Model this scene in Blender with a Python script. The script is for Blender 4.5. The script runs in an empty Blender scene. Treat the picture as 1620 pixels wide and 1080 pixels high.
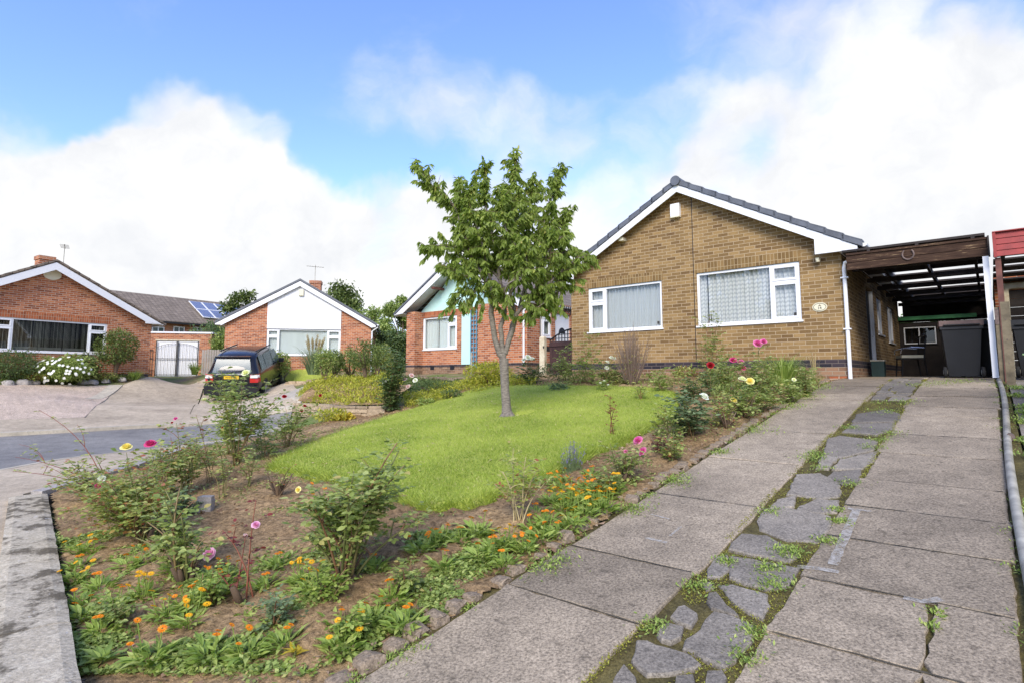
import bpy, math, random
import numpy as np
from mathutils import Vector, Matrix
scene = bpy.context.scene
COL = scene.collection
rng = np.random.default_rng(7)
random.seed(7)
R = math.radians
# ------------------------------------------------------------ camera model (used to read distances off the photograph)
FPX = 900.0; PITCH = math.atan(.1); PY0 = 507.0; EYE = 1.6
cT, sT = math.cos(PITCH), math.sin(PITCH)
DX, DY = .643, .766          # uphill direction of the drive
def ray(px, py):
    v = (PY0 - py)/FPX
    return np.array([(px-810)/FPX, cT - v*sT, sT + v*cT])
def U(px, py, Y):            # point at forward distance Y
    r = ray(px, py); k = Y/r[1]
    return np.array([r[0]*k, Y, EYE + r[2]*k])
def SE(s, e):                # drive coordinates -> world xy
    return (DX*s + DY*e, DY*s - DX*e)
def toSE(x, y): return DX*x + DY*y, DY*x - DX*y
# ------------------------------------------------------------ terrain
def HD(s):                   # height of the drive along its length
    s = np.asarray(s, float)
    return 1.6 - np.logaddexp(0, (1.6 - .132*s)*9)/9*1.0
def drive_plane(px, py, dz=0):
    r = ray(px, py); k = (EYE - dz)/(.132*(DX*r[0] + DY*r[1]) - r[2])
    return np.array([r[0]*k, r[1]*k, EYE + r[2]*k])
def atz(px, py, z):
    r = ray(px, py); k = (z - EYE)/r[2]
    return np.array([r[0]*k, r[1]*k, z])
ctl = []
for s in (-2, 0, 2, 4, 6, 8, 10, 11.5):
    for e in (-2.3, .2, 3): ctl.append((*SE(s, e), float(HD(s))))
for s, e in ((12.6, -2.1), (12.6, -8.5), (12.6, -5), (15, 0), (16, -4), (20, -2), (20, 4), (24, -8), (28, 0), (13, 4)): ctl.append((*SE(s, e), 1.6))
for px, py, dz in ((690, 815, .05), (803, 665, 0), (1040, 660, .02), (780, 616, 0), (1000, 616, 0), (600, 760, .04), (450, 900, .03), (300, 1000, .03), (700, 950, 0), (560, 800, .03), (415, 745, 0)):
    p = drive_plane(px, py, dz); ctl.append(tuple(p))
for px, py, z in ((75, 785, .22), (150, 900, .2), (230, 1060, .17), (302, 716, .33), (430, 697, .45)):
    ctl.append(tuple(atz(px, py, z)))
for px, py, Y in ((400, 690, 12.3), (450, 665, 14.2), (541, 657, 13), (600, 657, 12.8), (480, 628, 15), (560, 614, 16), (620, 603, 18), (700, 634, 13), (740, 603, 17),
                  (432, 640, 18), (450, 607, 24), (470, 614, 22.3), (500, 611, 21), (0, 690, 13.4), (122, 683, 14.3), (224, 677, 15.2), (330, 671, 16.1),
                  (0, 747, 8.84), (92, 731, 9.6), (177, 721, 10.4), (300, 706, 11.6), (0, 657, 15.5), (60, 635, 17.2), (0, 614, 19.2), (130, 610, 21.2), (200, 640, 19.5), (330, 640, 19.8), (270, 615, 25)):
    ctl.append(tuple(U(px, py, Y)))
for q in ((-16.9, 21.6, 1.6), (-15.2, 24, 1.65), (-18.5, 19.6, 1.55), (-19.3, 30.9, 1.67), (-17, 31.4, 1.67), (-13.3, 26.3, 1.85), (-10, 26.6, 1.8), (-6.9, 27.7, 1.85),
          (-10.3, 21.6, .58), (-10.2, 25.4, .99), (-12.5, 24.5, 1.15), (-9, 3, .02), (-3.2, 1.5, -.08), (-7, 5, .08), (-12, 8, .1), (-20, 9, .25), (-26, 5, .1), (0, -6, -.7), (-8, -6, -.3),
          (-20, 36, 1.8), (0, 36, 1.9), (22, 36, 1.8), (-4, 26, 1.75), (-28, 22, 1.6), (-35, 35, 1.8), (8, -5, -.2), (30, 15, 1.7), (-35, 5, .3)): ctl.append(q)
for s, e in ((14.4, -17.5), (14.2, -14.5), (14.4, -11.5), (20, -14)): ctl.append((*SE(s, e), 1.72))
ctl = np.array(ctl)
def _U(r): return np.where(r > 1e-9, r*r*np.log(np.maximum(r, 1e-9)), 0)
_n = len(ctl)
_K = _U(np.hypot(ctl[:, None, 0]-ctl[None, :, 0], ctl[:, None, 1]-ctl[None, :, 1])) + np.eye(_n)*.15
_P = np.c_[np.ones(_n), ctl[:, :2]]
_A = np.block([[_K, _P], [_P.T, np.zeros((3, 3))]])
_w = np.linalg.solve(_A, np.r_[ctl[:, 2], 0, 0, 0])
def sstep(a, b, x):
    t = np.clip((x-a)/(b-a), 0, 1); return t*t*(3-2*t)
def H(x, y):
    x = np.asarray(x, float); y = np.asarray(y, float); sh = x.shape
    X = x.ravel(); Y = y.ravel(); out = np.empty(len(X))
    for i in range(0, len(X), 20000):
        a, b = X[i:i+20000], Y[i:i+20000]
        out[i:i+20000] = _U(np.hypot(a[:, None]-ctl[None, :, 0], b[:, None]-ctl[None, :, 1])) @ _w[:_n] + _w[_n] + _w[_n+1]*a + _w[_n+2]*b
    s, e = toSE(X, Y)
    k = sstep(-2.75, -2.35, e)*(1-sstep(2.5, 6, e))*sstep(-3, -1.5, s)
    out = out*(1-k) + HD(s)*k
    r = np.hypot(X+2, Y-15); f = sstep(26, 45, r)
    out = out*(1-f) + 1.5*f
    return out.reshape(sh)
def G(px, py):               # point of the terrain seen at a pixel
    r = ray(px, py); t = np.r_[np.arange(.5, 12, .03), np.arange(12, 45, .06)]
    d = EYE + r[2]*t - H(r[0]*t, r[1]*t)
    i = int(np.argmax(d < 0)) if (d < 0).any() else len(t)-1
    k = t[i-1] + (t[i]-t[i-1])*d[i-1]/(d[i-1]-d[i]+1e-9) if i > 0 else t[0]
    return np.array([r[0]*k, r[1]*k, EYE + r[2]*k])
# ------------------------------------------------------------ value noise for displacement
_perm = np.random.default_rng(3).random((256, 256))
def vnoise(x, y):
    x = np.asarray(x, float); y = np.asarray(y, float)
    xi = np.floor(x).astype(int); yi = np.floor(y).astype(int); fx = x-xi; fy = y-yi
    fx = fx*fx*(3-2*fx); fy = fy*fy*(3-2*fy)
    g = lambda a, b: _perm[a & 255, b & 255]
    return (g(xi, yi)*(1-fx)+g(xi+1, yi)*fx)*(1-fy)+(g(xi, yi+1)*(1-fx)+g(xi+1, yi+1)*fx)*fy
def fbm(x, y, o=4):
    v = 0; a = .5
    for i in range(o): v = v + a*(vnoise(x*2**i+7.3*i, y*2**i+3.1*i)-.5); a *= .5
    return v*2
# ------------------------------------------------------------ mesh builder
def nrm(a):
    a = np.asarray(a, float); return a/np.maximum(np.linalg.norm(a, axis=-1, keepdims=True), 1e-9)
class MB:
    def __init__(s): s.V = []; s.F = []; s.n = 0; s.smooth = False
    def add(s, V, F, mat=0, tint=None):        # F: (m,k) array of equal-size faces
        V = np.asarray(V, float).reshape(-1, 3); F = np.asarray(F, int)
        if len(F) == 0: return s
        t = np.full(len(F), .5) if tint is None else np.broadcast_to(np.asarray(tint, float), (len(F),))
        s.V.append(V); s.F.append((F + s.n, mat, t)); s.n += len(V); return s
    def box(s, x0, x1, y0, y1, z0, z1, mat=0, tint=None):
        x0, x1 = sorted((x0, x1)); y0, y1 = sorted((y0, y1)); z0, z1 = sorted((z0, z1))
        V = [(x0, y0, z0), (x1, y0, z0), (x1, y1, z0), (x0, y1, z0), (x0, y0, z1), (x1, y0, z1), (x1, y1, z1), (x0, y1, z1)]
        return s.add(V, [(0, 3, 2, 1), (4, 5, 6, 7), (0, 1, 5, 4), (1, 2, 6, 5), (2, 3, 7, 6), (3, 0, 4, 7)], mat, tint)
    def poly(s, pts, mat=0, tint=None): return s.add(pts, [tuple(range(len(pts)))], mat, tint)
    def prism(s, pts, vec, mat=0, tint=None):  # closed polygon extruded by vec
        pts = np.asarray(pts, float); n = len(pts); v = np.asarray(vec, float)
        nn = np.zeros(3)
        for i in range(n): nn += np.cross(pts[i]-pts[0], pts[(i+1) % n]-pts[0])
        if np.dot(nn, v) > 0: pts = pts[::-1]
        V = np.r_[pts, pts+v]
        s.add(V, [tuple(range(n))], mat, tint); b = s.n-len(V)
        s.V.append(np.zeros((0, 3)))
        s.F.append((np.array([tuple(n+i for i in reversed(range(n)))])+b, mat, np.array([.5 if tint is None else tint])))
        s.F.append((np.array([((i+1) % n, i, n+i, n+(i+1) % n) for i in range(n)])+b, mat, np.full(n, .5 if tint is None else tint)))
        return s
    def beam(s, a, b, w, h, up=(0, 0, 1), mat=0, tint=None):
        a = np.asarray(a, float); b = np.asarray(b, float); d = nrm(b-a); r = nrm(np.cross(d, up)); u = np.cross(r, d)
        V = [p + r*i*w/2 + u*j*h/2 for p in (a, b) for i, j in ((-1, -1), (1, -1), (1, 1), (-1, 1))]
        return s.add(V, [(0, 1, 2, 3), (7, 6, 5, 4), (0, 4, 5, 1), (1, 5, 6, 2), (2, 6, 7, 3), (3, 7, 4, 0)], mat, tint)
    def tube(s, pts, rad, n=6, mat=0, tint=None, cap=True):
        pts = np.asarray(pts, float); m = len(pts); rad = np.broadcast_to(np.asarray(rad, float), (m,))
        t = nrm(np.gradient(pts, axis=0)); ref = np.array([0, 0, 1.]) if abs(t[0][2]) < .9 else np.array([1., 0, 0])
        V = []; u = nrm(np.cross(t[0], ref))
        for i in range(m):
            u = nrm(u - t[i]*np.dot(u, t[i])); w = np.cross(t[i], u)
            a = np.arange(n)*2*math.pi/n
            V.append(pts[i] + rad[i]*(np.cos(a)[:, None]*u + np.sin(a)[:, None]*w))
        V = np.concatenate(V); F = []
        for i in range(m-1):
            for j in range(n): k = (j+1) % n; F.append((i*n+j, i*n+k, (i+1)*n+k, (i+1)*n+j))
        s.add(V, F, mat, tint)
        if cap:
            b = s.n-len(V); tt = np.array([.5 if tint is None else tint])
            s.F.append((np.array([tuple(range(n))[::-1]])+b, mat, tt)); s.F.append((np.array([tuple(range((m-1)*n, m*n))])+b, mat, tt))
        return s
    def lathe(s, prof, n=16, c=(0, 0, 0), axis='z', mat=0, tint=None):
        a = np.arange(n)*2*math.pi/n; V = []
        for r, h in prof:
            p = np.c_[r*np.cos(a), r*np.sin(a), np.full(n, h)]
            if axis == 'y': p = p[:, [0, 2, 1]]*np.array([1, 1, 1])
            if axis == 'x': p = p[:, [2, 0, 1]]
            V.append(p + np.asarray(c))
        V = np.concatenate(V); m = len(prof)
        F = [(i*n+j, i*n+(j+1) % n, (i+1)*n+(j+1) % n, (i+1)*n+j) for i in range(m-1) for j in range(n)]
        return s.add(V, F, mat, tint)
    def grid(s, P, mat=0, tint=None):          # P (n,m,3)
        n, m = P.shape[:2]; idx = np.arange(n*m).reshape(n, m)
        F = np.stack([idx[:-1, :-1], idx[:-1, 1:], idx[1:, 1:], idx[1:, :-1]], -1).reshape(-1, 4)
        return s.add(P.reshape(-1, 3), F, mat, tint)
    def mesh(s, name, mats, smooth=False):
        me = bpy.data.meshes.new(name)
        V = np.concatenate(s.V).astype(np.float32); me.vertices.add(len(V)); me.vertices.foreach_set('co', V.ravel())
        loops = np.concatenate([f.ravel() for f, _, _ in s.F]).astype(np.int32)
        cnt = np.concatenate([np.full(len(f), f.shape[1]) for f, _, _ in s.F]).astype(np.int32)
        st = np.r_[0, np.cumsum(cnt)[:-1]].astype(np.int32)
        me.loops.add(len(loops)); me.loops.foreach_set('vertex_index', loops)
        me.polygons.add(len(cnt)); me.polygons.foreach_set('loop_start', st)
        me.polygons.foreach_set('material_index', np.concatenate([np.full(len(f), m) for f, m, _ in s.F]).astype(np.int32))
        me.polygons.foreach_set('use_smooth', np.full(len(cnt), bool(smooth)))
        me.update(calc_edges=True)
        t = me.attributes.new('tint', 'FLOAT', 'FACE'); t.data.foreach_set('value', np.concatenate([t for _, _, t in s.F]).astype(np.float32))
        # box-projected uv in metres
        a = V[loops[st]]; b = V[loops[st+1]]; c = V[loops[st+2]]; nn = np.cross(b-a, c-a); nn /= np.maximum(np.linalg.norm(nn, axis=1, keepdims=True), 1e-12)
        nl = np.repeat(nn, cnt, axis=0); co = V[loops]; ab = np.abs(nl)
        flat = ab[:, 2] > .97; pitched = (~flat) & (ab[:, 2] > .35); hx = ab[:, 0] >= ab[:, 1]
        u = np.where(hx, co[:, 1], co[:, 0]); v = co[:, 2].copy()
        sl = np.maximum(np.sqrt(np.maximum(1-nl[:, 2]**2, 1e-4)), .05)
        v = np.where(pitched, v/sl, v); u = np.where(flat, co[:, 0], u); v = np.where(flat, co[:, 1], v)
        uv = me.uv_layers.new(name='UVMap'); uv.data.foreach_set('uv', np.c_[u, v].astype(np.float32).ravel())
        for m in mats: me.materials.append(m)
        return me
    def obj(s, name, mats, parent=None, loc=None, rot=None, smooth=False, **tags):
        if not isinstance(mats, (list, tuple)): mats = [mats]
        o = bpy.data.objects.new(name, s.mesh(name, mats, smooth)); COL.objects.link(o)
        if parent is not None: o.parent = parent
        if loc is not None: o.location = [float(v) for v in loc]
        if rot is not None: o.rotation_euler = rot
        for k, v in tags.items(): o[k] = v
        return o
def thing(name, label, cat, loc=(0, 0, 0), rz=0, group=None):
    o = bpy.data.objects.new(name, None); COL.objects.link(o); o.empty_display_size = .1
    o.location = [float(v) for v in loc]; o.rotation_euler = (0, 0, rz); o['label'] = label; o['category'] = cat
    if group: o['group'] = group
    return o
def copy_tree(o, loc, rz, label=None, scale=1.0):
    c = o.copy(); COL.objects.link(c); c.location = [float(v) for v in loc]; c.rotation_euler = (0, 0, rz); c.scale = (scale,)*3
    if label: c['label'] = label
    for ch in list(o.children):
        d = ch.copy(); COL.objects.link(d); d.parent = c
        for g in list(ch.children):
            h = g.copy(); COL.objects.link(h); h.parent = d
    return c
# ------------------------------------------------------------ materials
class N:
    def __init__(s, name):
        s.m = bpy.data.materials.new(name); s.m.use_nodes = True; s.t = s.m.node_tree; s.t.nodes.clear()
        s.out = s.t.nodes.new('ShaderNodeOutputMaterial')
    def n(s, ty, inp=None, **props):
        nd = s.t.nodes.new('ShaderNode'+ty)
        for k, v in props.items(): setattr(nd, k, v)
        for k, v in (inp or {}).items():
            sock = nd.inputs[k]
            if hasattr(v, 'is_linked') or isinstance(v, bpy.types.NodeSocket): s.t.links.new(v, sock)
            elif isinstance(v, (tuple, list)) and len(v) == 3 and sock.type == 'RGBA': sock.default_value = (*v, 1)
            else: sock.default_value = v
        return nd
    def coord(s, kind='Object', scale=1.0):
        c = s.n('TexCoord').outputs[kind]
        if scale != 1.0:
            sc = scale if isinstance(scale, tuple) else (scale,)*3
            c = s.n('Mapping', {'Vector': c, 'Scale': sc}).outputs[0]
        return c
    def noise(s, vec, scale, detail=3, rough=.55, dist=0): return s.n('TexNoise', {'Vector': vec, 'Scale': scale, 'Detail': detail, 'Roughness': rough, 'Distortion': dist}).outputs[0]
    def ramp(s, fac, stops, interp='LINEAR'):
        r = s.n('ValToRGB', {'Fac': fac}); cr = r.color_ramp; cr.interpolation = interp
        while len(cr.elements) < len(stops): cr.elements.new(.5)
        for e, (p, c) in zip(cr.elements, stops): e.position = p; e.color = (*c, 1) if not isinstance(c, float) else (c, c, c, 1)
        return r.outputs[0]
    def mix(s, f, a, b, mode='MIX'):
        nd = s.n('Mix', data_type='RGBA', blend_type=mode)
        for i, v in ((0, f), (6, a), (7, b)):
            if isinstance(v, bpy.types.NodeSocket): s.t.links.new(v, nd.inputs[i])
            elif isinstance(v, (tuple, list)): nd.inputs[i].default_value = (*v, 1)
            else: nd.inputs[i].default_value = v if i == 0 else (v, v, v, 1)
        return nd.outputs[2]
    def math(s, op, a, b=0.0, clamp=False):
        nd = s.n('Math', operation=op, use_clamp=clamp)
        for i, v in enumerate((a, b)):
            if isinstance(v, bpy.types.NodeSocket): s.t.links.new(v, nd.inputs[i])
            else: nd.inputs[i].default_value = v
        return nd.outputs[0]
    def attr(s, name='tint'): return s.n('Attribute', attribute_name=name).outputs['Fac']
    def bump(s, h, strength=.3, dist=.01): return s.n('Bump', {'Height': h, 'Strength': strength, 'Distance': dist}).outputs[0]
    def pbr(s, color, rough=.7, normal=None, metal=0.0, spec=.5, **extra):
        i = {'Base Color': color, 'Roughness': rough, 'Metallic': metal, 'Specular IOR Level': spec}; i.update(extra)
        if normal is not None: i['Normal'] = normal
        p = s.n('BsdfPrincipled', i); s.t.links.new(p.outputs[0], s.out.inputs[0]); return s.m
    def surf(s, sh): s.t.links.new(sh, s.out.inputs[0]); return s.m

def brick_mat(name, stops, mortar, dirt=.35, soldier=False, ms=.0065):
    b = N(name); uv = b.coord('UV')
    if soldier: uv = b.n('Mapping', {'Vector': uv, 'Rotation': (0, 0, math.pi/2)}).outputs[0]
    kw = {'Vector': uv, 'Scale': 1.0, 'Mortar Size': ms, 'Mortar Smooth': .15, 'Bias': 0.0, 'Brick Width': .225, 'Row Height': .075}
    off = 0.0 if soldier else .5
    t = b.n('TexBrick', {**kw, 'Color1': (0, 0, 0), 'Color2': (1, 1, 1), 'Mortar': (.5, .5, .5)}, offset=off)
    f = t.outputs['Fac']; r = t.outputs['Color']
    wob = b.noise(uv, 9, 2); r2 = b.mix(.25, r, wob)
    c = b.ramp(r2, stops)
    g = b.noise(b.coord('UV', (1, 2.5, 1)), 45, 4, .7); c = b.mix(.35, c, b.ramp(g, [(.25, .3), (.75, .72)]), 'OVERLAY')
    c = b.mix(f, c, mortar)
    big = b.noise(uv, .9, 4, .6); c = b.mix(dirt, c, b.ramp(big, [(.3, .38), (.7, .62)]), 'OVERLAY')
    h = b.math('ADD', b.math('MULTIPLY', f, -1.0), b.math('MULTIPLY', g, .35))
    return b.pbr(c, .88, b.bump(h, .55, .008), spec=.2)
def plain(name, col, rough=.5, var=.12, nscale=6, metal=0.0, spec=.5, bump=0):
    b = N(name); v = b.noise(b.coord('Object'), nscale, 4, .6)
    c = b.mix(var, col, b.ramp(v, [(.3, 0.0), (.7, 1.0)]), 'OVERLAY') if var else col
    nm = b.bump(b.noise(b.coord('Object'), nscale*12, 3), bump, .004) if bump else None
    return b.pbr(c, rough, nm, metal, spec)
def leaf_mat(name, cols, trans=.3, rough=.45, nz=0.0):
    b = N(name); t = b.attr(); c = b.ramp(t, cols)
    back = b.mix(1.0, c, (1.15, 1.25, .8), 'MULTIPLY')
    p = b.n('BsdfPrincipled', {'Base Color': c, 'Roughness': rough, 'Specular IOR Level': .4})
    q = b.n('BsdfTranslucent', {'Color': back})
    m = b.n('MixShader', {0: trans, 1: p.outputs[0], 2: q.outputs[0]}); return b.surf(m.outputs[0])

M = {}
M['brick_tan'] = brick_mat('tan_brick', [(0, (.12, .07, .033)), (.2, (.18, .11, .046)), (.5, (.25, .16, .066)), (.75, (.33, .215, .092)), (1, (.20, .13, .058))], (.44, .335, .21), ms=.0065)
M['brick_tan_soldier'] = brick_mat('tan_brick_on_end', [(0, (.13, .075, .03)), (.5, (.22, .14, .055)), (1, (.30, .19, .08))], (.40, .30, .17), soldier=True)
M['brick_red'] = brick_mat('red_brick', [(0, (.17, .05, .025)), (.3, (.32, .10, .042)), (.6, (.46, .16, .068)), (1, (.56, .24, .11))], (.48, .37, .28), .25, ms=.0085)
M['brick_red_soldier'] = brick_mat('red_brick_on_end', [(0, (.22, .06, .025)), (.5, (.38, .11, .045)), (1, (.46, .15, .06))], (.40, .28, .19), .2, soldier=True)
M['brick_blue'] = brick_mat('blue_brick', [(0, (.022, .02, .026)), (.5, (.04, .036, .045)), (1, (.07, .05, .055))], (.16, .13, .11))
M['brick_low'] = brick_mat('weathered_plinth_brick', [(0, (.12, .07, .045)), (.5, (.26, .15, .09)), (1, (.36, .22, .13))], (.34, .28, .2), .5)
M['upvc'] = plain('white_upvc', (.82, .83, .84), .3, .03)
M['white_wood'] = plain('white_painted_board', (.78, .79, .80), .45, .08, 3)
M['clad'] = plain('white_cladding', (.80, .81, .83), .4, .03)
M['teal'] = plain('pale_teal_paint', (.55, .80, .74), .55, .06, 2)
M['black_metal'] = plain('black_iron', (.012, .012, .014), .4, .1)
M['dark_plastic'] = plain('dark_plastic', (.008, .0085, .010), .55, .2, 5)
M['lead'] = plain('grey_cap', (.11, .12, .14), .55, .25, 5, bump=.2)
def tile_mat(name, c1, c2, w, h, gap=.01):
    b = N(name); uv = b.coord('UV')
    t = b.n('TexBrick', {'Vector': uv, 'Scale': 1.0, 'Color1': c1, 'Color2': c2, 'Mortar': tuple(x*.3 for x in c1), 'Mortar Size': gap, 'Mortar Smooth': .2, 'Brick Width': w, 'Row Height': h}, offset=.0)
    c = b.mix(.5, t.outputs[0], b.ramp(b.noise(uv, 3, 5, .7), [(.3, .3), (.7, .7)]), 'OVERLAY')
    sp = b.n('SeparateXYZ', {0: uv}); saw = b.math('FRACT', b.math('DIVIDE', sp.outputs[1], h))
    return b.pbr(c, .8, b.bump(b.math('SUBTRACT', b.math('MULTIPLY', saw, -1.0), t.outputs['Fac']), .8, .03), spec=.3)
M['tile_grey'] = tile_mat('grey_roof_tiles', (.075, .085, .10), (.10, .11, .13), .33, .32)
M['tile_brown'] = tile_mat('brown_roof_tiles', (.17, .135, .105), (.23, .185, .14), .33, .33)
M['tile_brown2'] = tile_mat('weathered_roof_tiles', (.20, .16, .12), (.26, .21, .16), .33, .33)
# glass: clear pane with mirror-like sky reflection
b = N('window_glass'); fr = b.n('LayerWeight', {'Blend': .35}).outputs['Fresnel']
gl = b.n('BsdfGlossy', {'Color': (.9, .93, .95), 'Roughness': .02}); tr = b.n('BsdfTransparent', {'Color': (.95, .97, .96)})
M['glass'] = b.surf(b.n('MixShader', {0: b.math('ADD', b.math('MULTIPLY', fr, .6), .03, True), 1: tr.outputs[0], 2: gl.outputs[0]}).outputs[0])
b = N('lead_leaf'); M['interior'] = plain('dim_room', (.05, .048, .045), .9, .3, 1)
def curtain_mat(name, col, tr=.12):
    b = N(name); p = b.n('BsdfPrincipled', {'Base Color': b.mix(.3, col, b.ramp(b.noise(b.coord('UV', (30, 18, 1)), 1.0, 2), [(.35, .35), (.65, .65)]), 'OVERLAY'), 'Roughness': .9})
    q = b.n('BsdfTranslucent', {'Color': col}); return b.surf(b.n('MixShader', {0: tr, 1: p.outputs[0], 2: q.outputs[0]}).outputs[0])
M['net'] = curtain_mat('net_curtain', (.70, .72, .71), .12)
M['blind'] = curtain_mat('vertical_blind', (.90, .95, .91), .12)
M['blind_cream'] = curtain_mat('cream_blind', (.70, .70, .62))
# lace curtain with woven zigzag
b = N('lace_curtain'); uv = b.coord('UV'); sp = b.n('SeparateXYZ', {0: uv})
zz = b.math('PINGPONG', sp.outputs[0], .045); w = b.math('FRACT', b.math('MULTIPLY', b.math('ADD', sp.outputs[1], b.math('MULTIPLY', zz, .9)), 11.0))
cc = b.mix(b.math('GREATER_THAN', w, .55), (.92, .92, .90), (.70, .72, .71))
p = b.n('BsdfPrincipled', {'Base Color': cc, 'Roughness': .9}); q = b.n('BsdfTranslucent', {'Color': cc})
M['lace'] = b.surf(b.n('MixShader', {0: .12, 1: p.outputs[0], 2: q.outputs[0]}).outputs[0])
# concrete
def concrete(name, base, dark, speck=.55, nsc=1.0, tintamt=.5, moss=0):
    b = N(name); co = b.coord('Object'); big = b.noise(co, .55*nsc, 5, .62); mid = b.noise(co, 5*nsc, 5, .65); fine = b.noise(co, 70, 3, .8)
    vor = b.n('TexVoronoi', {'Vector': co, 'Scale': 95.0}).outputs['Distance']
    c = b.mix(b.ramp(big, [(.33, 0.0), (.66, 1.0)]), dark, base)
    c = b.mix(.5, c, b.ramp(mid, [(.3, .3), (.7, .68)]), 'OVERLAY')
    c = b.mix(speck, c, b.ramp(fine, [(.35, .12), (.5, .48), (.68, .9)]), 'OVERLAY')
    c = b.mix(b.math('MULTIPLY', b.ramp(vor, [(.0, 1.0), (.22, 0.0)]), .28), c, (.55, .5, .44))
    spots = b.noise(co, 17, 3, .5); c = b.mix(b.math('MULTIPLY', b.ramp(spots, [(.62, 0.0), (.72, 1.0)]), .5), c, tuple(x*.35 for x in dark))
    c = b.mix(tintamt, c, b.ramp(b.attr(), [(0, .36), (1, .64)]), 'OVERLAY')
    h = b.math('ADD', b.math('MULTIPLY', fine, .8), b.math('MULTIPLY', mid, .8))
    return b.pbr(c, .9, b.bump(h, .5, .008), spec=.2)
M['concrete'] = concrete('drive_concrete', (.375, .305, .215), (.215, .175, .125), .7, 1.0, .9)
M['slate'] = concrete('crazy_paving_stone', (.27, .235, .185), (.15, .135, .115), .6, 1.0, 1.0)
M['coping'] = concrete('lichened_coping', (.50, .46, .38), (.40, .36, .30), .45, 1.2)
M['pave'] = concrete('pavement', (.54, .445, .32), (.36, .295, .21), .35, 1.4)
M['pale_concrete'] = concrete('pale_kerb', (.52, .46, .35), (.43, .38, .30), .2)
M['asphalt'] = concrete('asphalt', (.27, .255, .23), (.19, .18, .165), .5, .7)
M['gravel'] = concrete('gravel', (.60, .48, .37), (.45, .355, .27), .9, 2)
M['fill'] = concrete('joint_filler', (.14, .115, .04), (.06, .05, .02), .6, 6)
M['joint'] = plain('dark_joint', (.085, .07, .045), .95, .5, 12)
M['stone'] = concrete('edging_stone', (.33, .26, .185), (.20, .155, .11), .6, 3)
M['boulder'] = concrete('boulder', (.42, .38, .34), (.30, .28, .26), .4, 3)
b = N('coping_lichen_black'); M['drystone'] = concrete('walling_stone', (.46, .36, .24), (.30, .23, .15), .5, 3, 1.0)
# coping with black lichen patches
b = N('coping_with_lichen'); co = b.coord('Object'); big = b.noise(co, 2.2, 6, .7); fine = b.noise(co, 55, 4, .75); mid = b.noise(b.coord('Object', (1, 1, 1)), 9, 5, .75)
c = b.mix(b.ramp(mid, [(.3, 0.0), (.7, 1.0)]), (.38, .325, .235), (.60, .53, .40))
blk = b.math('ADD', b.math('MULTIPLY', big, .62), b.math('MULTIPLY', mid, .38)); c = b.mix(b.ramp(blk, [(.485, 0.0), (.55, .88)]), c, (.09, .072, .045))
wh = b.noise(co, 13, 4, .7); c = b.mix(b.ramp(wh, [(.66, 0.0), (.7, .8)]), c, (.62, .6, .56))
c = b.mix(.5, c, b.ramp(fine, [(.35, .2), (.65, .8)]), 'OVERLAY')
M['coping'] = b.pbr(c, .92, b.bump(b.math('ADD', fine, mid), .6, .01), spec=.2)
# soil
b = N('garden_soil'); co = b.coord('Object'); a1 = b.noise(co, 1.1, 4); a2 = b.noise(co, 24, 5, .75); a3 = b.noise(co, 120, 3, .8)
c = b.mix(b.ramp(a1, [(.3, 0.0), (.7, 1.0)]), (.23, .145, .072), (.42, .29, .155))
c = b.mix(.9, c, b.ramp(a2, [(.32, .12), (.68, .88)]), 'OVERLAY'); c = b.mix(.4, c, b.ramp(a3, [(.3, .15), (.7, .85)]), 'OVERLAY')
M['soil'] = b.pbr(c, .95, b.bump(b.math('ADD', a2, b.math('MULTIPLY', a3, .4)), .9, .03), spec=.1)
b = N('soil_clods'); c = b.ramp(b.attr(), [(0, (.13, .08, .05)), (.6, (.30, .20, .13)), (1, (.45, .35, .25))]); M['clod'] = b.pbr(c, .95, spec=.1)
# lawn
b = N('lawn_turf'); co = b.coord('Object'); a1 = b.noise(co, 1.0, 4, .6); a2 = b.noise(co, 60, 3, .8); a3 = b.noise(co, 6, 4, .6)
c = b.mix(b.ramp(a1, [(.3, 0.0), (.7, 1.0)]), (.28, .34, .05), (.42, .47, .085)); c = b.mix(b.ramp(a3, [(.55, 0.0), (.72, .6)]), c, (.36, .33, .12))
c = b.mix(.6, c, b.ramp(a2, [(.3, .15), (.7, .85)]), 'OVERLAY'); M['turf'] = b.pbr(c, .9, b.bump(a2, .8, .02), spec=.15)
M['blade'] = leaf_mat('grass_blade', [(0, (.20, .28, .035)), (.5, (.39, .48, .07)), (.9, (.54, .58, .14)), (1, (.60, .53, .25))], .35, .5)
b = N('rough_ground'); co = b.coord('Object'); a1 = b.noise(co, .7, 5, .65); a2 = b.noise(co, 20, 4, .75)
c = b.mix(b.ramp(a1, [(.4, 0.0), (.6, 1.0)]), (.14, .19, .05), (.26, .2, .12)); c = b.mix(.6, c, b.ramp(a2, [(.3, .2), (.7, .8)]), 'OVERLAY')
M['ground'] = b.pbr(c, .95, b.bump(a2, .6, .03), spec=.1)
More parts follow.
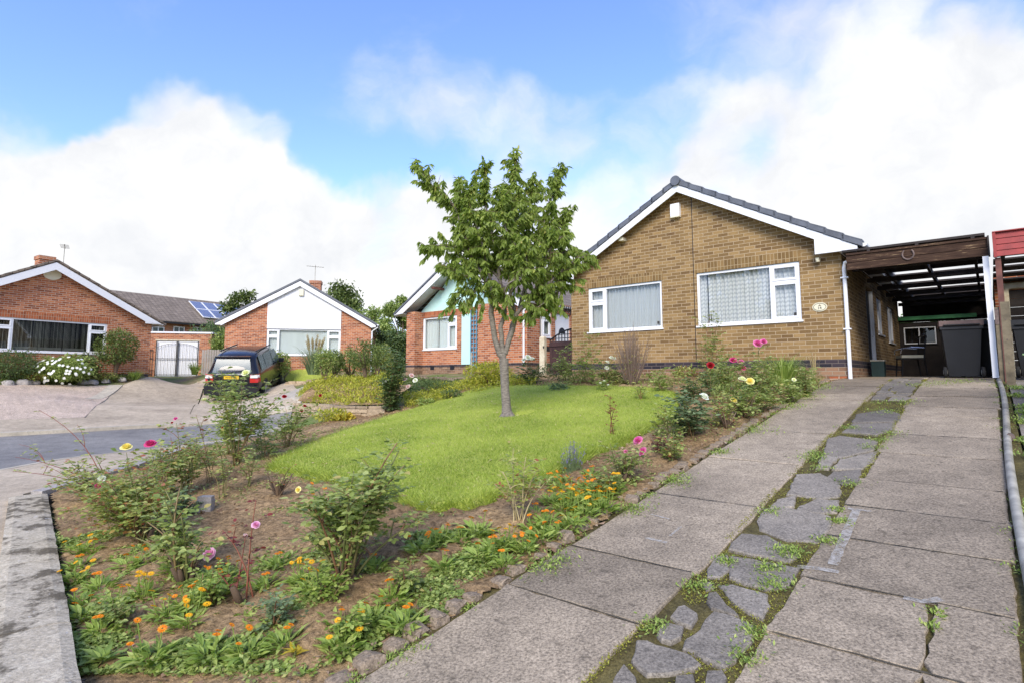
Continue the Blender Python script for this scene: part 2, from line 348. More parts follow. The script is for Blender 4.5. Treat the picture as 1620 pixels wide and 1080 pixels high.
# foliage
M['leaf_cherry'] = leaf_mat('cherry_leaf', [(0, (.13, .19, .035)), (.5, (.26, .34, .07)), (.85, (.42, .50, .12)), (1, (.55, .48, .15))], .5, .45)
M['leaf_rose'] = leaf_mat('rose_leaf', [(0, (.16, .22, .055)), (.5, (.32, .39, .11)), (.9, (.46, .52, .18)), (1, (.50, .40, .14))], .38, .5)
M['leaf_yellow'] = leaf_mat('yellowing_rose_leaf', [(0, (.18, .25, .06)), (.45, (.36, .42, .11)), (.82, (.46, .46, .15)), (.9, (.40, .20, .08)), (1, (.36, .10, .06))], .35, .45)
M['leaf_dark'] = leaf_mat('dark_leaf', [(0, (.06, .10, .035)), (.6, (.11, .17, .055)), (1, (.19, .25, .08))], .3, .5)
M['leaf_bright'] = leaf_mat('bright_green_leaf', [(0, (.17, .26, .045)), (.5, (.30, .41, .085)), (1, (.46, .52, .15))], .35, .5)
M['leaf_lime'] = leaf_mat('lime_groundcover', [(0, (.26, .30, .03)), (.5, (.46, .46, .05)), (1, (.60, .54, .09))], .35, .5)
M['leaf_blue'] = leaf_mat('blue_green_leaf', [(0, (.10, .15, .065)), (1, (.22, .29, .13))], .2, .6)
M['leaf_red'] = leaf_mat('red_leaf', [(0, (.10, .015, .02)), (.6, (.22, .04, .035)), (1, (.30, .11, .05))], .3, .45)
M['leaf_gold'] = leaf_mat('gold_leaf', [(0, (.45, .34, .03)), (1, (.70, .55, .06))], .35, .45)
M['leaf_bg'] = leaf_mat('far_leaf', [(0, (.07, .10, .03)), (.5, (.13, .18, .045)), (1, (.22, .27, .07))], .3, .6)
M['leaf_bg2'] = leaf_mat('far_bright_leaf', [(0, (.15, .21, .05)), (.5, (.29, .38, .10)), (1, (.44, .50, .16))], .3, .6)
M['stem'] = leaf_mat('green_cane', [(0, (.13, .14, .045)), (.5, (.18, .18, .06)), (1, (.26, .12, .07))], 0.0, .6)
M['stem_red'] = leaf_mat('red_cane', [(0, (.15, .035, .025)), (1, (.26, .09, .05))], 0.0, .6)
M['wood'] = leaf_mat('woody_stem', [(0, (.085, .055, .035)), (1, (.20, .14, .09))], 0.0, .9)
M['dry'] = leaf_mat('dry_twig', [(0, (.12, .085, .065)), (1, (.30, .22, .17))], 0.0, .9)
M['straw'] = leaf_mat('straw', [(0, (.35, .27, .12)), (1, (.60, .50, .28))], .2, .8)
b = N('cherry_bark'); co = b.coord('Object', (1, 1, 3)); a1 = b.noise(co, 14, 5, .7); a2 = b.n('TexWave', {'Vector': co, 'Scale': 7.0, 'Distortion': 6.0, 'Detail': 3.0}, bands_direction='Z').outputs[1]
c = b.mix(b.ramp(a1, [(.3, 0.0), (.7, 1.0)]), (.10, .085, .07), (.32, .28, .235)); c = b.mix(.4, c, b.ramp(a2, [(.2, .3), (.8, .65)]), 'OVERLAY')
M['bark'] = b.pbr(c, .85, b.bump(a1, .8, .015), spec=.25)
def petal(name, c0, c1): return leaf_mat(name, [(0, c0), (1, c1)], .3, .55)
PET = {'yellow': petal('yellow_petal', (.85, .66, .10), (.90, .82, .38)), 'cream': petal('cream_petal', (.80, .80, .42), (.88, .88, .66)), 'white': petal('white_petal', (.78, .78, .70), (.9, .9, .88)),
       'pink': petal('pink_petal', (.72, .25, .52), (.85, .52, .72)), 'magenta': petal('magenta_petal', (.50, .03, .16), (.75, .10, .30)), 'red': petal('red_petal', (.25, .008, .015), (.48, .02, .03)),
       'blush': petal('blush_petal', (.78, .52, .58), (.86, .72, .74)), 'hotpink': petal('hot_pink_petal', (.65, .07, .32), (.80, .25, .50)), 'orange': petal('orange_petal', (.80, .20, .01), (.85, .42, .02)), 'gold': petal('golden_petal', (.85, .42, .01), (.88, .60, .03)), 'lavender': petal('lavender_floret', (.16, .11, .34), (.30, .24, .50))}
M['timber_dark'] = plain('dark_stained_timber', (.028, .02, .016), .75, .5, 4, bump=.3)
M['timber_green'] = plain('mossy_post_timber', (.16, .13, .08), .85, .5, 6, bump=.4)
M['timber_red'] = plain('red_stained_board', (.30, .035, .03), .6, .3, 5, bump=.3)
M['timber_redbrown'] = plain('red_brown_post', (.14, .05, .035), .7, .4, 5, bump=.3)
b = N('flaking_brown_board'); co = b.coord('Object', (.5, .5, 6)); a = b.noise(co, 5, 6, .75)
c = b.ramp(a, [(.45, (.045, .026, .018)), (.6, (.085, .05, .032)), (.66, (.34, .24, .13)), (.8, (.42, .32, .2))]); M['timber_flake'] = b.pbr(c, .85, b.bump(a, .5, .01), spec=.15)
M['green_paint'] = plain('green_painted_board', (.06, .26, .10), .5, .2, 4)
M['fence_brown'] = plain('brown_gate_boards', (.055, .022, .018), .65, .4, 6)
M['post_cream'] = plain('pale_concrete_post', (.62, .54, .38), .85, .3, 8, bump=.4)
M['trellis'] = plain('blue_trellis', (.12, .30, .42), .6, .2)
M['cream_plastic'] = plain('cream_plastic', (.72, .68, .5), .5, .05)
M['steel'] = plain('weathered_pipe', (.33, .31, .25), .5, .5, 5, bump=.3)
M['rust'] = plain('rusty_iron', (.14, .10, .085), .7, .5, 20)
M['soffit_dark'] = plain('brown_soffit', (.10, .07, .05), .7, .2)
M['carpaint'] = plain('black_car_paint', (.012, .012, .016), .16, .02, 3, metal=.2, spec=.6)
M['chrome'] = plain('bright_trim', (.75, .76, .78), .22, 0, metal=.8)
M['carglass'] = plain('tinted_glass', (.07, .10, .10), .08, 0, spec=.5)
M['tyre'] = plain('tyre_rubber', (.015, .015, .015), .85, .2, 20)
M['redlamp'] = plain('red_lamp', (.45, .02, .015), .2, 0); M['clearlamp'] = plain('clear_lamp', (.75, .74, .72), .15, 0)
M['plate_yellow'] = plain('yellow_plate', (.75, .48, .03), .4, .05); M['ink'] = plain('black_ink', (.01, .01, .012), .5, 0)
b = N('solar_cells'); uv = b.coord('UV'); t = b.n('TexBrick', {'Vector': uv, 'Scale': 1.0, 'Color1': (.10, .13, .24), 'Color2': (.12, .15, .27), 'Mortar': (.35, .37, .42), 'Mortar Size': .01, 'Brick Width': .16, 'Row Height': .16}, offset=0.0)
M['solar'] = b.pbr(t.outputs[0], .12, spec=.8)
b = N('old_white_paint'); co = b.coord('Object'); a = b.noise(co, 22, 5, .8); p = b.n('BsdfPrincipled', {'Base Color': (.50, .47, .41), 'Roughness': .85}); tr = b.n('BsdfTransparent')
M['paintmark'] = b.surf(b.n('MixShader', {0: b.ramp(a, [(.36, 0.0), (.62, .8)]), 1: tr.outputs[0], 2: p.outputs[0]}).outputs[0])
M['moss'] = leaf_mat('moss', [(0, (.13, .12, .015)), (.5, (.26, .24, .03)), (1, (.33, .35, .06))], .1, .9)
# ============================================================ camera, sun, sky
cam = bpy.data.objects.new('camera', bpy.data.cameras.new('camera')); COL.objects.link(cam)
cam.data.lens = 20.0; cam.data.sensor_width = 36.0; cam.data.clip_start = .05; cam.data.clip_end = 3000
cam.data.shift_y = -33/1620.0
cam.location = (0, 0, EYE); cam.rotation_euler = (math.pi/2 + PITCH, 0, 0); scene.camera = cam
scene.view_settings.view_transform = 'Standard'; scene.view_settings.look = 'None'; scene.view_settings.exposure = 1.0; scene.view_settings.gamma = 1
sun_dir = nrm([-.17, -.85, .62])
sl = bpy.data.lights.new('sun', 'SUN'); sl.energy = 2.0; sl.angle = R(26); sl.color = (1, .92, .80)
so = bpy.data.objects.new('sun', sl); COL.objects.link(so); so.rotation_euler = Vector(sun_dir).to_track_quat('Z', 'Y').to_euler(); so.location = (0, 0, 20)
w = bpy.data.worlds.new('World'); scene.world = w; w.use_nodes = True
class W(N):
    def __init__(s, w): s.t = w.node_tree; s.t.nodes.clear(); s.out = s.t.nodes.new('ShaderNodeOutputWorld')
wb = W(w); g = wb.n('TexCoord').outputs['Generated']
d = wb.n('VectorMath', {0: g}, operation='NORMALIZE').outputs[0]
sky = wb.n('TexSky', sky_type='NISHITA', sun_disc=False, sun_elevation=math.asin(sun_dir[2]), sun_rotation=math.atan2(sun_dir[0], sun_dir[1]), air_density=1.0, dust_density=.4, ozone_density=2.2).outputs[0]
sp = wb.n('SeparateXYZ', {0: d})
warp = wb.n('TexNoise', {'Vector': d, 'Scale': 3.2, 'Detail': 5.0, 'Roughness': .6}).outputs[1]
wv = wb.n('VectorMath', {0: wb.n('VectorMath', {0: warp, 1: (.5, .5, .5)}, operation='SUBTRACT').outputs[0], 1: (.20, .20, .20)}, operation='MULTIPLY').outputs[0]
dw = wb.n('VectorMath', {0: wb.n('VectorMath', {0: d, 1: wv}, operation='ADD').outputs[0]}, operation='NORMALIZE').outputs[0]
# cloud banks: direction (read off the photograph), angular radius, weight
BANKS = [(20, 400, .18, 1.0), (130, 350, .14, .8), (230, 330, .15, 1.0), (330, 350, .17, 1.1), (470, 380, .14, 1.0), (285, 190, .09, 1.0), (230, 225, .08, .8), (190, 235, .06, .6), (380, 230, .09, .7), (330, 260, .1, .8), (30, 250, .1, .35), (420, 410, .18, 1.0), (620, 400, .15, 1.0), (690, 360, .1, .7), (800, 420, .2, .9), (980, 390, .16, .8),
         (560, 140, .10, .26), (640, 155, .11, .28), (720, 180, .11, .3), (800, 190, .10, .3), (870, 200, .11, .34), (930, 185, .09, .28), (1080, 205, .12, .6), (1180, 230, .13, .65),
         (1400, 370, .22, 1.0), (1300, 290, .14, .5), (1560, 270, .20, .95), (1440, 190, .12, .4), (1420, 70, .12, .42), (1360, 150, .11, .35), (1500, 60, .12, .35), (1590, 110, .13, .55), (1300, 80, .14, .36), (1190, 50, .14, .30), (1240, 110, .12, .25), (1090, 40, .1, .2), (1620, 380, .3, 1.0), (20, 240, .08, .35), (1100, 340, .12, .5)]
acc = None
for px, py, rad, wt in BANKS:
    c = nrm(ray(px, py)); dot = wb.n('VectorMath', {0: dw, 1: tuple(c)}, operation='DOT_PRODUCT').outputs['Value']
    lo = math.cos(rad); mr = wb.n('MapRange', {0: dot, 1: lo, 2: 1.0 - (1-lo)*.25, 3: 0.0, 4: wt}, interpolation_type='SMOOTHSTEP').outputs[0]
    acc = mr if acc is None else wb.math('ADD', acc, mr)
n1 = wb.n('TexNoise', {'Vector': wb.n('VectorMath', {0: dw, 1: (1, 1, 1.5)}, operation='MULTIPLY').outputs[0], 'Scale': 4.5, 'Detail': 9.0, 'Roughness': .62}).outputs[0]
n2 = wb.n('TexNoise', {'Vector': d, 'Scale': 1.6, 'Detail': 6.0, 'Roughness': .6}).outputs[0]
# behind and beside the camera the noise alone decides
front = wb.n('MapRange', {0: sp.outputs[1], 1: -.1, 2: .35, 3: 1.0, 4: 0.0}, interpolation_type='SMOOTHSTEP').outputs[0]
back = wb.math('MULTIPLY', wb.math('SUBTRACT', wb.math('MULTIPLY', n2, 3.0), .95), front)
m = wb.math('ADD', acc, wb.math('MULTIPLY', back, 1.0))
m = wb.math('ADD', m, wb.math('MULTIPLY', wb.math('SUBTRACT', n1, .5), 1.7))
low = wb.n('MapRange', {0: sp.outputs[2], 1: .0, 2: .30, 3: .85, 4: 0.0}).outputs[0]
m = wb.math('ADD', m, low)
cov = wb.n('MapRange', {0: m, 1: .05, 2: 1.45, 3: 0.0, 4: 1.0}, interpolation_type='SMOOTHSTEP').outputs[0]
n3 = wb.n('TexNoise', {'Vector': dw, 'Scale': 7.0, 'Detail': 6.0, 'Roughness': .6}).outputs[0]
cc = wb.ramp(n3, [(.36, (4.75, 4.85, 5.05)), (.62, (5.7, 5.7, 5.7))])
skyc = wb.mix(1.0, sky, (1.42, 1.50, 2.0), 'MULTIPLY')
col = wb.mix(cov, skyc, cc)
bg = wb.n('Background', {'Color': col, 'Strength': .094}); wb.t.links.new(bg.outputs[0], wb.out.inputs[0])

# ============================================================ ground sheets
def inpoly(x, y, P):
    x = np.asarray(x); y = np.asarray(y); c = np.zeros(x.shape, bool); P = np.asarray(P)[:, :2]; j = len(P)-1
    for i in range(len(P)):
        xi, yi = P[i]; xj, yj = P[j]
        if yi != yj: c ^= ((yi > y) != (yj > y)) & (x < (xj-xi)*(y-yi)/(yj-yi)+xi)
        j = i
    return c
def pdist(x, y, P, closed=True):
    P = np.asarray(P)[:, :2]; d = np.full(np.shape(x), 1e9); n = len(P)
    for i in range(n if closed else n-1):
        a = P[i]; b = P[(i+1) % n]; ab = b-a; t = np.clip(((x-a[0])*ab[0]+(y-a[1])*ab[1])/max(ab@ab, 1e-9), 0, 1)
        d = np.minimum(d, np.hypot(x-a[0]-t*ab[0], y-a[1]-t*ab[1]))
    return d
def dens(P, step=.25):
    P = [np.asarray(p, float)[:2] for p in P]; out = [P[0]]
    for a, b in zip(P[:-1], P[1:]):
        k = max(1, int(np.linalg.norm(b-a)/step))
        for i in range(1, k+1): out.append(a+(b-a)*i/k)
    return np.array(out)
# front wall line (inner edge of the coping), read at coping height
WA = atz(130, 1080, .30); WB = atz(75, 778, .30); WC = atz(302, 709, .40); WD = atz(345, 704, .42)
wdir = nrm((WB-WA)[:2]); WA0 = WA[:2] - wdir*1.1
WE = G(440, 688)
g_pts = [SE(-1.6, -2.3), (WA0[0]+.9, WA0[1]-.9), WA0, WB[:2], WC[:2], WE[:2], G(541, 658)[:2], G(600, 658)[:2], G(700, 632)[:2], SE(12.6, -10.6), SE(12.75, -8.5), SE(12.75, -2.1), SE(11.9, -2.26)]
GARDEN = np.array(g_pts)
lawn_px = [(416, 746), (470, 758), (540, 770), (600, 786), (655, 812), (700, 818), (760, 806), (810, 785), (860, 768), (905, 742), (950, 722), (1000, 700), (1050, 672), (1088, 645), (1075, 630), (1050, 620), (980, 616), (900, 615), (830, 614), (770, 616), (725, 627), (680, 642), (630, 658), (580, 674), (530, 692), (480, 712), (440, 732)]
LAWN = np.array([G(*p)[:2] for p in lawn_px])
def smooth_poly(P, it=2):
    for _ in range(it): Q = np.roll(P, -1, 0); P = np.stack([P*.75+Q*.25, P*.25+Q*.75], 1).reshape(-1, 2)
    return P
LAWN = smooth_poly(LAWN, 2)
roadN = [(-11.5, 2.0), (-9.6, 6.0)] + [G(*p)[:2] for p in ((0, 748), (92, 731), (177, 721), (300, 706), (400, 692), (456, 668))]
roadF = [(-24, 3.0), (-17.5, 9.0)] + [G(*p)[:2] for p in ((0, 690), (122, 683), (224, 677), (330, 670), (405, 660), (462, 650))]
def strip(name, A, B, mat, dz, n=10, m=10, kind='structure', skirt=0, rough=0, tile=None):
    A = np.array([np.asarray(a, float)[:2] for a in A]); B = np.array([np.asarray(b, float)[:2] for b in B]); rows = []
    for i in range(len(A)-1):
        for k in range(n + (i == len(A)-2)):
            t = k/n; a = A[i]*(1-t)+A[i+1]*t; b = B[i]*(1-t)+B[i+1]*t; rows.append(np.array([a*(1-u)+b*u for u in np.linspace(0, 1, m+1)]))
    P = np.array(rows); z = H(P[..., 0], P[..., 1]) + dz
    if rough: z = z + rough*fbm(P[..., 0]*6, P[..., 1]*6)
    mb = MB(); mb.grid(np.dstack([P, z])[:, ::-1])
    if skirt:
        for edge in (0, -1):
            top = np.c_[P[:, edge], z[:, edge]]; bot = top - [0, 0, skirt]; Q = np.stack([top, bot], 1)
            mb.grid(Q if edge == 0 else Q[:, ::-1])
        for edge in (0, -1):
            top = np.c_[P[edge], z[edge]]; Q = np.stack([top, top-[0, 0, skirt]], 1); mb.grid(Q)
    o = mb.obj(name, M[mat]); o['kind'] = kind; return o
road_poly = np.array(list(np.array([p[:2] for p in roadN])) + list(np.array([p[:2] for p in roadF]))[::-1])
fs = [(-60, -60), (-60, 60)]
xs = np.r_[-900, -400, -200, -110, -75, -58, np.arange(-46, 40.1, .4), 52, 75, 110, 200, 400, 900]
ys = np.r_[-400, -150, -60, -30, np.arange(-15, 46.1, .4), 60, 90, 150, 300, 700, 1500]
X, Y = np.meshgrid(xs, ys, indexing='ij'); Z = H(X, Y)
S_, E_ = toSE(X, Y)
cover = inpoly(X, Y, GARDEN) | ((E_ > -2.5) & (E_ < 3.2) & (S_ > -3) & (S_ < 23))
Z = np.where(cover, Z-.13, Z) + np.where((~cover) & (np.hypot(X, Y-15) < 40), .02*fbm(X*2, Y*2), 0)
rc = inpoly(X, Y, road_poly) | (pdist(X, Y, road_poly) < .45)
Z = np.where(rc & ~cover, H(X, Y)-.10, Z)
mb = MB(); mb.grid(np.dstack([X, Y, Z])); o = mb.obj('ground', M['ground'], smooth=True); o['kind'] = 'structure'
# garden soil, finely lumped
gx = np.arange(GARDEN[:, 0].min()-.1, GARDEN[:, 0].max()+.1, .045); gy = np.arange(GARDEN[:, 1].min()-.1, GARDEN[:, 1].max()+.1, .045)
X, Y = np.meshgrid(gx, gy, indexing='ij')
Z = H(X, Y) + .012 + .05*fbm(X*3.1, Y*3.1, 4) + .055*np.abs(fbm(X*8, Y*8, 3))
s_, e_ = toSE(X, Y)
Z += .03*sstep(-2.55, -2.9, e_)
inl = inpoly(X, Y, LAWN); dl = pdist(X, Y, LAWN); Z = np.where(inl, Z-.05, Z - .03*np.exp(-(dl/.12)**2))
ok = inpoly(X, Y, GARDEN); n, m_ = X.shape; idx = np.arange(n*m_).reshape(n, m_)
keep = ok[:-1, :-1] & ok[1:, :-1] & ok[:-1, 1:] & ok[1:, 1:]
F = np.stack([idx[:-1, :-1], idx[1:, :-1], idx[1:, 1:], idx[:-1, 1:]], -1)[keep]
used = np.unique(F); remap = np.full(n*m_, -1); remap[used] = np.arange(len(used))
mb = MB(); mb.add(np.dstack([X, Y, Z]).reshape(-1, 3)[used], remap[F]); o = mb.obj('garden_soil', M['soil'], smooth=True); o['kind'] = 'structure'
def soilz(x, y): return float(H(x, y)) + .025
# lawn with a rounded lip
gx = np.arange(LAWN[:, 0].min(), LAWN[:, 0].max(), .05); gy = np.arange(LAWN[:, 1].min(), LAWN[:, 1].max(), .05)
TREE = G(803, 664)
X, Y = np.meshgrid(gx, gy, indexing='ij'); dl = pdist(X, Y, LAWN); ok = inpoly(X, Y, LAWN) | (dl < .03); dl = np.where(inpoly(X, Y, LAWN), dl, 0)
dt = np.hypot((X-TREE[0]-.12)/1.6, Y-TREE[1])
def lawnz(X, Y, dl): 
    dt = np.hypot((X-TREE[0]-.12)/1.6, Y-TREE[1])
    return H(X, Y) + .10*sstep(-.02, .10, dl) - .01 + .02*fbm(X*1.3, Y*1.3, 3) - .06*(1-sstep(.1, .24, dt))
Z = lawnz(X, Y, dl); n, m_ = X.shape; idx = np.arange(n*m_).reshape(n, m_); keep = ok[:-1, :-1] & ok[1:, :-1] & ok[:-1, 1:] & ok[1:, 1:]
F = np.stack([idx[:-1, :-1], idx[1:, :-1], idx[1:, 1:], idx[:-1, 1:]], -1)[keep]; used = np.unique(F); remap = np.full(n*m_, -1); remap[used] = np.arange(len(used))
mb = MB(); mb.add(np.dstack([X, Y, Z]).reshape(-1, 3)[used], remap[F]); o = mb.obj('lawn', M['turf'], smooth=True); o['kind'] = 'structure'
# blades
def blades(n, pts, h, wd, lean, mb, mat=0, tint=None, z=None):
    x, y, z0 = pts; n = len(x); a = rng.random(n)*6.283; L = h*(.6+.8*rng.random(n)); ln = lean*(rng.random((n, 2))-.5)*2*L[:, None]
    w2 = wd*(.6+.8*rng.random(n)); sx = np.cos(a)*w2/2; sy = np.sin(a)*w2/2
    b0 = np.c_[x-sx, y-sy, z0]; b1 = np.c_[x+sx, y+sy, z0]; t = np.c_[x+ln[:, 0], y+ln[:, 1], z0+L]
    V = np.stack([b0, b1, t], 1).reshape(-1, 3); mb.add(V, np.arange(3*n).reshape(n, 3), mat, rng.random(n)*.9 if tint is None else tint)
mb = MB(); n = 230000
x = rng.uniform(LAWN[:, 0].min(), LAWN[:, 0].max(), n); y = rng.uniform(LAWN[:, 1].min(), LAWN[:, 1].max(), n)
k = inpoly(x, y, LAWN) & (rng.random(n) < np.clip((6.2/np.hypot(x, y))**1.6, 0, 1)); x, y = x[k], y[k]; dl = pdist(x, y, LAWN)
dt = np.hypot((x-TREE[0]-.12)/1.6, y-TREE[1]); k = dt > .16; x, y, dl = x[k], y[k], dl[k]
pat = np.clip(.42+.9*fbm(x*1.1, y*1.1, 4)+.25*rng.standard_normal(len(x))*.8, 0, 1)
pat = np.where(rng.random(len(x)) < .03, 1.0, pat*.92)
blades(0, (x, y, lawnz(x, y, dl)-.004), .026, .007, .9, mb, tint=pat)
k = dl < .09; xe, ye, de = x[k], y[k], dl[k]
for _ in range(5):
    xx = xe+rng.normal(0, .02, len(xe)); yy = ye+rng.normal(0, .02, len(xe)); blades(0, (xx, yy, lawnz(xx, yy, de)-.03), .07, .008, 1.5, mb)
o = mb.obj('grass', M['blade']); o['kind'] = 'stuff'; o['label'] = 'short bright green grass blades covering the lawn'
# ============================================================ driveway
HDf = lambda s: float(HD(s))
def slab(mb, s0, s1, e0, e1, jit=.006, dz=.03):
    pts = []
    for (a, b) in (((s0, e0), (s1, e0)), ((s1, e0), (s1, e1)), ((s1, e1), (s0, e1)), ((s0, e1), (s0, e0))):
        L = math.hypot(b[0]-a[0], b[1]-a[1]); k = max(3, int(L/.07))
        for i in range(k):
            t = i/k; r = jit*(2.5 if i == 0 else 1); pts.append((a[0]+(b[0]-a[0])*t+rng.normal(0, r*.5), a[1]+(b[1]-a[1])*t+rng.normal(0, r*.5)))
    tl = rng.normal(0, .006); te = rng.normal(0, .004); sc, ec = (s0+s1)/2, (e0+e1)/2
    def P(s, e, z): x, y = SE(s, e); return (x, y, HDf(s)+z+tl*(s-sc)+te*(e-ec))
    tint = rng.uniform(.25, .8)
    # top as a fan grid so that it can follow the slope
    n = len(pts); ins = [(sc+(p[0]-sc)*.985, ec+(p[1]-ec)*.985) for p in pts]
    V = [P(*p, dz-.006) for p in pts]+[P(*p, dz) for p in ins]+[P(*p, dz-.06) for p in pts]
    mb.add(V, [(i, (i+1) % n, n+(i+1) % n, n+i) for i in range(n)]+[(2*n+i, 2*n+(i+1) % n, (i+1) % n, i) for i in range(n)], 0, tint)
    mb.add([P(*p, dz) for p in ins], [tuple(range(n))], 0, tint)
def sof(px, py): return toSE(*drive_plane(px, py, 0)[:2])[0]
jl = sorted([-2.2, -1.2, -.3, .7, 1.55, sof(1015, 997)-.0, sof(1097, 913), sof(1204, 808), sof(1259, 740), sof(1330, 690), sof(1370, 655)])
jl = [j for i, j in enumerate(jl) if i == 0 or j-jl[i-1] > .35]; s = jl[-1]
while s < 17: s += rng.choice([.62, .92, .92]); jl.append(s)
jr = sorted([-2.2, -1.2, -.3, .75, 1.9, sof(1209, 1005), sof(1300, 925), sof(1317, 853), sof(1339, 803), sof(1372, 762), sof(1400, 720), sof(1425, 690), sof(1450, 660)])
jr = [j for i, j in enumerate(jr) if i == 0 or j-jr[i-1] > .3]; s = jr[-1]
while s < 22: s += rng.choice([.62, .92, .92]); jr.append(s)
mb = MB()
for a, b_ in zip(jl[:-1], jl[1:]): slab(mb, a+.006, b_-.006, -2.27+rng.normal(0, .006), -1.40+rng.normal(0, .012))
crack_s0, crack_s1 = sof(1209, 1005), sof(1300, 925)
for a, b_ in zip(jr[:-1], jr[1:]):
    if b_ <= crack_s1+.05 and b_ > .5 and a < crack_s1-.1 and abs(b_-crack_s1) < .1 or abs(a-1.9) < .01: slab(mb, a+.006, b_-.006, -.89, -.30, .012); slab(mb, a+.006, b_-.006, -.285, .02, .012)
    else: slab(mb, a+.006, b_-.006, -.89+rng.normal(0, .012), .03+rng.normal(0, .01))
# apron between kerb and slabs beyond the house corner, under the carport
for k in range(9): slab(mb, 13.0+k*.93, 13.92+k*.93, -1.36, -.92)
o = mb.obj('driveway', M['concrete']); o['kind'] = 'structure'
mb = MB()
for js, ea, eb in ((jl, -2.27, -1.40), (jr, -.89, .03)):
    for j in js:
        ee = np.arange(ea, eb+.01, .05); wv = rng.normal(0, .002, len(ee)); hw = .0042*(1+.6*np.abs(rng.standard_normal(len(ee))))
        mb.grid(np.stack([np.array([(*SE(j+v+h_*sg, e), HDf(j)+.0315) for v, h_, e in zip(wv, hw, ee)]) for sg in (1, -1)], 1))
o = mb.obj('slab_joints', M['joint']); o['kind'] = 'structure'
def strip_se(name, s0, s1, e0, e1, dz, mat, rough=.012, st=.06, se=.05):
    s = np.arange(s0, s1, st); e = np.arange(e0, e1+1e-6, se); S, E = np.meshgrid(s, e, indexing='ij'); x, y = SE(S, E)
    z = HD(S)+dz+rough*fbm(x*9, y*9); mb = MB(); mb.grid(np.dstack([x, y, z])[:, ::-1]); o = mb.obj(name, M[mat], smooth=True); o['kind'] = 'structure'
strip_se('joint_filling', -3, 22, -2.48, .2, .012, 'fill', .010)
strip_se('neighbour_driveway', -3, 22, .19, 3.2, .02, 'slate', .012, .1, .1)
z4 = lambda x, y: (900+x/4.05, 860+y/4.05)
z2c = lambda x, y: (940+x/2.382, 640+y/2.382)
stones4 = [[(450,640),(500,632),(620,675),(780,735),(835,775),(800,800),(640,840),(500,835),(410,745)], [(590,530),(650,515),(740,540),(720,600),(650,632),(590,620),(565,585)],
 [(700,415),(740,402),(820,450),(825,480),(780,525),(700,505),(655,475)], [(930,445),(1040,470),(1145,515),(1195,545),(1150,620),(1060,740),(980,785),(870,735),(760,670),(760,620),(850,560),(880,490)],
 [(895,325),(950,315),(985,370),(1080,460),(1000,440),(920,420),(885,370)], [(975,275),(1040,268),(1150,300),(1260,330),(1275,400),(1235,475),(1140,430),(1050,360)],
 [(1045,85),(1180,105),(1420,155),(1470,165),(1400,265),(1270,295),(1150,260),(1040,215)], [(940,95),(1015,80),(1015,170),(960,215),(895,215),(890,170)], [(840,255),(900,250),(930,290),(880,300)],
 [(290,860),(370,795),(440,870),(430,960),(230,990)], [(700,860),(790,850),(800,940),(640,960)], [(890,830),(980,820),(1010,870),(980,950),(880,950)]]
stones2 = [[(560,495),(650,500),(760,560),(720,585),(600,565),(520,545)], [(650,400),(720,395),(880,425),(870,470),(830,510),(730,505),(640,470),(630,440)], [(780,385),(830,360),(915,365),(910,405),(850,410),(770,400)],
 [(690,360),(760,345),(750,385),(670,390)], [(770,270),(850,265),(920,300),(915,340),(860,350),(740,335)], [(900,255),(1000,248),(990,290),(940,300),(885,275)], [(930,210),(1060,180),(1050,215),(1010,240),(905,240)],
 [(860,195),(920,200),(880,240),(840,240)], [(890,130),(930,122),(1055,140),(1040,170),(930,195),(870,185)], [(980,72),(1130,70),(1120,95),(1060,112),(945,102)], [(1000,35),(1100,20),(1160,40),(1150,62),(985,64)]]
SP = []
for L, f in ((stones4, z4), (stones2, z2c)):
    for st in L: Q_ = np.array([toSE(*drive_plane(*f(*p), .02)[:2]) for p in st]); SP.append(Q_.mean(0)+(Q_-Q_.mean(0))*(1.07 if f is z4 else 1.14))
s = 9.6
while s < 21:                                    # further stones, smaller in view
    k = rng.integers(1, 3); ln = rng.uniform(.28, .5); cut = rng.uniform(-1.25, -1.05)
    for a, c_ in (((-1.37, -.93),) if k == 1 else ((-1.37, cut-.02), (cut+.02, -.93))):
        p = np.array([(s+.02, a), (s+ln-.02, a), (s+ln-.02, c_), (s+.02, c_)]) + rng.normal(0, .025, (4, 2)); SP.append(p)
    s += ln
for s0 in (-1.9, -1.4, -.9, -.4, .1, .55, 1.0):
    if s0 < 1.0: SP.append(np.array([(s0+.03, -1.36), (s0+.45, -1.35), (s0+.43, -1.12), (s0+.05, -1.15)])+rng.normal(0, .02, (4, 2))); SP.append(np.array([(s0+.03, -1.08), (s0+.45, -1.1), (s0+.45, -.94), (s0+.03, -.94)])+rng.normal(0, .015, (4, 2)))
mb = MB()
for P in SP:
    Q = dens(list(P)+[P[0]], .05)[:-1]; Q = Q+rng.normal(0, .005, Q.shape); c = Q.mean(0); n = len(Q); tl = rng.normal(0, .012, 2); tint = rng.uniform(.1, .9)
    h = lambda q, z: (*SE(*q), HDf(q[0])+z+tl@(np.asarray(q)-c))
    I = c+(Q-c)*.94; sg = sum(Q[i][0]*Q[(i+1) % n][1]-Q[(i+1) % n][0]*Q[i][1] for i in range(n))
    if sg < 0: Q = Q[::-1]; I = I[::-1]
    V = [h(q, .022) for q in Q]+[h(q, .030) for q in I]+[h(q, -.02) for q in Q]
    mb.add(V, [(n+i, n+(i+1) % n, (i+1) % n, i) for i in range(n)]+[(i, (i+1) % n, 2*n+(i+1) % n, 2*n+i) for i in range(n)], 0, tint); mb.add([h(q, .030) for q in I][::-1], [tuple(range(n))], 0, tint)
o = mb.obj('crazy_paving', M['slate']); o['kind'] = 'structure'
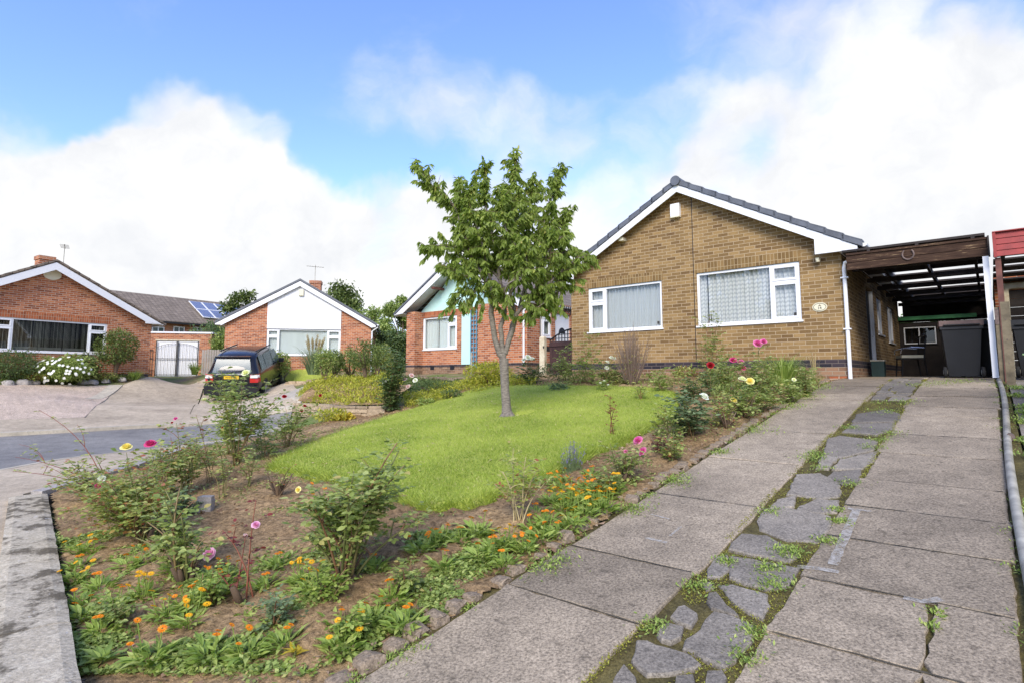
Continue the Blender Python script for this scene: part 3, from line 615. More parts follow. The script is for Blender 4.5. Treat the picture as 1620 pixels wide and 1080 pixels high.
# worn paint marks
mb = MB()
def mark(px_list, w):
    P = np.array([drive_plane(*p, .0)[:2] for p in px_list]); se = np.array([toSE(*p) for p in P]); se = dens(list(se), .05); t = nrm(np.gradient(se, axis=0)); nn = np.c_[-t[:, 1], t[:, 0]]
    ww = w*(1+.12*rng.standard_normal(len(se)))/2; L = se+nn*ww[:, None]; Rr = se-nn*ww[:, None]
    mb.grid(np.stack([np.array([(*SE(*q), HDf(q[0])+.0345) for q in A]) for A in (L, Rr)], 1))
mark([(1356, 812), (1340, 850), (1318, 902)], .055); mark([(1342, 811), (1380, 816)], .03); mark([(1262, 905), (1295, 908), (1328, 914)], .045); mark([(1430, 955), (1460, 962), (1490, 958)], .04)
mark([(1022, 858), (1055, 866)], .03); mark([(1060, 855), (1078, 840)], .02); mark([(1030, 820), (1060, 828)], .02)
o = mb.obj('road_marking', M['paintmark']); o['kind'] = 'structure'
# moss and weeds in the joints
def leaflets(mb, P, size, mat=0, tint=None, up=.6, asp=.55):
    n = len(P)
    if n == 0: return
    a = rng.random(n)*6.283; d = np.c_[np.cos(a), np.sin(a), up*(rng.random(n)*1.6-.2)]; d = nrm(d); sd = nrm(np.cross(d, np.c_[rng.normal(0, .35, n), rng.normal(0, .35, n), np.ones(n)]))
    L = size*(.6+.8*rng.random(n)); w2 = L*asp/2
    V = np.stack([P, P+d*(L*.5)[:, None]+sd*w2[:, None], P+d*L[:, None], P+d*(L*.5)[:, None]-sd*w2[:, None]], 1).reshape(-1, 3)
    mb.add(V, np.arange(4*n).reshape(n, 4), mat, rng.random(n) if tint is None else tint)
mb = MB(); n = 110000; s = rng.uniform(-1, 16, n); e = rng.uniform(-1.43, -.87, n); k = rng.random(n) < np.clip(3.2/np.maximum(s, 1), .15, 1); s, e = s[k], e[k]
hit = np.zeros(len(s), bool)
for P in SP: hit |= inpoly(s, e, P)
k = (~hit) & (fbm(s*3.1+9, e*3.1, 3) > -.12); s, e = s[k], e[k]; x, y = SE(s, e)
leaflets(mb, np.c_[x, y, HD(s)+.012+.012*rng.random(len(s))], .010, up=.8)
edge = rng.random(16000); s2 = rng.uniform(1, 13, 16000); e2 = np.where(edge < .5, -1.405, -.885)+rng.normal(0, .014, 16000); k = fbm(s2*1.7, e2*4+3, 3) > -.0; x, y = SE(s2[k], e2[k]); leaflets(mb, np.c_[x, y, HD(s2[k])+.022+.010*rng.random(k.sum())], .011, up=.8)
o = mb.obj('moss', M['moss']); o['kind'] = 'stuff'; o['label'] = 'yellow green moss filling the joints of the crazy paving'
mb = MB()
def tuft(s, e, r, n, size=.035, z=.02):
    size *= .62; n = int(n*1.5)
    p = rng.normal(0, r, (n, 2)); x, y = SE(s+p[:, 0], e+p[:, 1]); leaflets(mb, np.c_[x, y, HD(s+p[:, 0])+z+rng.random(n)*r*.45], size, up=1.0, asp=.4)
for px, py, r, n in ((1248, 880, .05, 250), (1215, 905, .045, 180), (1225, 932, .05, 160), (1190, 1010, .04, 120), (1330, 830, .035, 120), (1322, 812, .03, 100), (1283, 730, .07, 200), (1290, 722, .06, 150), (1345, 680, .06, 120), (1105, 935, .05, 120), (1310, 862, .04, 120),
                     (1380, 712, .07, 130), (1395, 700, .06, 120), (1410, 690, .08, 120), (1400, 655, .1, 140), (1430, 640, .1, 140), (1483, 975, .02, 60), (1476, 1000, .02, 60), (1345, 770, .05, 100), (1215, 815, .05, 120), (1150, 895, .04, 100), (1300, 745, .05, 90),
                     (1180, 1050, .05, 120), (1035, 1000, .04, 120), (1490, 985, .015, 40), (1450, 610, .12, 120), (1480, 608, .12, 120), (1530, 602, .14, 160), (1500, 603, .12, 120), (1390, 640, .08, 80)):
    q = drive_plane(px, py); s_, e_ = toSE(q[0], q[1]); tuft(s_, e_, r, n)
for i in range(70):
    s_ = rng.uniform(.8, 12); tuft(s_, rng.choice([-2.27, -2.30, .06])+rng.normal(0, .02), rng.uniform(.02, .06), 50, .03)
for s_, r in ((7.1, .13), (4.9, .09), (4.1, .07), (6.0, .06), (3.0, .08), (8.8, .12), (9.6, .14), (10.6, .14)): tuft(s_, -2.22, r, 240, .04)
for i in range(26): tuft(rng.uniform(2, 11.5), rng.uniform(.2, .35), .07, 120, .06)
o = mb.obj('weeds', M['leaf_bright']); o['kind'] = 'stuff'; o['label'] = 'small green weeds along the drive edges'
# ============================================================ road and opposite side
strip('road', roadN, roadF, 'asphalt', .0, 8, 10)
def offs(A, d):
    A = np.array([a[:2] for a in A]); t = nrm(np.gradient(A, axis=0)); return A+np.c_[-t[:, 1], t[:, 0]]*d
pavF = [(-27, 6), (-19.5, 11.5)] + [G(*p)[:2] for p in ((0, 668), (122, 665), (224, 662), (330, 655), (405, 646), (470, 638))]
strip('kerb', offs(roadF, 0.0), offs(roadF, .14), 'pale_concrete', .085, 8, 1, skirt=.12)
strip('pavement', offs(roadF, .145), pavF, 'pave', .08, 8, 5, skirt=.1)
wall_out = [(-8.5, -1.5), (-7.2, 2.5), (WB[0]-.1, WB[1]+.05), (WB[0]-.12, WB[1]+1.2), (WC[0]-.25, WC[1]-.5), (WC[0]-.2, WC[1]+.1), (WE[0]-.8, WE[1]-.3), (WE[0]-.1, WE[1]+.2)]
rn = np.array([np.asarray(p)[:2] for p in roadN])
wall_out2 = [(-2.6, -2.5), (WA0[0]-.45, WA0[1]+.2), (WB[0]-.36, WB[1]+.1), (WB[0]-.15, WB[1]+1.2), (WC[0]-.2, WC[1]-.6), (WC[0]-.1, WC[1]+.1), (WE[0]-.75, WE[1]-.2), (WE[0]-.05, WE[1]+.25)]
strip('footpath', wall_out2, offs(roadN, -.14), 'pave', .06, 8, 8, skirt=.1)
strip('kerb', offs(roadN, -.135), offs(roadN, 0.0), 'pale_concrete', .065, 8, 1, skirt=.12)
strip('gravel_yard', [(-27, 6), (-19.5, 11.5)]+[G(*p)[:2] for p in ((0, 668), (60, 666.5), (133, 664))], [(-31, 12), (-24, 17)]+[G(*p)[:2] for p in ((0, 612), (90, 611), (182, 612))], 'gravel', .07, 8, 8, rough=.02)
strip('concrete_drive', [G(*p)[:2] for p in ((133, 664), (160, 632), (193, 611), (236, 597.5))], [G(*p)[:2] for p in ((300, 657), (316, 632), (322, 612), (330, 597.5))], 'pave', .055, 8, 8)
strip('path_edging', [G(*p)[:2] for p in ((134, 634), (172, 611.5))], [G(*p)[:2] for p in ((160, 634), (194, 611.5))], 'pale_concrete', .085, 4, 2, skirt=.05)
strip('brick_hardstanding', [G(*p)[:2] for p in ((301, 657), (318, 632), (330, 610), (345, 600))], [G(*p)[:2] for p in ((440, 646), (462, 628), (470, 617), (455, 606))], 'pave', .062, 8, 8)
strip('garden_path', [G(*p)[:2] for p in ((425, 650), (438, 630), (480, 614))], [G(*p)[:2] for p in ((478, 640), (480, 632), (510, 612))], 'pale_concrete', .075, 5, 4, skirt=.05)
strip('front_lawn', [G(*p)[:2] for p in ((450, 601), (500, 601))], [(G(450, 601)+[0, 3.2, 0])[:2], (G(500, 601)+[0, 3.2, 0])[:2]], 'turf', .05, 6, 6, rough=.05)
# ============================================================ buildings
ANG = math.atan2(-DX, DY)
class Face:                                      # local frame of a front wall: x along it, y into the house
    def __init__(s, ox, oy, ang, base): s.o = np.array([ox, oy]); s.ang = ang; s.b = base; s.t = np.array([math.cos(ang), math.sin(ang)]); s.n = np.array([-s.t[1], s.t[0]])
    def at(s, px, py, d=0.0):
        r = ray(px, py); P = s.o + s.n*d; k = (P@s.n)/(r[:2]@s.n); q = r*k
        return float((q[:2]-P)@s.t), float(q[2]+EYE-s.b)
front_tf = lambda a, d, z: (a, d, z)
def right_tf(X): return lambda a, d, z: (X-d, a, z)          # wall facing +x, a runs backwards (y)
def q4(mb, tf, pts, mat=0): mb.add([tf(*p) for p in pts], [(0, 1, 2, 3)], mat)
def wall(mb, tf, a0, a1, top, z0, holes=(), th=.25, brk=(), d0=0.0):
    xs = sorted({a0, a1, *brk, *[h[0] for h in holes], *[h[1] for h in holes]}); xs = [x for x in xs if a0 <= x <= a1]
    T = top if callable(top) else (lambda x: top)
    for xa, xb in zip(xs[:-1], xs[1:]):
        hs = sorted([h for h in holes if h[0] <= xa+1e-6 and h[1] >= xb-1e-6], key=lambda h: h[2]); z = z0; za = (z0, z0)
        for h in hs+[None]:
            ta, tb = (h[2], h[2]) if h else (T(xa), T(xb))
            if ta > za[0]+1e-4 or tb > za[1]+1e-4:
                q4(mb, tf, [(xa, d0, za[0]), (xb, d0, za[1]), (xb, d0, tb), (xa, d0, ta)]); q4(mb, tf, [(xb, d0+th, za[1]), (xa, d0+th, za[0]), (xa, d0+th, ta), (xb, d0+th, tb)])
            if h: za = (h[3], h[3])
        q4(mb, tf, [(xa, d0, T(xa)), (xb, d0, T(xb)), (xb, d0+th, T(xb)), (xa, d0+th, T(xa))])
    for h in holes:
        a, b_, c, d = h
        q4(mb, tf, [(a, d0, c), (a, d0, d), (a, d0+th, d), (a, d0+th, c)]); q4(mb, tf, [(b_, d0, d), (b_, d0, c), (b_, d0+th, c), (b_, d0+th, d)])
        q4(mb, tf, [(a, d0, c), (a, d0+th, c), (b_, d0+th, c), (b_, d0, c)]); q4(mb, tf, [(a, d0, d), (b_, d0, d), (b_, d0+th, d), (a, d0+th, d)])
    for a in (a0, a1): q4(mb, tf, [(a, d0, z0), (a, d0, T(a)), (a, d0+th, T(a)), (a, d0+th, z0)])
def tbox(mb, tf, a0, a1, d0, d1, z0, z1, mat=0):
    V = [tf(a, d, z) for z in (z0, z1) for a, d in ((a0, d0), (a1, d0), (a1, d1), (a0, d1))]
    V = np.array(V); c = V.mean(0); F = [(0, 3, 2, 1), (4, 5, 6, 7), (0, 1, 5, 4), (1, 2, 6, 5), (2, 3, 7, 6), (3, 0, 4, 7)]
    if np.dot(np.cross(V[1]-V[0], V[3]-V[0]), V[4]-V[0]) < 0: F = [f[::-1] for f in F]
    mb.add(V, F, mat)
def cloth(mb, tf, a0, a1, z0, z1, d, amp=.02, per=.09, gather=0):
    n = max(8, int((a1-a0)/per*8)); a = np.linspace(a0, a1, n); ph = rng.random()*6; rows = []
    for z in (z0, (z0+z1)/2, z1):
        dd = d+.02+amp*1.5*np.sin(a/per*6.283+ph+.6*np.sin(a*7))+.012*np.sin(a*31+z*.7); rows.append(np.array([tf(x, y, z) for x, y in zip(a, dd)]))
    mb.grid(np.array(rows))
def blinds(mb, tf, a0, a1, z0, z1, d, w=.085, ang=.5):
    x = a0+.01
    while x < a1-w*.5:
        t = ang+rng.normal(0, .06); c, s_ = math.cos(t)*w/2, math.sin(t)*w/2; xc = x+w/2
        mb.add([tf(xc-c, d-s_, z0), tf(xc+c, d+s_, z0), tf(xc+c, d+s_, z1), tf(xc-c, d-s_, z1)], [(0, 1, 2, 3)]); x += w*math.cos(ang)*1.04
def window(parent, tf, a0, a1, z0, z1, cells, kind='net', cur=None, label=None, fw=.055, sill=True, cover=(0, 1), bcol='net', room_d=1.2, curtain_top=0.0):
    """cells: (a_from, a_to, z_from, z_to, opening) in window fractions"""
    W_, H_ = a1-a0, z1-z0; mb = MB()
    for r in ((a0, a1, z0, z0+fw), (a0, a1, z1-fw, z1), (a0, a0+fw, z0+fw, z1-fw), (a1-fw, a1, z0+fw, z1-fw)): tbox(mb, tf, r[0], r[1], .03, .10, r[2], r[3])
    panes = MB(); eps = .0
    for (ca, cb, za, zb, op) in cells:
        A0, A1, Z0, Z1 = a0+ca*W_, a0+cb*W_, z0+za*H_, z0+zb*H_; m = fw*.5
        if ca > 0.001: tbox(mb, tf, A0-m, A0+m, .032, .098, Z0, Z1)
        if za > 0.001: tbox(mb, tf, A0, A1, .034, .096, Z0-m, Z0+m)
        i0 = fw if ca < .001 else m; i1 = fw if cb > .999 else m; j0 = fw if za < .001 else m; j1 = fw if zb > .999 else m
        A0 += i0; A1 -= i1; Z0 += j0; Z1 -= j1
        if op:
            f = .042
            for r in ((A0, A1, Z0, Z0+f), (A0, A1, Z1-f, Z1), (A0, A0+f, Z0+f, Z1-f), (A1-f, A1, Z0+f, Z1-f)): tbox(mb, tf, r[0], r[1], .018, .085, r[2], r[3])
            A0 += f; A1 -= f; Z0 += f; Z1 -= f
        panes.add([tf(A0, .06, Z0), tf(A1, .06, Z0), tf(A1, .06, Z1), tf(A0, .06, Z1)], [(0, 1, 2, 3)])
    w_ = mb.obj('window', M['upvc'], parent)
    if label: w_['label'] = label
    panes.obj('pane', M['glass'], w_)
    if sill: s_ = MB(); tbox(s_, tf, a0-.03, a1+.03, -.035, .10, z0-.035, z0-.001); s_.obj('sill', M['upvc'], w_)
    c = MB()
    for (u, v) in (cur or [(0, 1)]):
        if kind == 'net': cloth(c, tf, a0+u*W_, a0+v*W_, z0+.02, z1-.03-curtain_top, .145)
        else: blinds(c, tf, a0+u*W_+.03, a0+v*W_-.03, z0+.05, z1-.05, .17, ang=.45 if kind == 'blind' else 1.15)
    c.obj('curtain' if kind == 'net' else 'blind', M[bcol], w_)
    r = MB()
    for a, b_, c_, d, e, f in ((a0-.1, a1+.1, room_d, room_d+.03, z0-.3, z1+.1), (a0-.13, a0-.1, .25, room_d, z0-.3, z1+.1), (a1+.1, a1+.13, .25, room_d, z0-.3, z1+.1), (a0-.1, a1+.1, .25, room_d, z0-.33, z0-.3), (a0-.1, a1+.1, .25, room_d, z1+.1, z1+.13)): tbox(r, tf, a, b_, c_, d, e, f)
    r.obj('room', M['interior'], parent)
    return w_
def roof(parent, xr, zr, tan, wl, wr, y0, y1, mat, th=.08, name='roof'):
    mb = MB()
    for sg, w_ in ((-1, wl), (1, wr)):
        P = [(xr, y0, zr), (xr+sg*w_, y0, zr-tan*w_), (xr+sg*w_, y0, zr-tan*w_-th), (xr, y0, zr-th)]
        mb.prism(P, (0, y1-y0, 0))
    return mb.obj(name, M[mat], parent)
def barges(parent, xr, zr, tan, wl, wr, y, bw, th, xin, zb, name='bargeboard', lift=.085, mat='white_wood', sides=(-1, 1)):
    for sg, w_ in ((-1, wl), (1, wr)):
        if sg not in sides: continue
        T = lambda u: zr-lift-tan*u; uin = abs(xin[0 if sg < 0 else 1]-xr)
        P = [(xr, y, T(0)), (xr+sg*w_, y, T(w_)), (xr+sg*w_, y, zb), (xr+sg*uin, y, zb), (xr+sg*uin, y, T(uin)-bw), (xr, y, T(0)-bw*1.02)]
        mb = MB(); mb.prism(P, (0, th, 0)); mb.obj(name, M[mat], parent)
def soffits(parent, xr, zr, tan, wl, wr, y0, xwl, xwr, y1, zb, lift=.1, mat='white_wood'):
    mb = MB()
    for sg, w_ in ((-1, wl), (1, wr)):
        P = [(xr, y0, zr-lift), (xr+sg*w_, y0, zr-lift-tan*w_), (xr+sg*w_, y0, zr-lift-tan*w_-.015), (xr, y0, zr-lift-.015)]
        mb.prism(P, (0, .02-y0-.03, 0))
    for sg, w_, xw in ((-1, wl, xwl), (1, wr, xwr)):
        xe = xr+sg*(w_-.02); a, b_ = sorted((xe, xw)); mb.box(a, b_, y0+.05, y1, zb, zb+.012); mb.box(xe-.01, xe+.01, y0+.05, y1, zb-.01, zr-tan*w_-.09)
    return mb.obj('soffit', M[mat], parent)
def gutter(parent, x, y0, y1, z, mat='upvc', r=.055):
    mb = MB(); a = np.linspace(math.pi, 2*math.pi, 7); prof = np.c_[x+r*np.cos(a), z+r*np.sin(a)]; prof2 = np.c_[x+(r-.008)*np.cos(a), z+(r-.008)*np.sin(a)]
    for pr, fl in ((prof, 0), (prof2, 1)):
        P = np.array([[(p[0], y, p[1]) for p in pr] for y in (y0, y1)]); mb.grid(P if fl else P[::-1])
    mb.add([(p[0], y0, p[1]) for p in prof], [tuple(range(7))]); return mb.obj('gutter', M[mat], parent)
def downpipe(parent, pts, r=.034, mat='upvc', clips=()):
    mb = MB(); mb.tube(pts, r, 8)
    for z in clips: c = np.array(pts[-1]); mb.box(c[0]-r-.03, c[0]+r+.03, c[1]-r-.01, c[1]+r+.02, z-.012, z+.012)
    return mb.obj('downpipe', M[mat], parent, smooth=False)
def lintel(parent, tf, a0, a1, z0, mat, h=.215):
    mb = MB(); tbox(mb, tf, a0, a1, -.004, .1, z0, z0+h); return mb.obj('lintel', M[mat], parent)
def chimney(parent, x, y, z0, z1, w_, mat='brick_red', pot=True):
    mb = MB(); mb.box(x-w_/2, x+w_/2, y-w_/2, y+w_/2, z0, z1-.15); mb.box(x-w_/2-.03, x+w_/2+.03, y-w_/2-.03, y+w_/2+.03, z1-.15, z1); o = mb.obj('chimney', M[mat], parent)
    if pot: p = MB(); p.lathe([(0.0, z1), (.11, z1), (.10, z1+.25), (.12, z1+.27), (.12, z1+.3), (.08, z1+.3), (.08, z1+.1)], 12, (x, y, 0)); p.obj('chimney_pot', M['timber_redbrown'], o)
    return o
def aerial(parent, x, y, z0, z1, rz=0.3):
    mb = MB(); mb.tube([(x, y, z0), (x, y, z1)], .015, 5); c, s_ = math.cos(rz), math.sin(rz); mb.tube([(x-.45*c, y-.45*s_, z1-.1), (x+.45*c, y+.45*s_, z1-.1)], .012, 4)
    for k in np.linspace(-.4, .4, 7): mb.tube([(x+k*c+.15*s_, y+k*s_-.15*c, z1-.1), (x+k*c-.15*s_, y+k*s_+.15*c, z1-.1)], .006, 4)
    return mb.obj('aerial', M['steel'], parent)
def text(s_, size, mat, parent, loc, rot=(math.pi/2, 0, 0), name='character', ext=.002):
    wd = {'1': .42, ' ': .3, 'M': .78, 'I': .3}; ws = [wd.get(c, .6)*size for c in s_]; x = loc[0]-sum(ws)/2
    for c, w_ in zip(s_, ws):
        if c != ' ': text1(c, size, mat, parent, (x+w_/2, loc[1], loc[2]), rot, name, ext)
        x += w_
def text1(s_, size, mat, parent, loc, rot=(math.pi/2, 0, 0), name='lettering', ext=.002):
    cu = bpy.data.curves.new('t', 'FONT'); cu.body = s_; cu.size = size; cu.extrude = ext; cu.align_x = 'CENTER'; cu.align_y = 'CENTER'
    to = bpy.data.objects.new('t', cu); COL.objects.link(to); dg = bpy.context.evaluated_depsgraph_get(); me = bpy.data.meshes.new_from_object(to.evaluated_get(dg)); bpy.data.objects.remove(to)
    me.materials.clear(); me.materials.append(M[mat]); o = bpy.data.objects.new(name, me); COL.objects.link(o); o.parent = parent; o.location = loc; o.rotation_euler = rot; return o
def oval(mb, cx, cz, rx, rz_, y0, y1, n=28, mat=0):
    a = np.arange(n)*2*math.pi/n; mb.prism(np.c_[cx+rx*np.cos(a), np.full(n, y1), cz+rz_*np.sin(a)], (0, y0-y1, 0), mat)

# ---------------- the tan brick bungalow
ox, oy = SE(12.6, -5.31); B = 1.58
fm = Face(ox, oy, ANG, B); hm = thing('bungalow', 'tan brick bungalow with grey verge tiles, white barge boards and house number 14', 'house', (ox, oy, B), ANG)
xl, xr_, xR = -3.19, 3.19, -.05; tan = .558; zr = 4.58
top = lambda x: zr-.10-tan*abs(x-xR)
wr2 = (.26, 2.43, 1.18, 2.395); wr1 = (-2.66, -.60, 1.19, 2.33)
mb = MB(); wall(mb, front_tf, xl, xr_, top, .38, [wr1, wr2], brk=(xR,), th=.25)
side_door = (3.0-.3, 3.7, .15, 2.12); sw1 = (4.3, 5.25, 1.12, 2.05); sw2 = (6.2, 7.4, 1.0, 2.02)
wall(mb, right_tf(xr_), .25, 8.5, 2.42, .38, [side_door[:2]+(.38, 2.12), sw1, sw2], th=.25)
wall(mb, right_tf(xl+.25), .25, 8.5, 2.42, .38); wall(mb, lambda a, d, z: (a, 8.5+d, z), xl, xr_, top, .38, brk=(xR,))
mb.obj('wall', M['brick_tan'], hm)
mb = MB(); mb.box(xl-.004, xr_+.004, -.004, .1, .23, .38); mb.box(xr_-.1, xr_+.004, .1, 2.7, .23, .38); mb.box(xr_-.1, xr_+.004, 3.7, 8.5, .23, .38); mb.obj('plinth_band', M['brick_blue'], hm)
mb = MB(); mb.box(xl, xr_, 0, .1, -.9, .23); mb.box(xr_-.1, xr_, .1, 2.7, -.4, .23); mb.box(xr_-.1, xr_, 3.7, 8.5, -.4, .23); mb.obj('plinth', M['brick_low'], hm)
mb = MB(); mb.box(.19, .205, -.003, .01, .40, top(.2)-.02); mb.obj('movement_joint', M['ink'], hm)
lintel(hm, front_tf, wr2[0]-.04, wr2[1]+.04, wr2[3], 'brick_tan_soldier', .22); lintel(hm, front_tf, wr1[0]-.04, wr1[1]+.04, wr1[3], 'brick_tan_soldier', .22)
fx = lambda px, py, w_: (fm.at(px, py)[0]-w_[0])/(w_[1]-w_[0])
k2 = fx(1220, 460, wr2); k1 = fx(957, 490, wr1)
W2 = window(hm, front_tf, *wr2, [(0, k2, 0, 1, 0), (k2, 1, 0, .68, 1), (k2, 1, .68, 1, 1)], 'net', [(.0, .08), (.10, 1.0)], bcol='lace', curtain_top=0)
W1 = window(hm, front_tf, *wr1, [(0, k1, 0, .66, 1), (0, k1, .66, 1, 1), (k1, 1, 0, 1, 0)], 'net', [(0, 1)])
def ptf(o): return o
window(hm, right_tf(xr_), *sw1, [(0, .5, 0, 1, 1), (.5, 1, 0, 1, 0)], 'net', room_d=1.0); window(hm, right_tf(xr_), *sw2, [(0, .5, 0, 1, 0), (.5, 1, 0, 1, 1)], 'net', room_d=1.0)
dtf = right_tf(xr_); mb = MB(); tbox(mb, dtf, 2.72, 3.68, .08, .13, .02, 2.1); do = mb.obj('door', M['dark_plastic'], hm)
mb = MB(); mb.tube([(xr_+.02, 2.95, 1.5), (xr_+.07, 2.95, 1.45), (xr_+.08, 2.95, 1.2), (xr_+.07, 2.95, 1.0), (xr_+.02, 2.95, .95)], .014, 6); mb.obj('grab_handle', M['upvc'], do)
mb = MB()
for a in (2.66, 3.72): tbox(mb, dtf, a-.035, a+.035, .0, .1, .02, 2.14)
mb.obj('door_frame', M['upvc'], hm)
roof(hm, xR, zr, tan, 3.62, 3.60, -.24, 8.8, 'tile_grey'); zb = 2.44
barges(hm, xR, zr, tan, 3.58, 3.56, -.26, .17, .03, (-2.95, 2.78), zb)
soffits(hm, xR, zr, tan, 3.58, 3.56, -.23, xl, xr_, 8.5, zb)
gutter(hm, xR+3.66, -.2, 8.7, zr-tan*3.6-.03); gutter(hm, xR-3.68, -.2, 8.7, zr-tan*3.62-.03)
downpipe(hm, [(xR+3.66, -.08, 2.40), (xR+3.62, -.08, 2.33), (xr_+.06, -.05, 2.24), (xr_+.045, -.05, 2.14), (xr_+.045, -.05, .0)], .036, clips=(1.95, .95))
mb = MB()                                         # verge caps, one overlapping the next
for sg in (-1, 1):
    n_ = 12; L = 3.62/n_
    for i in range(n_):
        u0, u1 = i*L-.01, (i+1)*L+.03; zt = lambda u, e=0: zr-tan*u+e; l0, l1 = .022, .050
        for (ya, yb, za, zb_) in ((-.285, -.255, -.10, 0), (-.285, -.05, 0, .02)):
            P = [(xR+sg*u0, ya, zt(u0, l0+za)), (xR+sg*u1, ya, zt(u1, l1+za-.012)), (xR+sg*u1, ya, zt(u1, l1+zb_)), (xR+sg*u0, ya, zt(u0, l0+zb_))]
            mb.prism(P, (0, yb-ya, 0), 0, rng.random())
mb.obj('verge_tiles', M['lead'], hm)
mb = MB(); a = np.linspace(0, math.pi, 9)
for k in range(20):
    y0, y1 = -.30+k*.45, -.30+(k+1)*.45+.01; r0 = .125; P = np.array([[(xR+r0*math.cos(t), y, zr-.03+(r0+(.006 if y == y1 else 0))*math.sin(t)) for t in a] for y in (y0, y1)]); mb.grid(P)
oval(mb, xR, zr-.005, .115, .115, -.325, -.295, 20); mb.obj('ridge_tiles', M['lead'], hm)
ax, az = fm.at(1070, 333); mb = MB(); mb.box(ax-.11, ax+.11, -.10, 0, az-.16, az+.14); P = mb.obj('alarm_box', M['upvc'], hm); mb = MB(); mb.box(ax-.112, ax+.112, -.102, -.0, az-.19, az-.163); mb.obj('alarm_base', M['cream_plastic'], P)
ax, az = fm.at(1294, 411, -.1); mb = MB(); mb.box(ax-.03, ax+.03, -.16, 0, az-.02, az+.03); mb.lathe([(0, -.06), (.035, -.05), (.04, -.02), (.02, 0)], 10, (ax, -.12, az-.0)); mb.obj('security_light', M['cream_plastic'], hm)
ax, az = fm.at(986, 380, -.05); mb = MB(); mb.box(ax-.06, ax+.06, -.18, 0, az-.04, az+.04); mb.obj('vent_box', M['cream_plastic'], hm)
ax, az = fm.at(1297, 486); mb = MB(); oval(mb, ax, az, .135, .092, -.012, 0); pl = mb.obj('number_plaque', M['cream_plastic'], hm)
mb = MB(); a = np.linspace(0, 2*math.pi, 29); mb.tube(np.c_[ax+.112*np.cos(a), np.full(29, -.014), az+.072*np.sin(a)], .005, 5, cap=False); mb.obj('plaque_ring', M['timber_green'], pl)
text('14', .075, 'ink', pl, (ax, -.0145, az-.022)); mb = MB(); mb.prism([(ax-.03, -.013, az+.02), (ax+.03, -.013, az+.02), (ax+.012, -.013, az+.036), (ax, -.013, az+.052), (ax-.012, -.013, az+.036)], (0, -.003, 0)); mb.obj('plaque_crest', M['timber_green'], pl)
# dark fabric opening and small window stickers behind the right-hand glass
mb = MB(); mb.add([(wr2[0]+.19, .15, wr2[2]+.1), (wr2[0]+.28, .15, wr2[2]+.1), (wr2[0]+.22, .15, wr2[2]+.62)], [(0, 1, 2)]); mb.obj('curtain_gap', M['ink'], W2)
for w_, W_ in ((wr1, W1), (wr2, W2)): mb = MB(); mb.box(w_[1]-.16, w_[1]-.10, .057, .0575, w_[2]+.10, w_[2]+.17); mb.obj('window_sticker', M['interior'], W_)
mb = MB(); mb.box(xr_-.32, xr_-.02, -.02, .08, -.05, .045); mb.obj('air_brick', M['brick_red'], hm)

# ---------------- the red brick bungalow with the white cladding (opposite)
h2x, h2y = -10.2, 27.0; A2 = R(12); B2 = 1.83; f2 = Face(h2x, h2y, A2, B2)
h2 = thing('bungalow', 'red brick bungalow with white boarded gable above one wide window, behind the black car', 'house', (h2x, h2y, B2), A2)
xl, xr_, xR, tan, zr = -3.2, 3.38, .05, .575, 4.42; top = lambda x: zr-.10-tan*abs(x-xR); wn = (-1.38, 1.97, .83, 2.05)
mb = MB(); wall(mb, front_tf, xl, xr_, top, 0, [wn, (wn[0], wn[1], 2.05, 2.06)], brk=(xR,)); wall(mb, right_tf(xr_), .25, 9, 2.3, 0, [(1.1, 1.7, .75, 2.0), (2.2, 3.1, .0, 2.05)]); wall(mb, right_tf(xl+.25), .25, 9, 2.3, 0); mb.box(xl, xr_, 9, 9.2, 0, 2.3); mb.box(xl, xr_, 0, .2, -.6, 0); mb.obj('wall', M['brick_red'], h2)
cl = MB(); z_ = 2.06
while z_ < top(xR)-.02:
    z1 = z_+.15; tl = lambda z: min(1.98-.05, (zr-.12-z)/tan)
    for sg in (1,):
        a0 = max(wn[0], xR-(zr-.12-z_)/tan); a1 = min(wn[1], xR+(zr-.12-z_)/tan); b0 = max(wn[0], xR-(zr-.12-z1)/tan); b1 = min(wn[1], xR+(zr-.12-z1)/tan)
        if b1 > b0: cl.prism([(a0, -.045, z_), (a1, -.045, z_), (b1, -.0415, z1), (b0, -.0415, z1)], (0, .02, 0))
        elif a1 > a0: cl.prism([(a0, -.04, z_), (a1, -.04, z_), (xR, -.022, (zr-.12))], (0, .02, 0))
    z_ = z1
cl = MB(); za_ = 2.06; ea, eb = max(wn[0], -9), min(wn[1], 9); cl.prism([(ea, -.03, za_), (eb, -.03, za_), (eb, -.03, zr-.12-tan*(eb-xR)), (xR, -.03, zr-.12), (ea, -.03, zr-.12-tan*(xR-ea))], (0, .028, 0))
for z_ in np.arange(2.22, zr-.3, .16): hw0 = max(ea, xR-(zr-.13-z_)/tan); hw1 = min(eb, xR+(zr-.13-z_)/tan); cl.box(hw0, hw1, -.032, -.0301, z_, z_+.005)
cl.obj('gable_cladding', M['clad'], h2)
k1, k2 = (.53-.0)/3.35, (2.75)/3.35
window(h2, front_tf, *wn, [(0, k1, 0, .72, 1), (0, k1, .72, 1, 1), (k1, k2, 0, 1, 0), (k2, 1, 0, .72, 1), (k2, 1, .72, 1, 1)], 'blind', bcol='blind')
window(h2, right_tf(xr_), 1.1, 1.7, .75, 2.0, [(0, 1, 0, 1, 0)], 'net', room_d=1); window(h2, right_tf(xr_), 2.2, 3.1, .0, 2.05, [(0, 1, 0, 1, 0)], 'net', room_d=1, label='side door glazed in white frame')
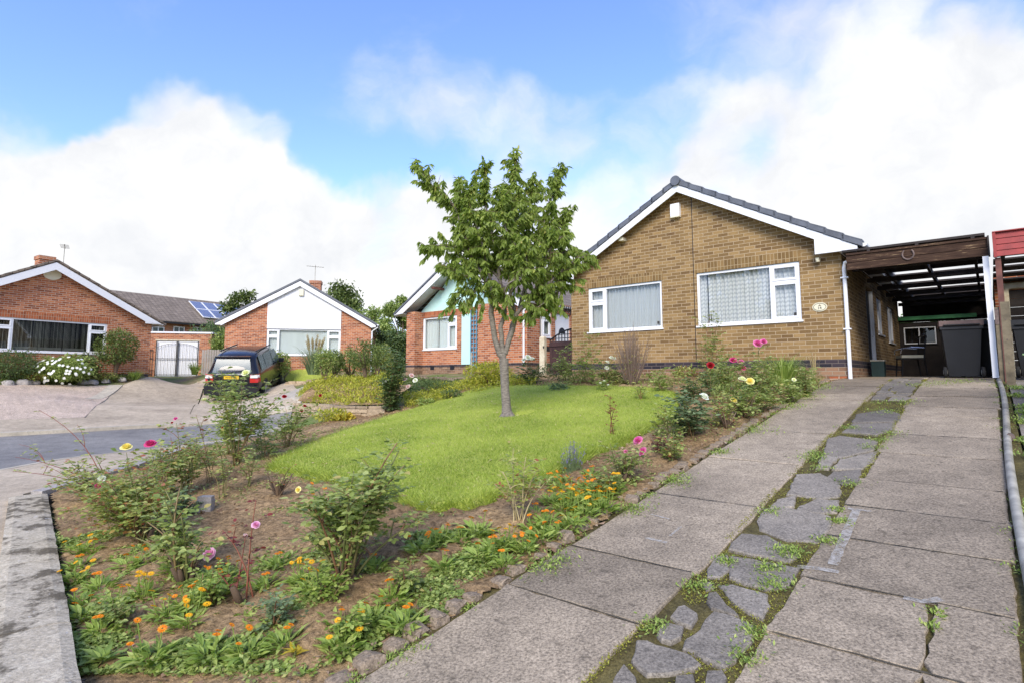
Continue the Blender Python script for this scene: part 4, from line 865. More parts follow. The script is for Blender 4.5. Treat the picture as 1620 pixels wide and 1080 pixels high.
roof(h2, xR, zr, tan, 3.68, 3.60, -.16, 9.3, 'tile_grey'); zb = 2.19; barges(h2, xR, zr, tan, 3.64, 3.56, -.18, .23, .03, (-3.35, 3.45), zb); soffits(h2, xR, zr, tan, 3.64, 3.56, -.15, xl, xr_, 9, zb)
mb = MB()
for sg in (-1, 1): mb.prism([(xR, -.21, zr+.04), (xR+sg*3.64, -.21, zr+.04-tan*3.64), (xR+sg*3.64, -.21, zr-.06-tan*3.64), (xR, -.21, zr-.06)], (0, .1, 0))
mb.obj('verge_tiles', M['lead'], h2)
gutter(h2, xR+3.66, -.25, 9.2, zr-tan*3.6-.03); downpipe(h2, [(xR+3.66, -.1, 2.2), (xr_+.06, -.05, 2.0), (xr_+.05, -.05, .0)], .036)
cx, cz = f2.at(500, 447, 3.0); chimney(h2, cx, 3.0, 3.2, cz+.05, .55, pot=False); aerial(h2, cx-.1, 3.3, cz, cz+1.0)
ax, az = f2.at(477, 464); mb = MB(); mb.box(ax-.11, ax+.11, -.14, -.04, az-.14, az+.14); mb.obj('alarm_box', M['cream_plastic'], h2)
ax, az = f2.at(369.5, 554); mb = MB(); mb.box(ax-.2, ax+.2, -.16, 0, az-.17, az+.10); pb = mb.obj('letter_box', M['dark_plastic'], h2); mb = MB(); mb.prism([(ax-.22, -.19, az+.10), (ax+.22, -.19, az+.10), (ax+.14, -.05, az+.20), (ax-.14, -.05, az+.20)], (0, .04, .01)); mb.obj('lid', M['steel'], pb)

# ---------------- the red brick bungalow at the left edge
h1x, h1y, A1, B1 = -16.3, 22.5, R(56.8), 1.60; f1 = Face(h1x, h1y, A1, B1)
h1 = thing('bungalow', 'red brick bungalow with wide picture window and oval vent under its gable, leftmost house', 'house', (h1x, h1y, B1), A1)
xl, xr_, xR, tan, zr = -5.25, 1.83, -1.72, .53, 4.34; top = lambda x: zr-.10-tan*abs(x-xR); wn = (-3.36, .21, .93, 2.12)
mb = MB(); wall(mb, front_tf, xl, xr_, top, .1, [wn], brk=(xR,)); wall(mb, right_tf(xr_), .25, 10, 2.3, .1); wall(mb, right_tf(xl+.25), .25, 10, 2.3, .1); mb.box(xl, xr_, 10, 10.2, .1, 2.3); mb.obj('wall', M['brick_red'], h1)
mb = MB(); mb.box(xl-.003, xr_+.003, -.004, .2, -.5, .16); mb.obj('plinth', M['brick_blue'], h1)
lintel(h1, front_tf, wn[0]-.1, wn[1]+.1, wn[3], 'brick_red_soldier', .225)
window(h1, front_tf, *wn, [(0, .17, 0, .72, 1), (0, .17, .72, 1, 1), (.17, .83, 0, 1, 0), (.83, 1, 0, .72, 1), (.83, 1, .72, 1, 1)], 'slats', bcol='blind_cream', room_d=2.2)
mb = MB()
for x0 in (-2.5, -1.75, -1.0): mb.box(x0, x0+.65, .5, .75, .55, 1.13)
mb.obj('sofa', M['blind_cream'], h1)
roof(h1, xR, zr, tan, 3.95, 3.90, -.32, 10.3, 'tile_brown'); zb = 2.23; barges(h1, xR, zr, tan, 3.92, 3.87, -.34, .27, .03, (-5.0, 1.45), zb); soffits(h1, xR, zr, tan, 3.92, 3.87, -.31, xl, xr_, 10, zb)
mb = MB()
for sg in (-1, 1):
    for i in range(11): u = i*.36; mb.prism([(xR+sg*u, -.36, zr-tan*u+.035), (xR+sg*(u+.38), -.36, zr-tan*(u+.38)+.05), (xR+sg*(u+.38), -.36, zr-tan*(u+.38)-.02), (xR+sg*u, -.36, zr-tan*u-.04)], (0, .15, 0), 0, rng.random())
mb.obj('verge_tiles', M['tile_brown'], h1)
gutter(h1, xR+3.95, -.25, 10, zr-tan*3.9-.03); ax, az = f1.at(82.5, 435); mb = MB(); oval(mb, ax, az, .28, .20, -.05, 0); mb.obj('oval_vent', M['cream_plastic'], h1)
cx, cz = f1.at(72, 402, 2.2); chimney(h1, cx, 2.2, 3.2, cz-.12, .5, pot=False); aerial(h1, cx+.75, 2.6, cz-.8, cz+.6, 1.2)

# ---------------- garage beside it, with white doors behind black iron gates
gx_, gy_, GA = -18.8, 31.0, R(12); fg = Face(gx_, gy_, GA, 1.67)
gr = thing('garage', 'flat roofed red brick garage with white doors behind black iron gates', 'garage', (gx_, gy_, 1.67), GA)
ga0, ga1 = -.55, 1.60; mb = MB(); wall(mb, front_tf, -1.6, 2.2, 2.33, -.3, [(ga0, ga1, -.3, 1.93)], th=.25); mb.box(1.95, 2.2, .25, 6, -.3, 2.3); mb.box(-1.6, 2.2, 6, 6.2, -.3, 2.3); mb.obj('wall', M['brick_red'], gr)
mb = MB(); mb.box(-1.7, 2.27, -.05, 6.2, 2.33, 2.42); mb.obj('coping', M['white_wood'], gr); mb = MB(); mb.box(ga0-.05, ga1+.05, -.006, .2, 1.93, 1.99); mb.obj('door_lintel', M['post_cream'], gr)
mb = MB(); mb.box(ga0, ga1, .06, .10, .0, 1.93)
for x in np.arange(ga0+.03, ga1, .11): mb.box(x, x+.095, .054, .061, .02, 1.9)
mb.obj('door', M['clad'], gr)
for s0, s1 in ((ga0+.02, (ga0+ga1)/2-.01), ((ga0+ga1)/2+.01, ga1-.02)):
    mb = MB(); mid = (ga0+ga1)/2; half = mid-ga0
    arch = lambda x: 1.42+.36*math.sqrt(max(0, 1-((x-mid)/half)**2))
    for x in (s0+.02, s1-.02): mb.box(x-.02, x+.02, -.06, -.02, .03, 1.9 if abs(x-mid) < .1 or 1 else 1.5)
    for x in np.linspace(s0+.1, s1-.1, 6): mb.box(x-.006, x+.006, -.046, -.034, .05, arch(x))
    for z in (.08, .95, ): mb.box(s0, s1, -.05, -.03, z, z+.03)
    xs_ = np.linspace(s0+.02, s1-.02, 10); mb.tube([(x, -.04, arch(x)) for x in xs_], .010, 5); mb.obj('gate', M['black_metal'], gr)
# side screen of iron trellis
mb = MB()
for x in np.linspace(-1.0, -.68, 4): mb.box(x-.008, x+.008, -.05, -.03, 0, 1.45)
for z in (.1, .95, 1.4): mb.box(-1.02, -.66, -.05, -.03, z, z+.025)
mb.obj('side_screen', M['black_metal'], gr)

# ---------------- long house far behind
L0 = U(175, 459, 42); fx0, fy0 = L0[0], L0[1]; FA = R(57)
fh = thing('terraced_house', 'long brown tiled house with solar panels on its roof, far behind the garage', 'house', (fx0, fy0, 2.0), FA)
mb = MB(); mb.box(-9, 22, -3.2, 3.2, 0, 3.8); mb.obj('wall', M['brick_red'], fh)
zr_ = L0[2]-2.0
mb = MB(); t_ = .62
for sg in (-1, 1): mb.prism([(-9.4, 0, zr_), (-9.4, sg*3.7, zr_-t_*3.7), (-9.4, sg*3.7, zr_-t_*3.7-.15), (-9.4, 0, zr_-.15)], (31.8, 0, 0))
mb.obj('roof', M['tile_brown2'], fh)
ff = Face(fx0+math.sin(FA)*3.2, fy0-math.cos(FA)*3.2, FA, 2.0)
for p0, p1 in (((240, 516), (259, 530)), ((274, 516), (291, 530)), ((305, 517), (318, 530))):
    a, za = ff.at(*p0); c, zc = ff.at(*p1); mb = MB(); mb.box(a, c, -3.26, -3.2, 2.2, za); wo = mb.obj('window', M['upvc'], fh); mb = MB(); m_ = (a+c)/2; mb.box(a+.08, m_-.04, -3.27, -3.255, 2.3, za-.08); mb.box(m_+.04, c-.08, -3.27, -3.255, 2.3, za-.08); mb.obj('pane', M['carglass'], wo)
mb = MB(); mb.box(-9.4, 22, -3.78, -3.68, zr_-t_*3.7-.2, zr_-t_*3.7-.06); mb.obj('gutter', M['black_metal'], fh)
n_ = np.array([0, -t_, 1]); n_ = n_/np.linalg.norm(n_)
def on_roof(px, py):                              # intersection with the near slope
    r = ray(px, py); c, s_ = math.cos(FA), math.sin(FA); nw = np.array([n_[0]*c-n_[1]*s_, n_[0]*s_+n_[1]*c, n_[2]]); P0 = np.array([fx0, fy0, 2.0+zr_]); k = ((P0-[0, 0, EYE])@nw)/(r@nw); q = np.array([0, 0, EYE])+r*k-[fx0, fy0, 2.0]
    return np.array([c*q[0]+s_*q[1], -s_*q[0]+c*q[1], q[2]])
a = on_roof(298, 479); c = on_roof(305, 504); e = on_roof(358, 482)
x0, y0 = a[0], a[1]; cw = (e[0]-a[0])/3.3; ch = (a[1]-c[1])/2
for i in range(4):
    for j in range(2):
        xa, ya = x0+i*cw, y0-j*ch; xb, yb = xa+cw*.95, ya-ch*.95; Z = lambda y: zr_+t_*y; mb = MB()
        mb.prism([(xa, ya, Z(ya)+.10), (xb, ya, Z(ya)+.10), (xb, yb, Z(yb)+.10), (xa, yb, Z(yb)+.10)], n_*.05); pn = mb.obj('solar_panel', M['upvc'], fh)
        d_ = .05; mb = MB(); mb.prism([(xa+d_, ya-d_, Z(ya-d_)+.152), (xb-d_, ya-d_, Z(ya-d_)+.152), (xb-d_, yb+d_, Z(yb+d_)+.152), (xa+d_, yb+d_, Z(yb+d_)+.152)], n_*.012); mb.obj('solar_cells', M['solar'], pn)

# ---------------- the red brick bungalow with the pale teal gable
ox, oy = SE(14.4, -14.5); B3 = 1.72; f3 = Face(ox, oy, ANG, B3)
h3 = thing('bungalow', 'red brick bungalow with pale teal gable recessed under a deep white verge', 'house', (ox, oy, B3), ANG)
xl, xr_, xR, tan, zr = -3.0, 3.05, -.25, .575, 4.28; top = lambda x: zr-.14-tan*abs(x-xR); rec = .42
w3 = (-2.86, -.62, .96, 2.19)
mb = MB(); wall(mb, front_tf, xl, .9, 2.42, .36, [w3], th=.25, d0=rec); mb.box(xl, -2.5, 0, rec, .36, 2.42); mb.box(.86, xr_, 0, rec+.25, .36, 2.42)
side_w = (.30, 1.34, 1.24, 2.11); side_d = (1.56, 2.5, .1, 2.1)
wall(mb, right_tf(xr_), rec+.25, 11, 2.42, .36, [(side_w[0]+.6, side_w[1]+.6, side_w[2], side_w[3])][:0]+[(max(side_w[0], rec+.26), side_w[1], side_w[2], side_w[3]), (side_d[0], side_d[1], .36, side_d[3])]); wall(mb, right_tf(xl+.25), rec, 11, 2.42, .36); mb.box(xl, xr_, 11, 11.2, .3, 2.4)
mb.obj('wall', M['brick_red'], h3)
mb = MB(); mb.box(xl-.004, -2.5, -.004, rec, .28, .36); mb.box(-2.5, .86, rec-.004, rec+.2, .28, .36); mb.box(.86, xr_+.004, -.004, rec, .28, .36); mb.box(xr_-.1, xr_+.004, rec, 1.5, .28, .36); mb.obj('plinth_band', M['brick_blue'], h3)
mb = MB(); mb.box(xl, -2.5, 0, rec, -.8, .28); mb.box(-2.5, .86, rec, rec+.2, -.8, .28); mb.box(.86, xr_, 0, rec, -.8, .28); mb.box(xr_-.1, xr_, rec, 11, -.8, .28); mb.obj('plinth', M['brick_low'], h3)
for x in (-2.05, -.95): mb = MB(); mb.box(x, x+.22, rec-.006, rec+.1, .18, .33); mb.obj('air_vent', M['ink'], h3)
mb = MB(); mb.prism([(-2.7, rec+.02, 2.42), (xR+(zr-.14-2.42)/tan-.05, rec+.02, 2.42), (xR, rec+.02, zr-.12)], (0, .05, 0))
for z in np.arange(2.6, 4.1, .16): hw = (zr-.16-z)/tan; mb.box(xR-hw, xR+hw, rec+.016, rec+.021, z, z+.006)
mb.obj('gable_panel', M['teal'], h3)
tf3 = lambda a, d, z: (a, d+rec, z)
lintel(h3, tf3, -2.5, .86, 2.19, 'brick_red_soldier', .215)
window(h3, tf3, *w3, [(0, .18, 0, .74, 1), (0, .18, .74, 1, 1), (.18, .78, 0, 1, 0), (.78, 1, 0, .74, 1), (.78, 1, .74, 1, 1)], 'net', [(0, .47), (.51, 1.0)], bcol='blind', room_d=1.3)
mb = MB(); mb.box(-.34, .10, rec-.03, rec, .36, 2.19); mb.obj('teal_panel', M['teal'], h3)
tr_ = MB(); 
for x in (.16, .30, .44): tr_.box(x, x+.03, rec-.08, rec-.06, .2, 2.3)
for z in np.arange(.3, 2.3, .16): tr_.box(.14, .48, rec-.06, rec-.04, z, z+.03)
tr_.obj('trellis', M['trellis'], h3)
a, z_ = f3.at(752, 590); mb = MB(); mb.tube([(a, -.2, -.1), (a, -.2, .75)], .03, 8); mb.obj('white_pipe', M['steel'], h3)
roof(h3, xR, zr, tan, 3.30, 3.34, -.18, 11.3, 'tile_brown'); zb = 2.36; barges(h3, xR, zr, tan, 3.27, 3.31, -.20, .24, .03, (-3.02, 3.0), zb)
soffits(h3, xR, zr, tan, 3.27, 3.31, -.17, xl, xr_, 11, zb)
mb = MB()
for sg in (-1, 1): mb.prism([(xR, -.16, zr-.13), (xR+sg*3.2, -.16, zr-.13-tan*3.2), (xR+sg*3.2, -.16, zr-.145-tan*3.2), (xR, -.16, zr-.145)], (0, .7, 0))
mb.obj('deep_soffit', M['white_wood'], h3)
a, z_ = f3.at(688, 456, .0); mb = MB(); mb.box(a-.07, a+.07, -.12, rec, z_-.04, z_+.04); mb.obj('purlin_end', M['timber_redbrown'], h3)
mb = MB()
for sg in (-1, 1): mb.prism([(xR, -.22, zr+.02), (xR+sg*3.3, -.22, zr+.02-tan*3.3), (xR+sg*3.3, -.22, zr-.05-tan*3.3), (xR, -.22, zr-.05)], (0, .1, 0))
mb.obj('verge_tiles', M['lead'], h3)
rt3 = right_tf(xr_); gutter(h3, xR+3.36, -.25, 11.2, zr-tan*3.34-.02)
mb = MB()
for y in np.arange(.9, 6, .12): tbox(mb, rt3, y, y+.02, -.2, -.18, 2.16-.05*(int(y*8) % 3), 2.36)
mb.obj('icicle_lights', M['dark_plastic'], h3)
window(h3, rt3, max(side_w[0], .86), side_w[1], side_w[2], side_w[3], [(0, 1, 0, .68, 1), (0, 1, .68, 1, 1)], 'slats', bcol='blind', room_d=1.0)
mb = MB(); tbox(mb, rt3, side_d[0], side_d[1], .05, .1, .1, side_d[3]); do = mb.obj('door', M['upvc'], h3)
mb = MB(); cy_ = (side_d[0]+side_d[1])/2; a = np.linspace(0, math.pi, 12); V = [(xr_-.045, cy_+.2*math.cos(t), 1.42+.2*math.sin(t)) for t in a]; mb.prism(V, (.006, 0, 0)); mb.obj('fanlight', M['ink'], do)
downpipe(h3, [(xR+3.36, .05, 2.3), (xr_+.05, .02, 2.15), (xr_-.1, -.05, 2.05), (xr_-.1, -.05, .3)], .036)
a, z_ = f3.at(859, 547, 0); mb = MB(); tbox(mb, rt3, .98, 1.28, -.02, 0, .78, .93); mb.obj('name_plaque', M['timber_dark'], h3)

# ---------------- gate between the houses
gx2, gy2 = SE(14.2, -10.4); gt = thing('garden_gate', 'dark brown boarded gate with black arched lattice top', 'gate', (gx2, gy2, 1.7), ANG)
mb = MB()
for x in np.arange(.0, 1.9, .105): mb.box(x, x+.1, 0, .03, .03, 1.0)
mb.box(0, 1.9, -.03, -.001, .85, .95); mb.box(0, 1.9, -.03, -.001, .12, .22); mb.obj('gate_boards', M['fence_brown'], gt)
mb = MB(); arch = lambda x: 1.02+.34*math.sin(math.pi*min(max((x+.05)/1.9, 0), 1))
for x in np.arange(.0, 1.9, .11): mb.box(x, x+.022, 0, .02, 1.0, arch(x))
for z in (1.08, 1.19, 1.30):
    xs_ = [x for x in np.arange(0, 1.9, .05) if arch(x) > z]
    if xs_: mb.box(xs_[0], xs_[-1], .02, .035, z, z+.022)
mb.tube([(x, .01, arch(x)) for x in np.linspace(0, 1.9, 16)], .022, 6); mb.obj('lattice', M['ink'], gt)
px_, py_ = SE(14.15, -10.62); po = thing('gate_post', 'pale concrete gate post beside the dark brown gate', 'post', (px_, py_, 1.55), ANG)
mb = MB(); mb.box(-.095, .095, -.06, .06, 0, 1.28); mb.prism([(-.095, -.06, 1.28), (.095, -.06, 1.28), (.07, -.04, 1.32), (-.07, -.04, 1.32)], (0, .1, 0)); mb.obj('post', M['post_cream'], po); mb = MB(); mb.box(.05, .09, -.075, -.06, .95, 1.02); mb.obj('latch', M['ink'], po)
# ============================================================ walls, edging, carports, bins, car
# front garden wall with lichened coping
gw = thing('garden_wall', 'low brick garden wall with pale coping stones blotched with black lichen, at the bottom left', 'wall', (WB[0], WB[1], 0))
wn2 = np.array([-wdir[1], wdir[0]]); org = WB[:2]
def lw(p, z): return (p[0]-org[0], p[1]-org[1], z)
L = np.linalg.norm(WB[:2]-WA0); segs = [0, L*.30, L*.52, L*.78, L]
for i, (u0, u1) in enumerate(zip(segs[:-1], segs[1:])):
    a0 = WA0+wdir*(u0+.004); a1 = WA0+wdir*(u1-.004); mb = MB(); wd = .33; j = rng.normal(0, .004, 4)
    k = 14; T = []
    for t in np.linspace(0, 1, k):
        for v in np.linspace(0, 1, 7):
            p = a0+(a1-a0)*t+wn2*(wd*v); ed = min(v, 1-v)*wd; T.append(lw(p, .30+.004*fbm(p[0]*9, p[1]*9)-.012*max(0, 1-ed/.02)+j[0]))
    P = np.array(T).reshape(k, 7, 3); P[:, 0, 1] += rng.normal(0, .004, k); mb.grid(P[:, ::-1])
    bot = P.copy(); bot[..., 2] = .225
    for e_ in (0, -1): Q = np.stack([P[:, e_], bot[:, e_]], 1); mb.grid(Q if e_ == -1 else Q[:, ::-1])
    for e_ in (0, -1): Q = np.stack([P[e_], bot[e_]], 1); mb.grid(Q[:, ::-1] if e_ == -1 else Q)
    mb.obj('coping_stone', M['coping'], gw)
mb = MB(); inn = wn2*.03; out = wn2*.28
a0 = WA0; a1 = WB[:2]; mb.prism([lw(a0+inn, .23), lw(a1+inn, .23), lw(a1+out, .23), lw(a0+out, .23)], (0, 0, -.85)); mb.obj('wall_face', M['brick_low'], gw)
# thinner edging wall along the road
gw2 = thing('edging_wall', 'thin brown stone edging along the road side of the rose bed', 'wall', (WB[0], WB[1], 0))
line = dens([WB[:2]+wn2*.1+wdir*.02, (WB[0]+.05, WB[1]+1.4), WC[:2]+[-.05, -.3], WC[:2], WE[:2]], .5); mb = MB()
for a, c in zip(line[:-1], line[1:]):
    t = nrm(c-a); nn = np.array([-t[1], t[0]])*.07; za = float(H(*a))+.11; zc = float(H(*c))+.11; a_ = a+t*.006; c_ = c-t*.006
    V = [lw(a_-nn, za), lw(c_-nn, zc), lw(c_+nn, zc), lw(a_+nn, za)]; mb.prism(V, (0, 0, -.4), 0, rng.random())
mb.obj('edging_stones', M['boulder'], gw2)
# neighbour's dry stone raised bed
pts = [G(468, 652)[:2], G(503, 653)[:2], G(541, 658)[:2], G(575, 657)[:2], G(612, 656)[:2], G(640, 648)[:2]]
sw = thing('stone_wall', 'low wall of flat sandstone pieces holding up the yellow groundcover bed', 'wall', (*pts[2], 0)); o2 = pts[2]
mb = MB(); line = dens(pts, .12)
for lay in range(4):
    i = 0
    while i < len(line)-1:
        k = min(len(line)-1, i+rng.integers(2, 6)); a, c = line[i], line[k]; t = nrm(c-a); nn = np.array([-t[1], t[0]])*(.09+rng.normal(0, .008)); z0 = float(H(*o2))-.08+lay*.088; h = .082 if lay < 3 else .055
        wdd = .0 if lay < 3 else .02; V = [(*(a-nn-nn*wdd-o2+t*.004), z0), (*(c-nn-nn*wdd-o2-t*.004), z0), (*(c+nn-o2), z0), (*(a+nn-o2), z0)]
        mb.prism(V, (0, 0, h+rng.normal(0, .004)), 0, rng.random()); i = k
mb.obj('walling', M['drystone'], sw)
# low stone rows beside the car and below the teal bungalow
def stone_row(name, label, px_list, hgt, mat='drystone', group=None):
    pts = [G(*p)[:2] for p in px_list]; o2 = pts[0]; t_ = thing(name, label, 'wall', (*o2, 0), group=group); mb = MB(); line = dens(pts, .15)
    for lay in range(max(1, int(hgt/.1))):
        i = 0
        while i < len(line)-1:
            k = min(len(line)-1, i+rng.integers(1, 4)); a, c = line[i]+rng.normal(0, .015, 2), line[k]+rng.normal(0, .015, 2); t = nrm(c-a); nn = np.array([-t[1], t[0]])*(.1+rng.normal(0, .02)); z0 = float(H(*a))-.05+lay*.1
            mb.prism([(*(a-nn-o2), z0), (*(c-nn-o2), z0), (*(c+nn-o2), z0), (*(a+nn-o2), z0)], (rng.normal(0, .01), rng.normal(0, .01), .1+rng.normal(0, .015)), 0, rng.random()); i = k
    mb.obj('walling', M[mat], t_); return t_
stone_row('stone_wall', 'short rubble wall below the small lawn right of the car', [(454, 609), (480, 607), (503, 604)], .3)
stone_row('stone_wall', 'mossy rockery wall under the window of the teal gabled bungalow', [(655, 601), (690, 603), (720, 606), (752, 600)], .28, 'stone')
# brick steps beside the garage drive
st = G(318, 627); bs = thing('brick_steps', 'shallow blue brick steps left of the black car', 'steps', (st[0]-.35, st[1]+1.2, st[2]+.08), R(10))
for i in range(3): mb = MB(); mb.box(-.9, .9, i*1.35, i*1.35+1.3, -.3, .22+.24*i); mb.obj('step', M['brick_blue'], bs); mb = MB(); mb.box(-.92, .92, i*1.35-.02, i*1.35+1.32, .22+.24*i, .27+.24*i); mb.obj('tread', M['pave'], bs)
# edging stones along the drive
protos = []
for i in range(7):
    mb = MB(); a = np.linspace(0, math.pi, 9); lx, w2, hh = rng.uniform(.05, .07), rng.uniform(.04, .055), rng.uniform(.065, .095)
    rows = []
    for y, sc in ((-w2, .86), (-w2*.8, 1), (w2*.8, 1), (w2, .86)):
        rows.append([(lx*sc*math.copysign(abs(math.cos(t))**.55, math.cos(t)), y, hh*sc*math.sin(t)**.6-.02) for t in a])
    P = np.array(rows)+rng.normal(0, .004, (4, 9, 3)); mb.grid(P)
    mb.add(P[0], [tuple(range(9))[::-1]]); mb.add(P[-1], [tuple(range(9))]); protos.append(mb.mesh('edging_stone', [M['stone']]))
s = 1.15; i = 0
while s < 11.95:
    x, y = SE(s, -2.36+rng.normal(0, .012)); o = bpy.data.objects.new('edging_stone', protos[rng.integers(7)]); COL.objects.link(o)
    o.location = (x, y, HDf(s)+rng.normal(0, .008)+.01); o.rotation_euler = (rng.normal(0, .1), rng.normal(0, .1), ANG+math.pi/2+rng.normal(0, .14)); k = rng.uniform(.8, 1.02); o.scale = (k, k, k*.92)
    if s > 9: o.scale = (k, k*.9, k*.8)
    o['label'] = 'rounded grey brown edging stone between rose bed and drive'; o['category'] = 'edging stone'; o['group'] = 'edging stones along the drive'; s += rng.uniform(.135, .165) if (rng.random() > .15 or s > 6) else .24; i += 1
# long pipe lying along the right edge of the drive
S_p = np.arange(-1.5, 12.2, .5); pp = thing('pipe', 'long weathered metal pipe lying along the right edge of the drive', 'pipe', (*SE(5, .1), 0)); c0 = np.array(SE(5, .1))
mb = MB(); mb.tube([(*(np.array(SE(s_, .085+.02*math.sin(s_*.8)))-c0), HDf(s_)+.055) for s_ in S_p], .030, 10); mb.obj('pipe_length', M['steel'], pp, smooth=True)
mb = MB()
for s_ in (3.1, 7.4): a = np.array(SE(s_-.05, .10))-c0; c = np.array(SE(s_+.05, .10))-c0; mb.tube([(*a, HDf(s_)+.055), (*c, HDf(s_)+.055)], .036, 10)
mb.obj('pipe_joint', M['rust'], pp)
# ------------------------------------------------ timber carport beside the tan bungalow (local frame: x across, y back)
cx_, cy_ = SE(12.3, 0); cp = thing('carport', 'dark timber carport with flaking brown fascia beside the tan bungalow', 'carport', (cx_, cy_, 1.6), ANG)
mb = MB(); mb.box(-1.98, .09, -.05, 0, 2.02, 2.155); mb.box(-1.98, .09, -.045, .005, 2.165, 2.30); mb.box(-1.98, .10, -.07, .02, 2.30, 2.335)
mb.obj('fascia', M['timber_flake'], cp)
mb = MB(); mb.box(.085, .11, -.09, .0, 2.0, 2.35); mb.obj('fascia_end', M['timber_dark'], cp)
y_gaps = [(2.05, 2.5, -.95), (3.15, 3.75, -2), (4.6, 5.25, -2), (6.15, 6.65, -2), (7.5, 7.95, -2)]
mb = MB(); y = .0
for g0, g1, xg in y_gaps:
    mb.box(-2.06, .06, y, g0, 2.38, 2.42)
    if xg > -2: mb.box(-2.06, xg, g0, g1, 2.38, 2.42)
    y = g1
mb.box(-2.06, .06, y, 12.5, 2.38, 2.42); mb.obj('roof_boards', M['timber_dark'], cp)
for x in (-1.62, -.88, -.10): mb = MB(); mb.box(x-.025, x+.025, .0, 12.4, 2.26, 2.378); mb.obj('joist', M['timber_dark'], cp)
for y in (1.1, 2.9, 4.4, 5.9, 7.2, 8.6, 10): mb = MB(); mb.box(-2.06, .06, y-.03, y+.03, 2.16, 2.258); mb.obj('cross_beam', M['timber_dark'], cp)
mb = MB()
for k, y in enumerate(np.arange(.5, 12, .155)): mb.box(.05, .075, y, y+.135, .0, 2.37 if k % 5 else 2.1)
mb.obj('side_boards', M['timber_dark'], cp)
mb = MB(); mb.box(-2.06, .1, 9.6, 9.65, 1.75, 2.37); mb.obj('rear_board', M['timber_dark'], cp)
mb = MB(); mb.box(.02, .045, .02, .12, 0, 2.0); mb.obj('post', M['timber_dark'], cp)
mb = MB(); a = np.linspace(R(-50), R(230), 16); r_ = .085; hx = -1.01; mb.tube([(hx+r_*math.cos(t+math.pi), -.062, 2.19+r_*1.1*math.sin(t+math.pi)) for t in a], .014, 6); hs = mb.obj('horseshoe', M['rust'], None, loc=(cx_, cy_, 1.6), rot=(0, 0, ANG)); hs['label'] = 'rusty horseshoe nailed to the fascia of the timber carport'; hs['category'] = 'horseshoe'
# posts and boards at its right front corner
q = SE(12.2, .055); wb_ = thing('white_board', 'tall pale blue white board standing at the right corner of the timber carport', 'board', (*q, 1.6), ANG)
mb = MB(); mb.prism([(-.045, -.02, 0), (.035, -.02, 0), (.03, -.02, 2.0), (-.05, -.02, 2.0)], (0, .05, 0)); mb.obj('board', M['upvc'], wb_)
q = SE(12.1, .15); mp = thing('fence_post', 'weathered greyish short post between white board and mossy post', 'post', (*q, 1.45), ANG); mb = MB(); mb.box(-.05, .02, -.04, .04, 0, 1.28); mb.box(.025, .045, -.03, .03, 0, 1.3); mb.obj('post', M['timber_green'], mp); mb = MB(); mb.box(-.052, .0, -.05, -.04, 1.0, 1.25); mb.obj('bracket', M['rust'], mp)
q = SE(11.4, .215); mp = thing('fence_post', 'mossy square wooden post in front of the red carport', 'post', (*q, 1.42), ANG); mb = MB(); mb.box(-.05, .055, -.05, .05, 0, 1.30); mb.prism([(-.05, -.05, 1.30), (.055, -.05, 1.30), (.055, .05, 1.30), (-.05, .05, 1.30)], (.0, 0, .02)); mb.obj('post', M['timber_green'], mp)
mb = MB()
for z in (.4, .75, 1.05): mb.lathe([(0, 0), (.008, 0), (.008, .006), (0, .006)], 8, (.0, -.057, z), axis='y')
mb.obj('bolts', M['rust'], mp)
# red carport
q = SE(12.0, .16); rc_ = thing('carport', 'carport with bright red boarded fascia at the right edge', 'carport', (*q, 1.6), ANG)
mb = MB()
for i in range(4): z = 1.945+i*.097; mb.prism([(0, -.035, z), (3.2, -.035, z), (3.2, -.022, z+.094), (0, -.022, z+.094)], (0, .04, 0))
mb.box(-.012, .03, -.06, .02, 1.93, 2.34); mb.box(-.01, 3.2, -.07, .03, 2.335, 2.35); mb.obj('fascia', M['timber_red'], rc_)
mb = MB(); mb.box(.0, .075, .03, .11, -.1, 1.93); mb.obj('post', M['timber_redbrown'], rc_)
mb = MB()
for g0 in np.arange(.1, 9, .95): mb.box(0, 3.2, g0, g0+.60, 2.20, 2.23)
mb.obj('roof_boards', M['timber_dark'], rc_)
for x in (.1, 1.3, 2.6): mb = MB(); mb.box(x, x+.05, .03, 9, 2.08, 2.2); mb.obj('joist', M['timber_dark'], rc_)
q = SE(17.2, .25); ng = thing('garage', 'dark ribbed garage door in a cream frame under the red carport', 'garage', (*q, 1.6), ANG)
mb = MB(); mb.box(.05, .17, 0, .15, 0, 2.02); mb.box(.05, 3.0, -.004, .15, 2.02, 2.14); mb.obj('door_frame', M['post_cream'], ng)
mb = MB(); 
for z in np.arange(0, 2.0, .2): mb.prism([(.17, .12, z), (3.0, .12, z), (3.0, .10, z+.19), (.17, .10, z+.19)], (0, .03, 0))
mb.obj('door', M['timber_dark'], ng)
mb = MB(); mb.box(-.08, .05, .05, 4, 0, 2.3); mb.box(-.08, 3.2, .16, 4, 2.15, 2.4); mb.obj('wall', M['brick_red'], ng)
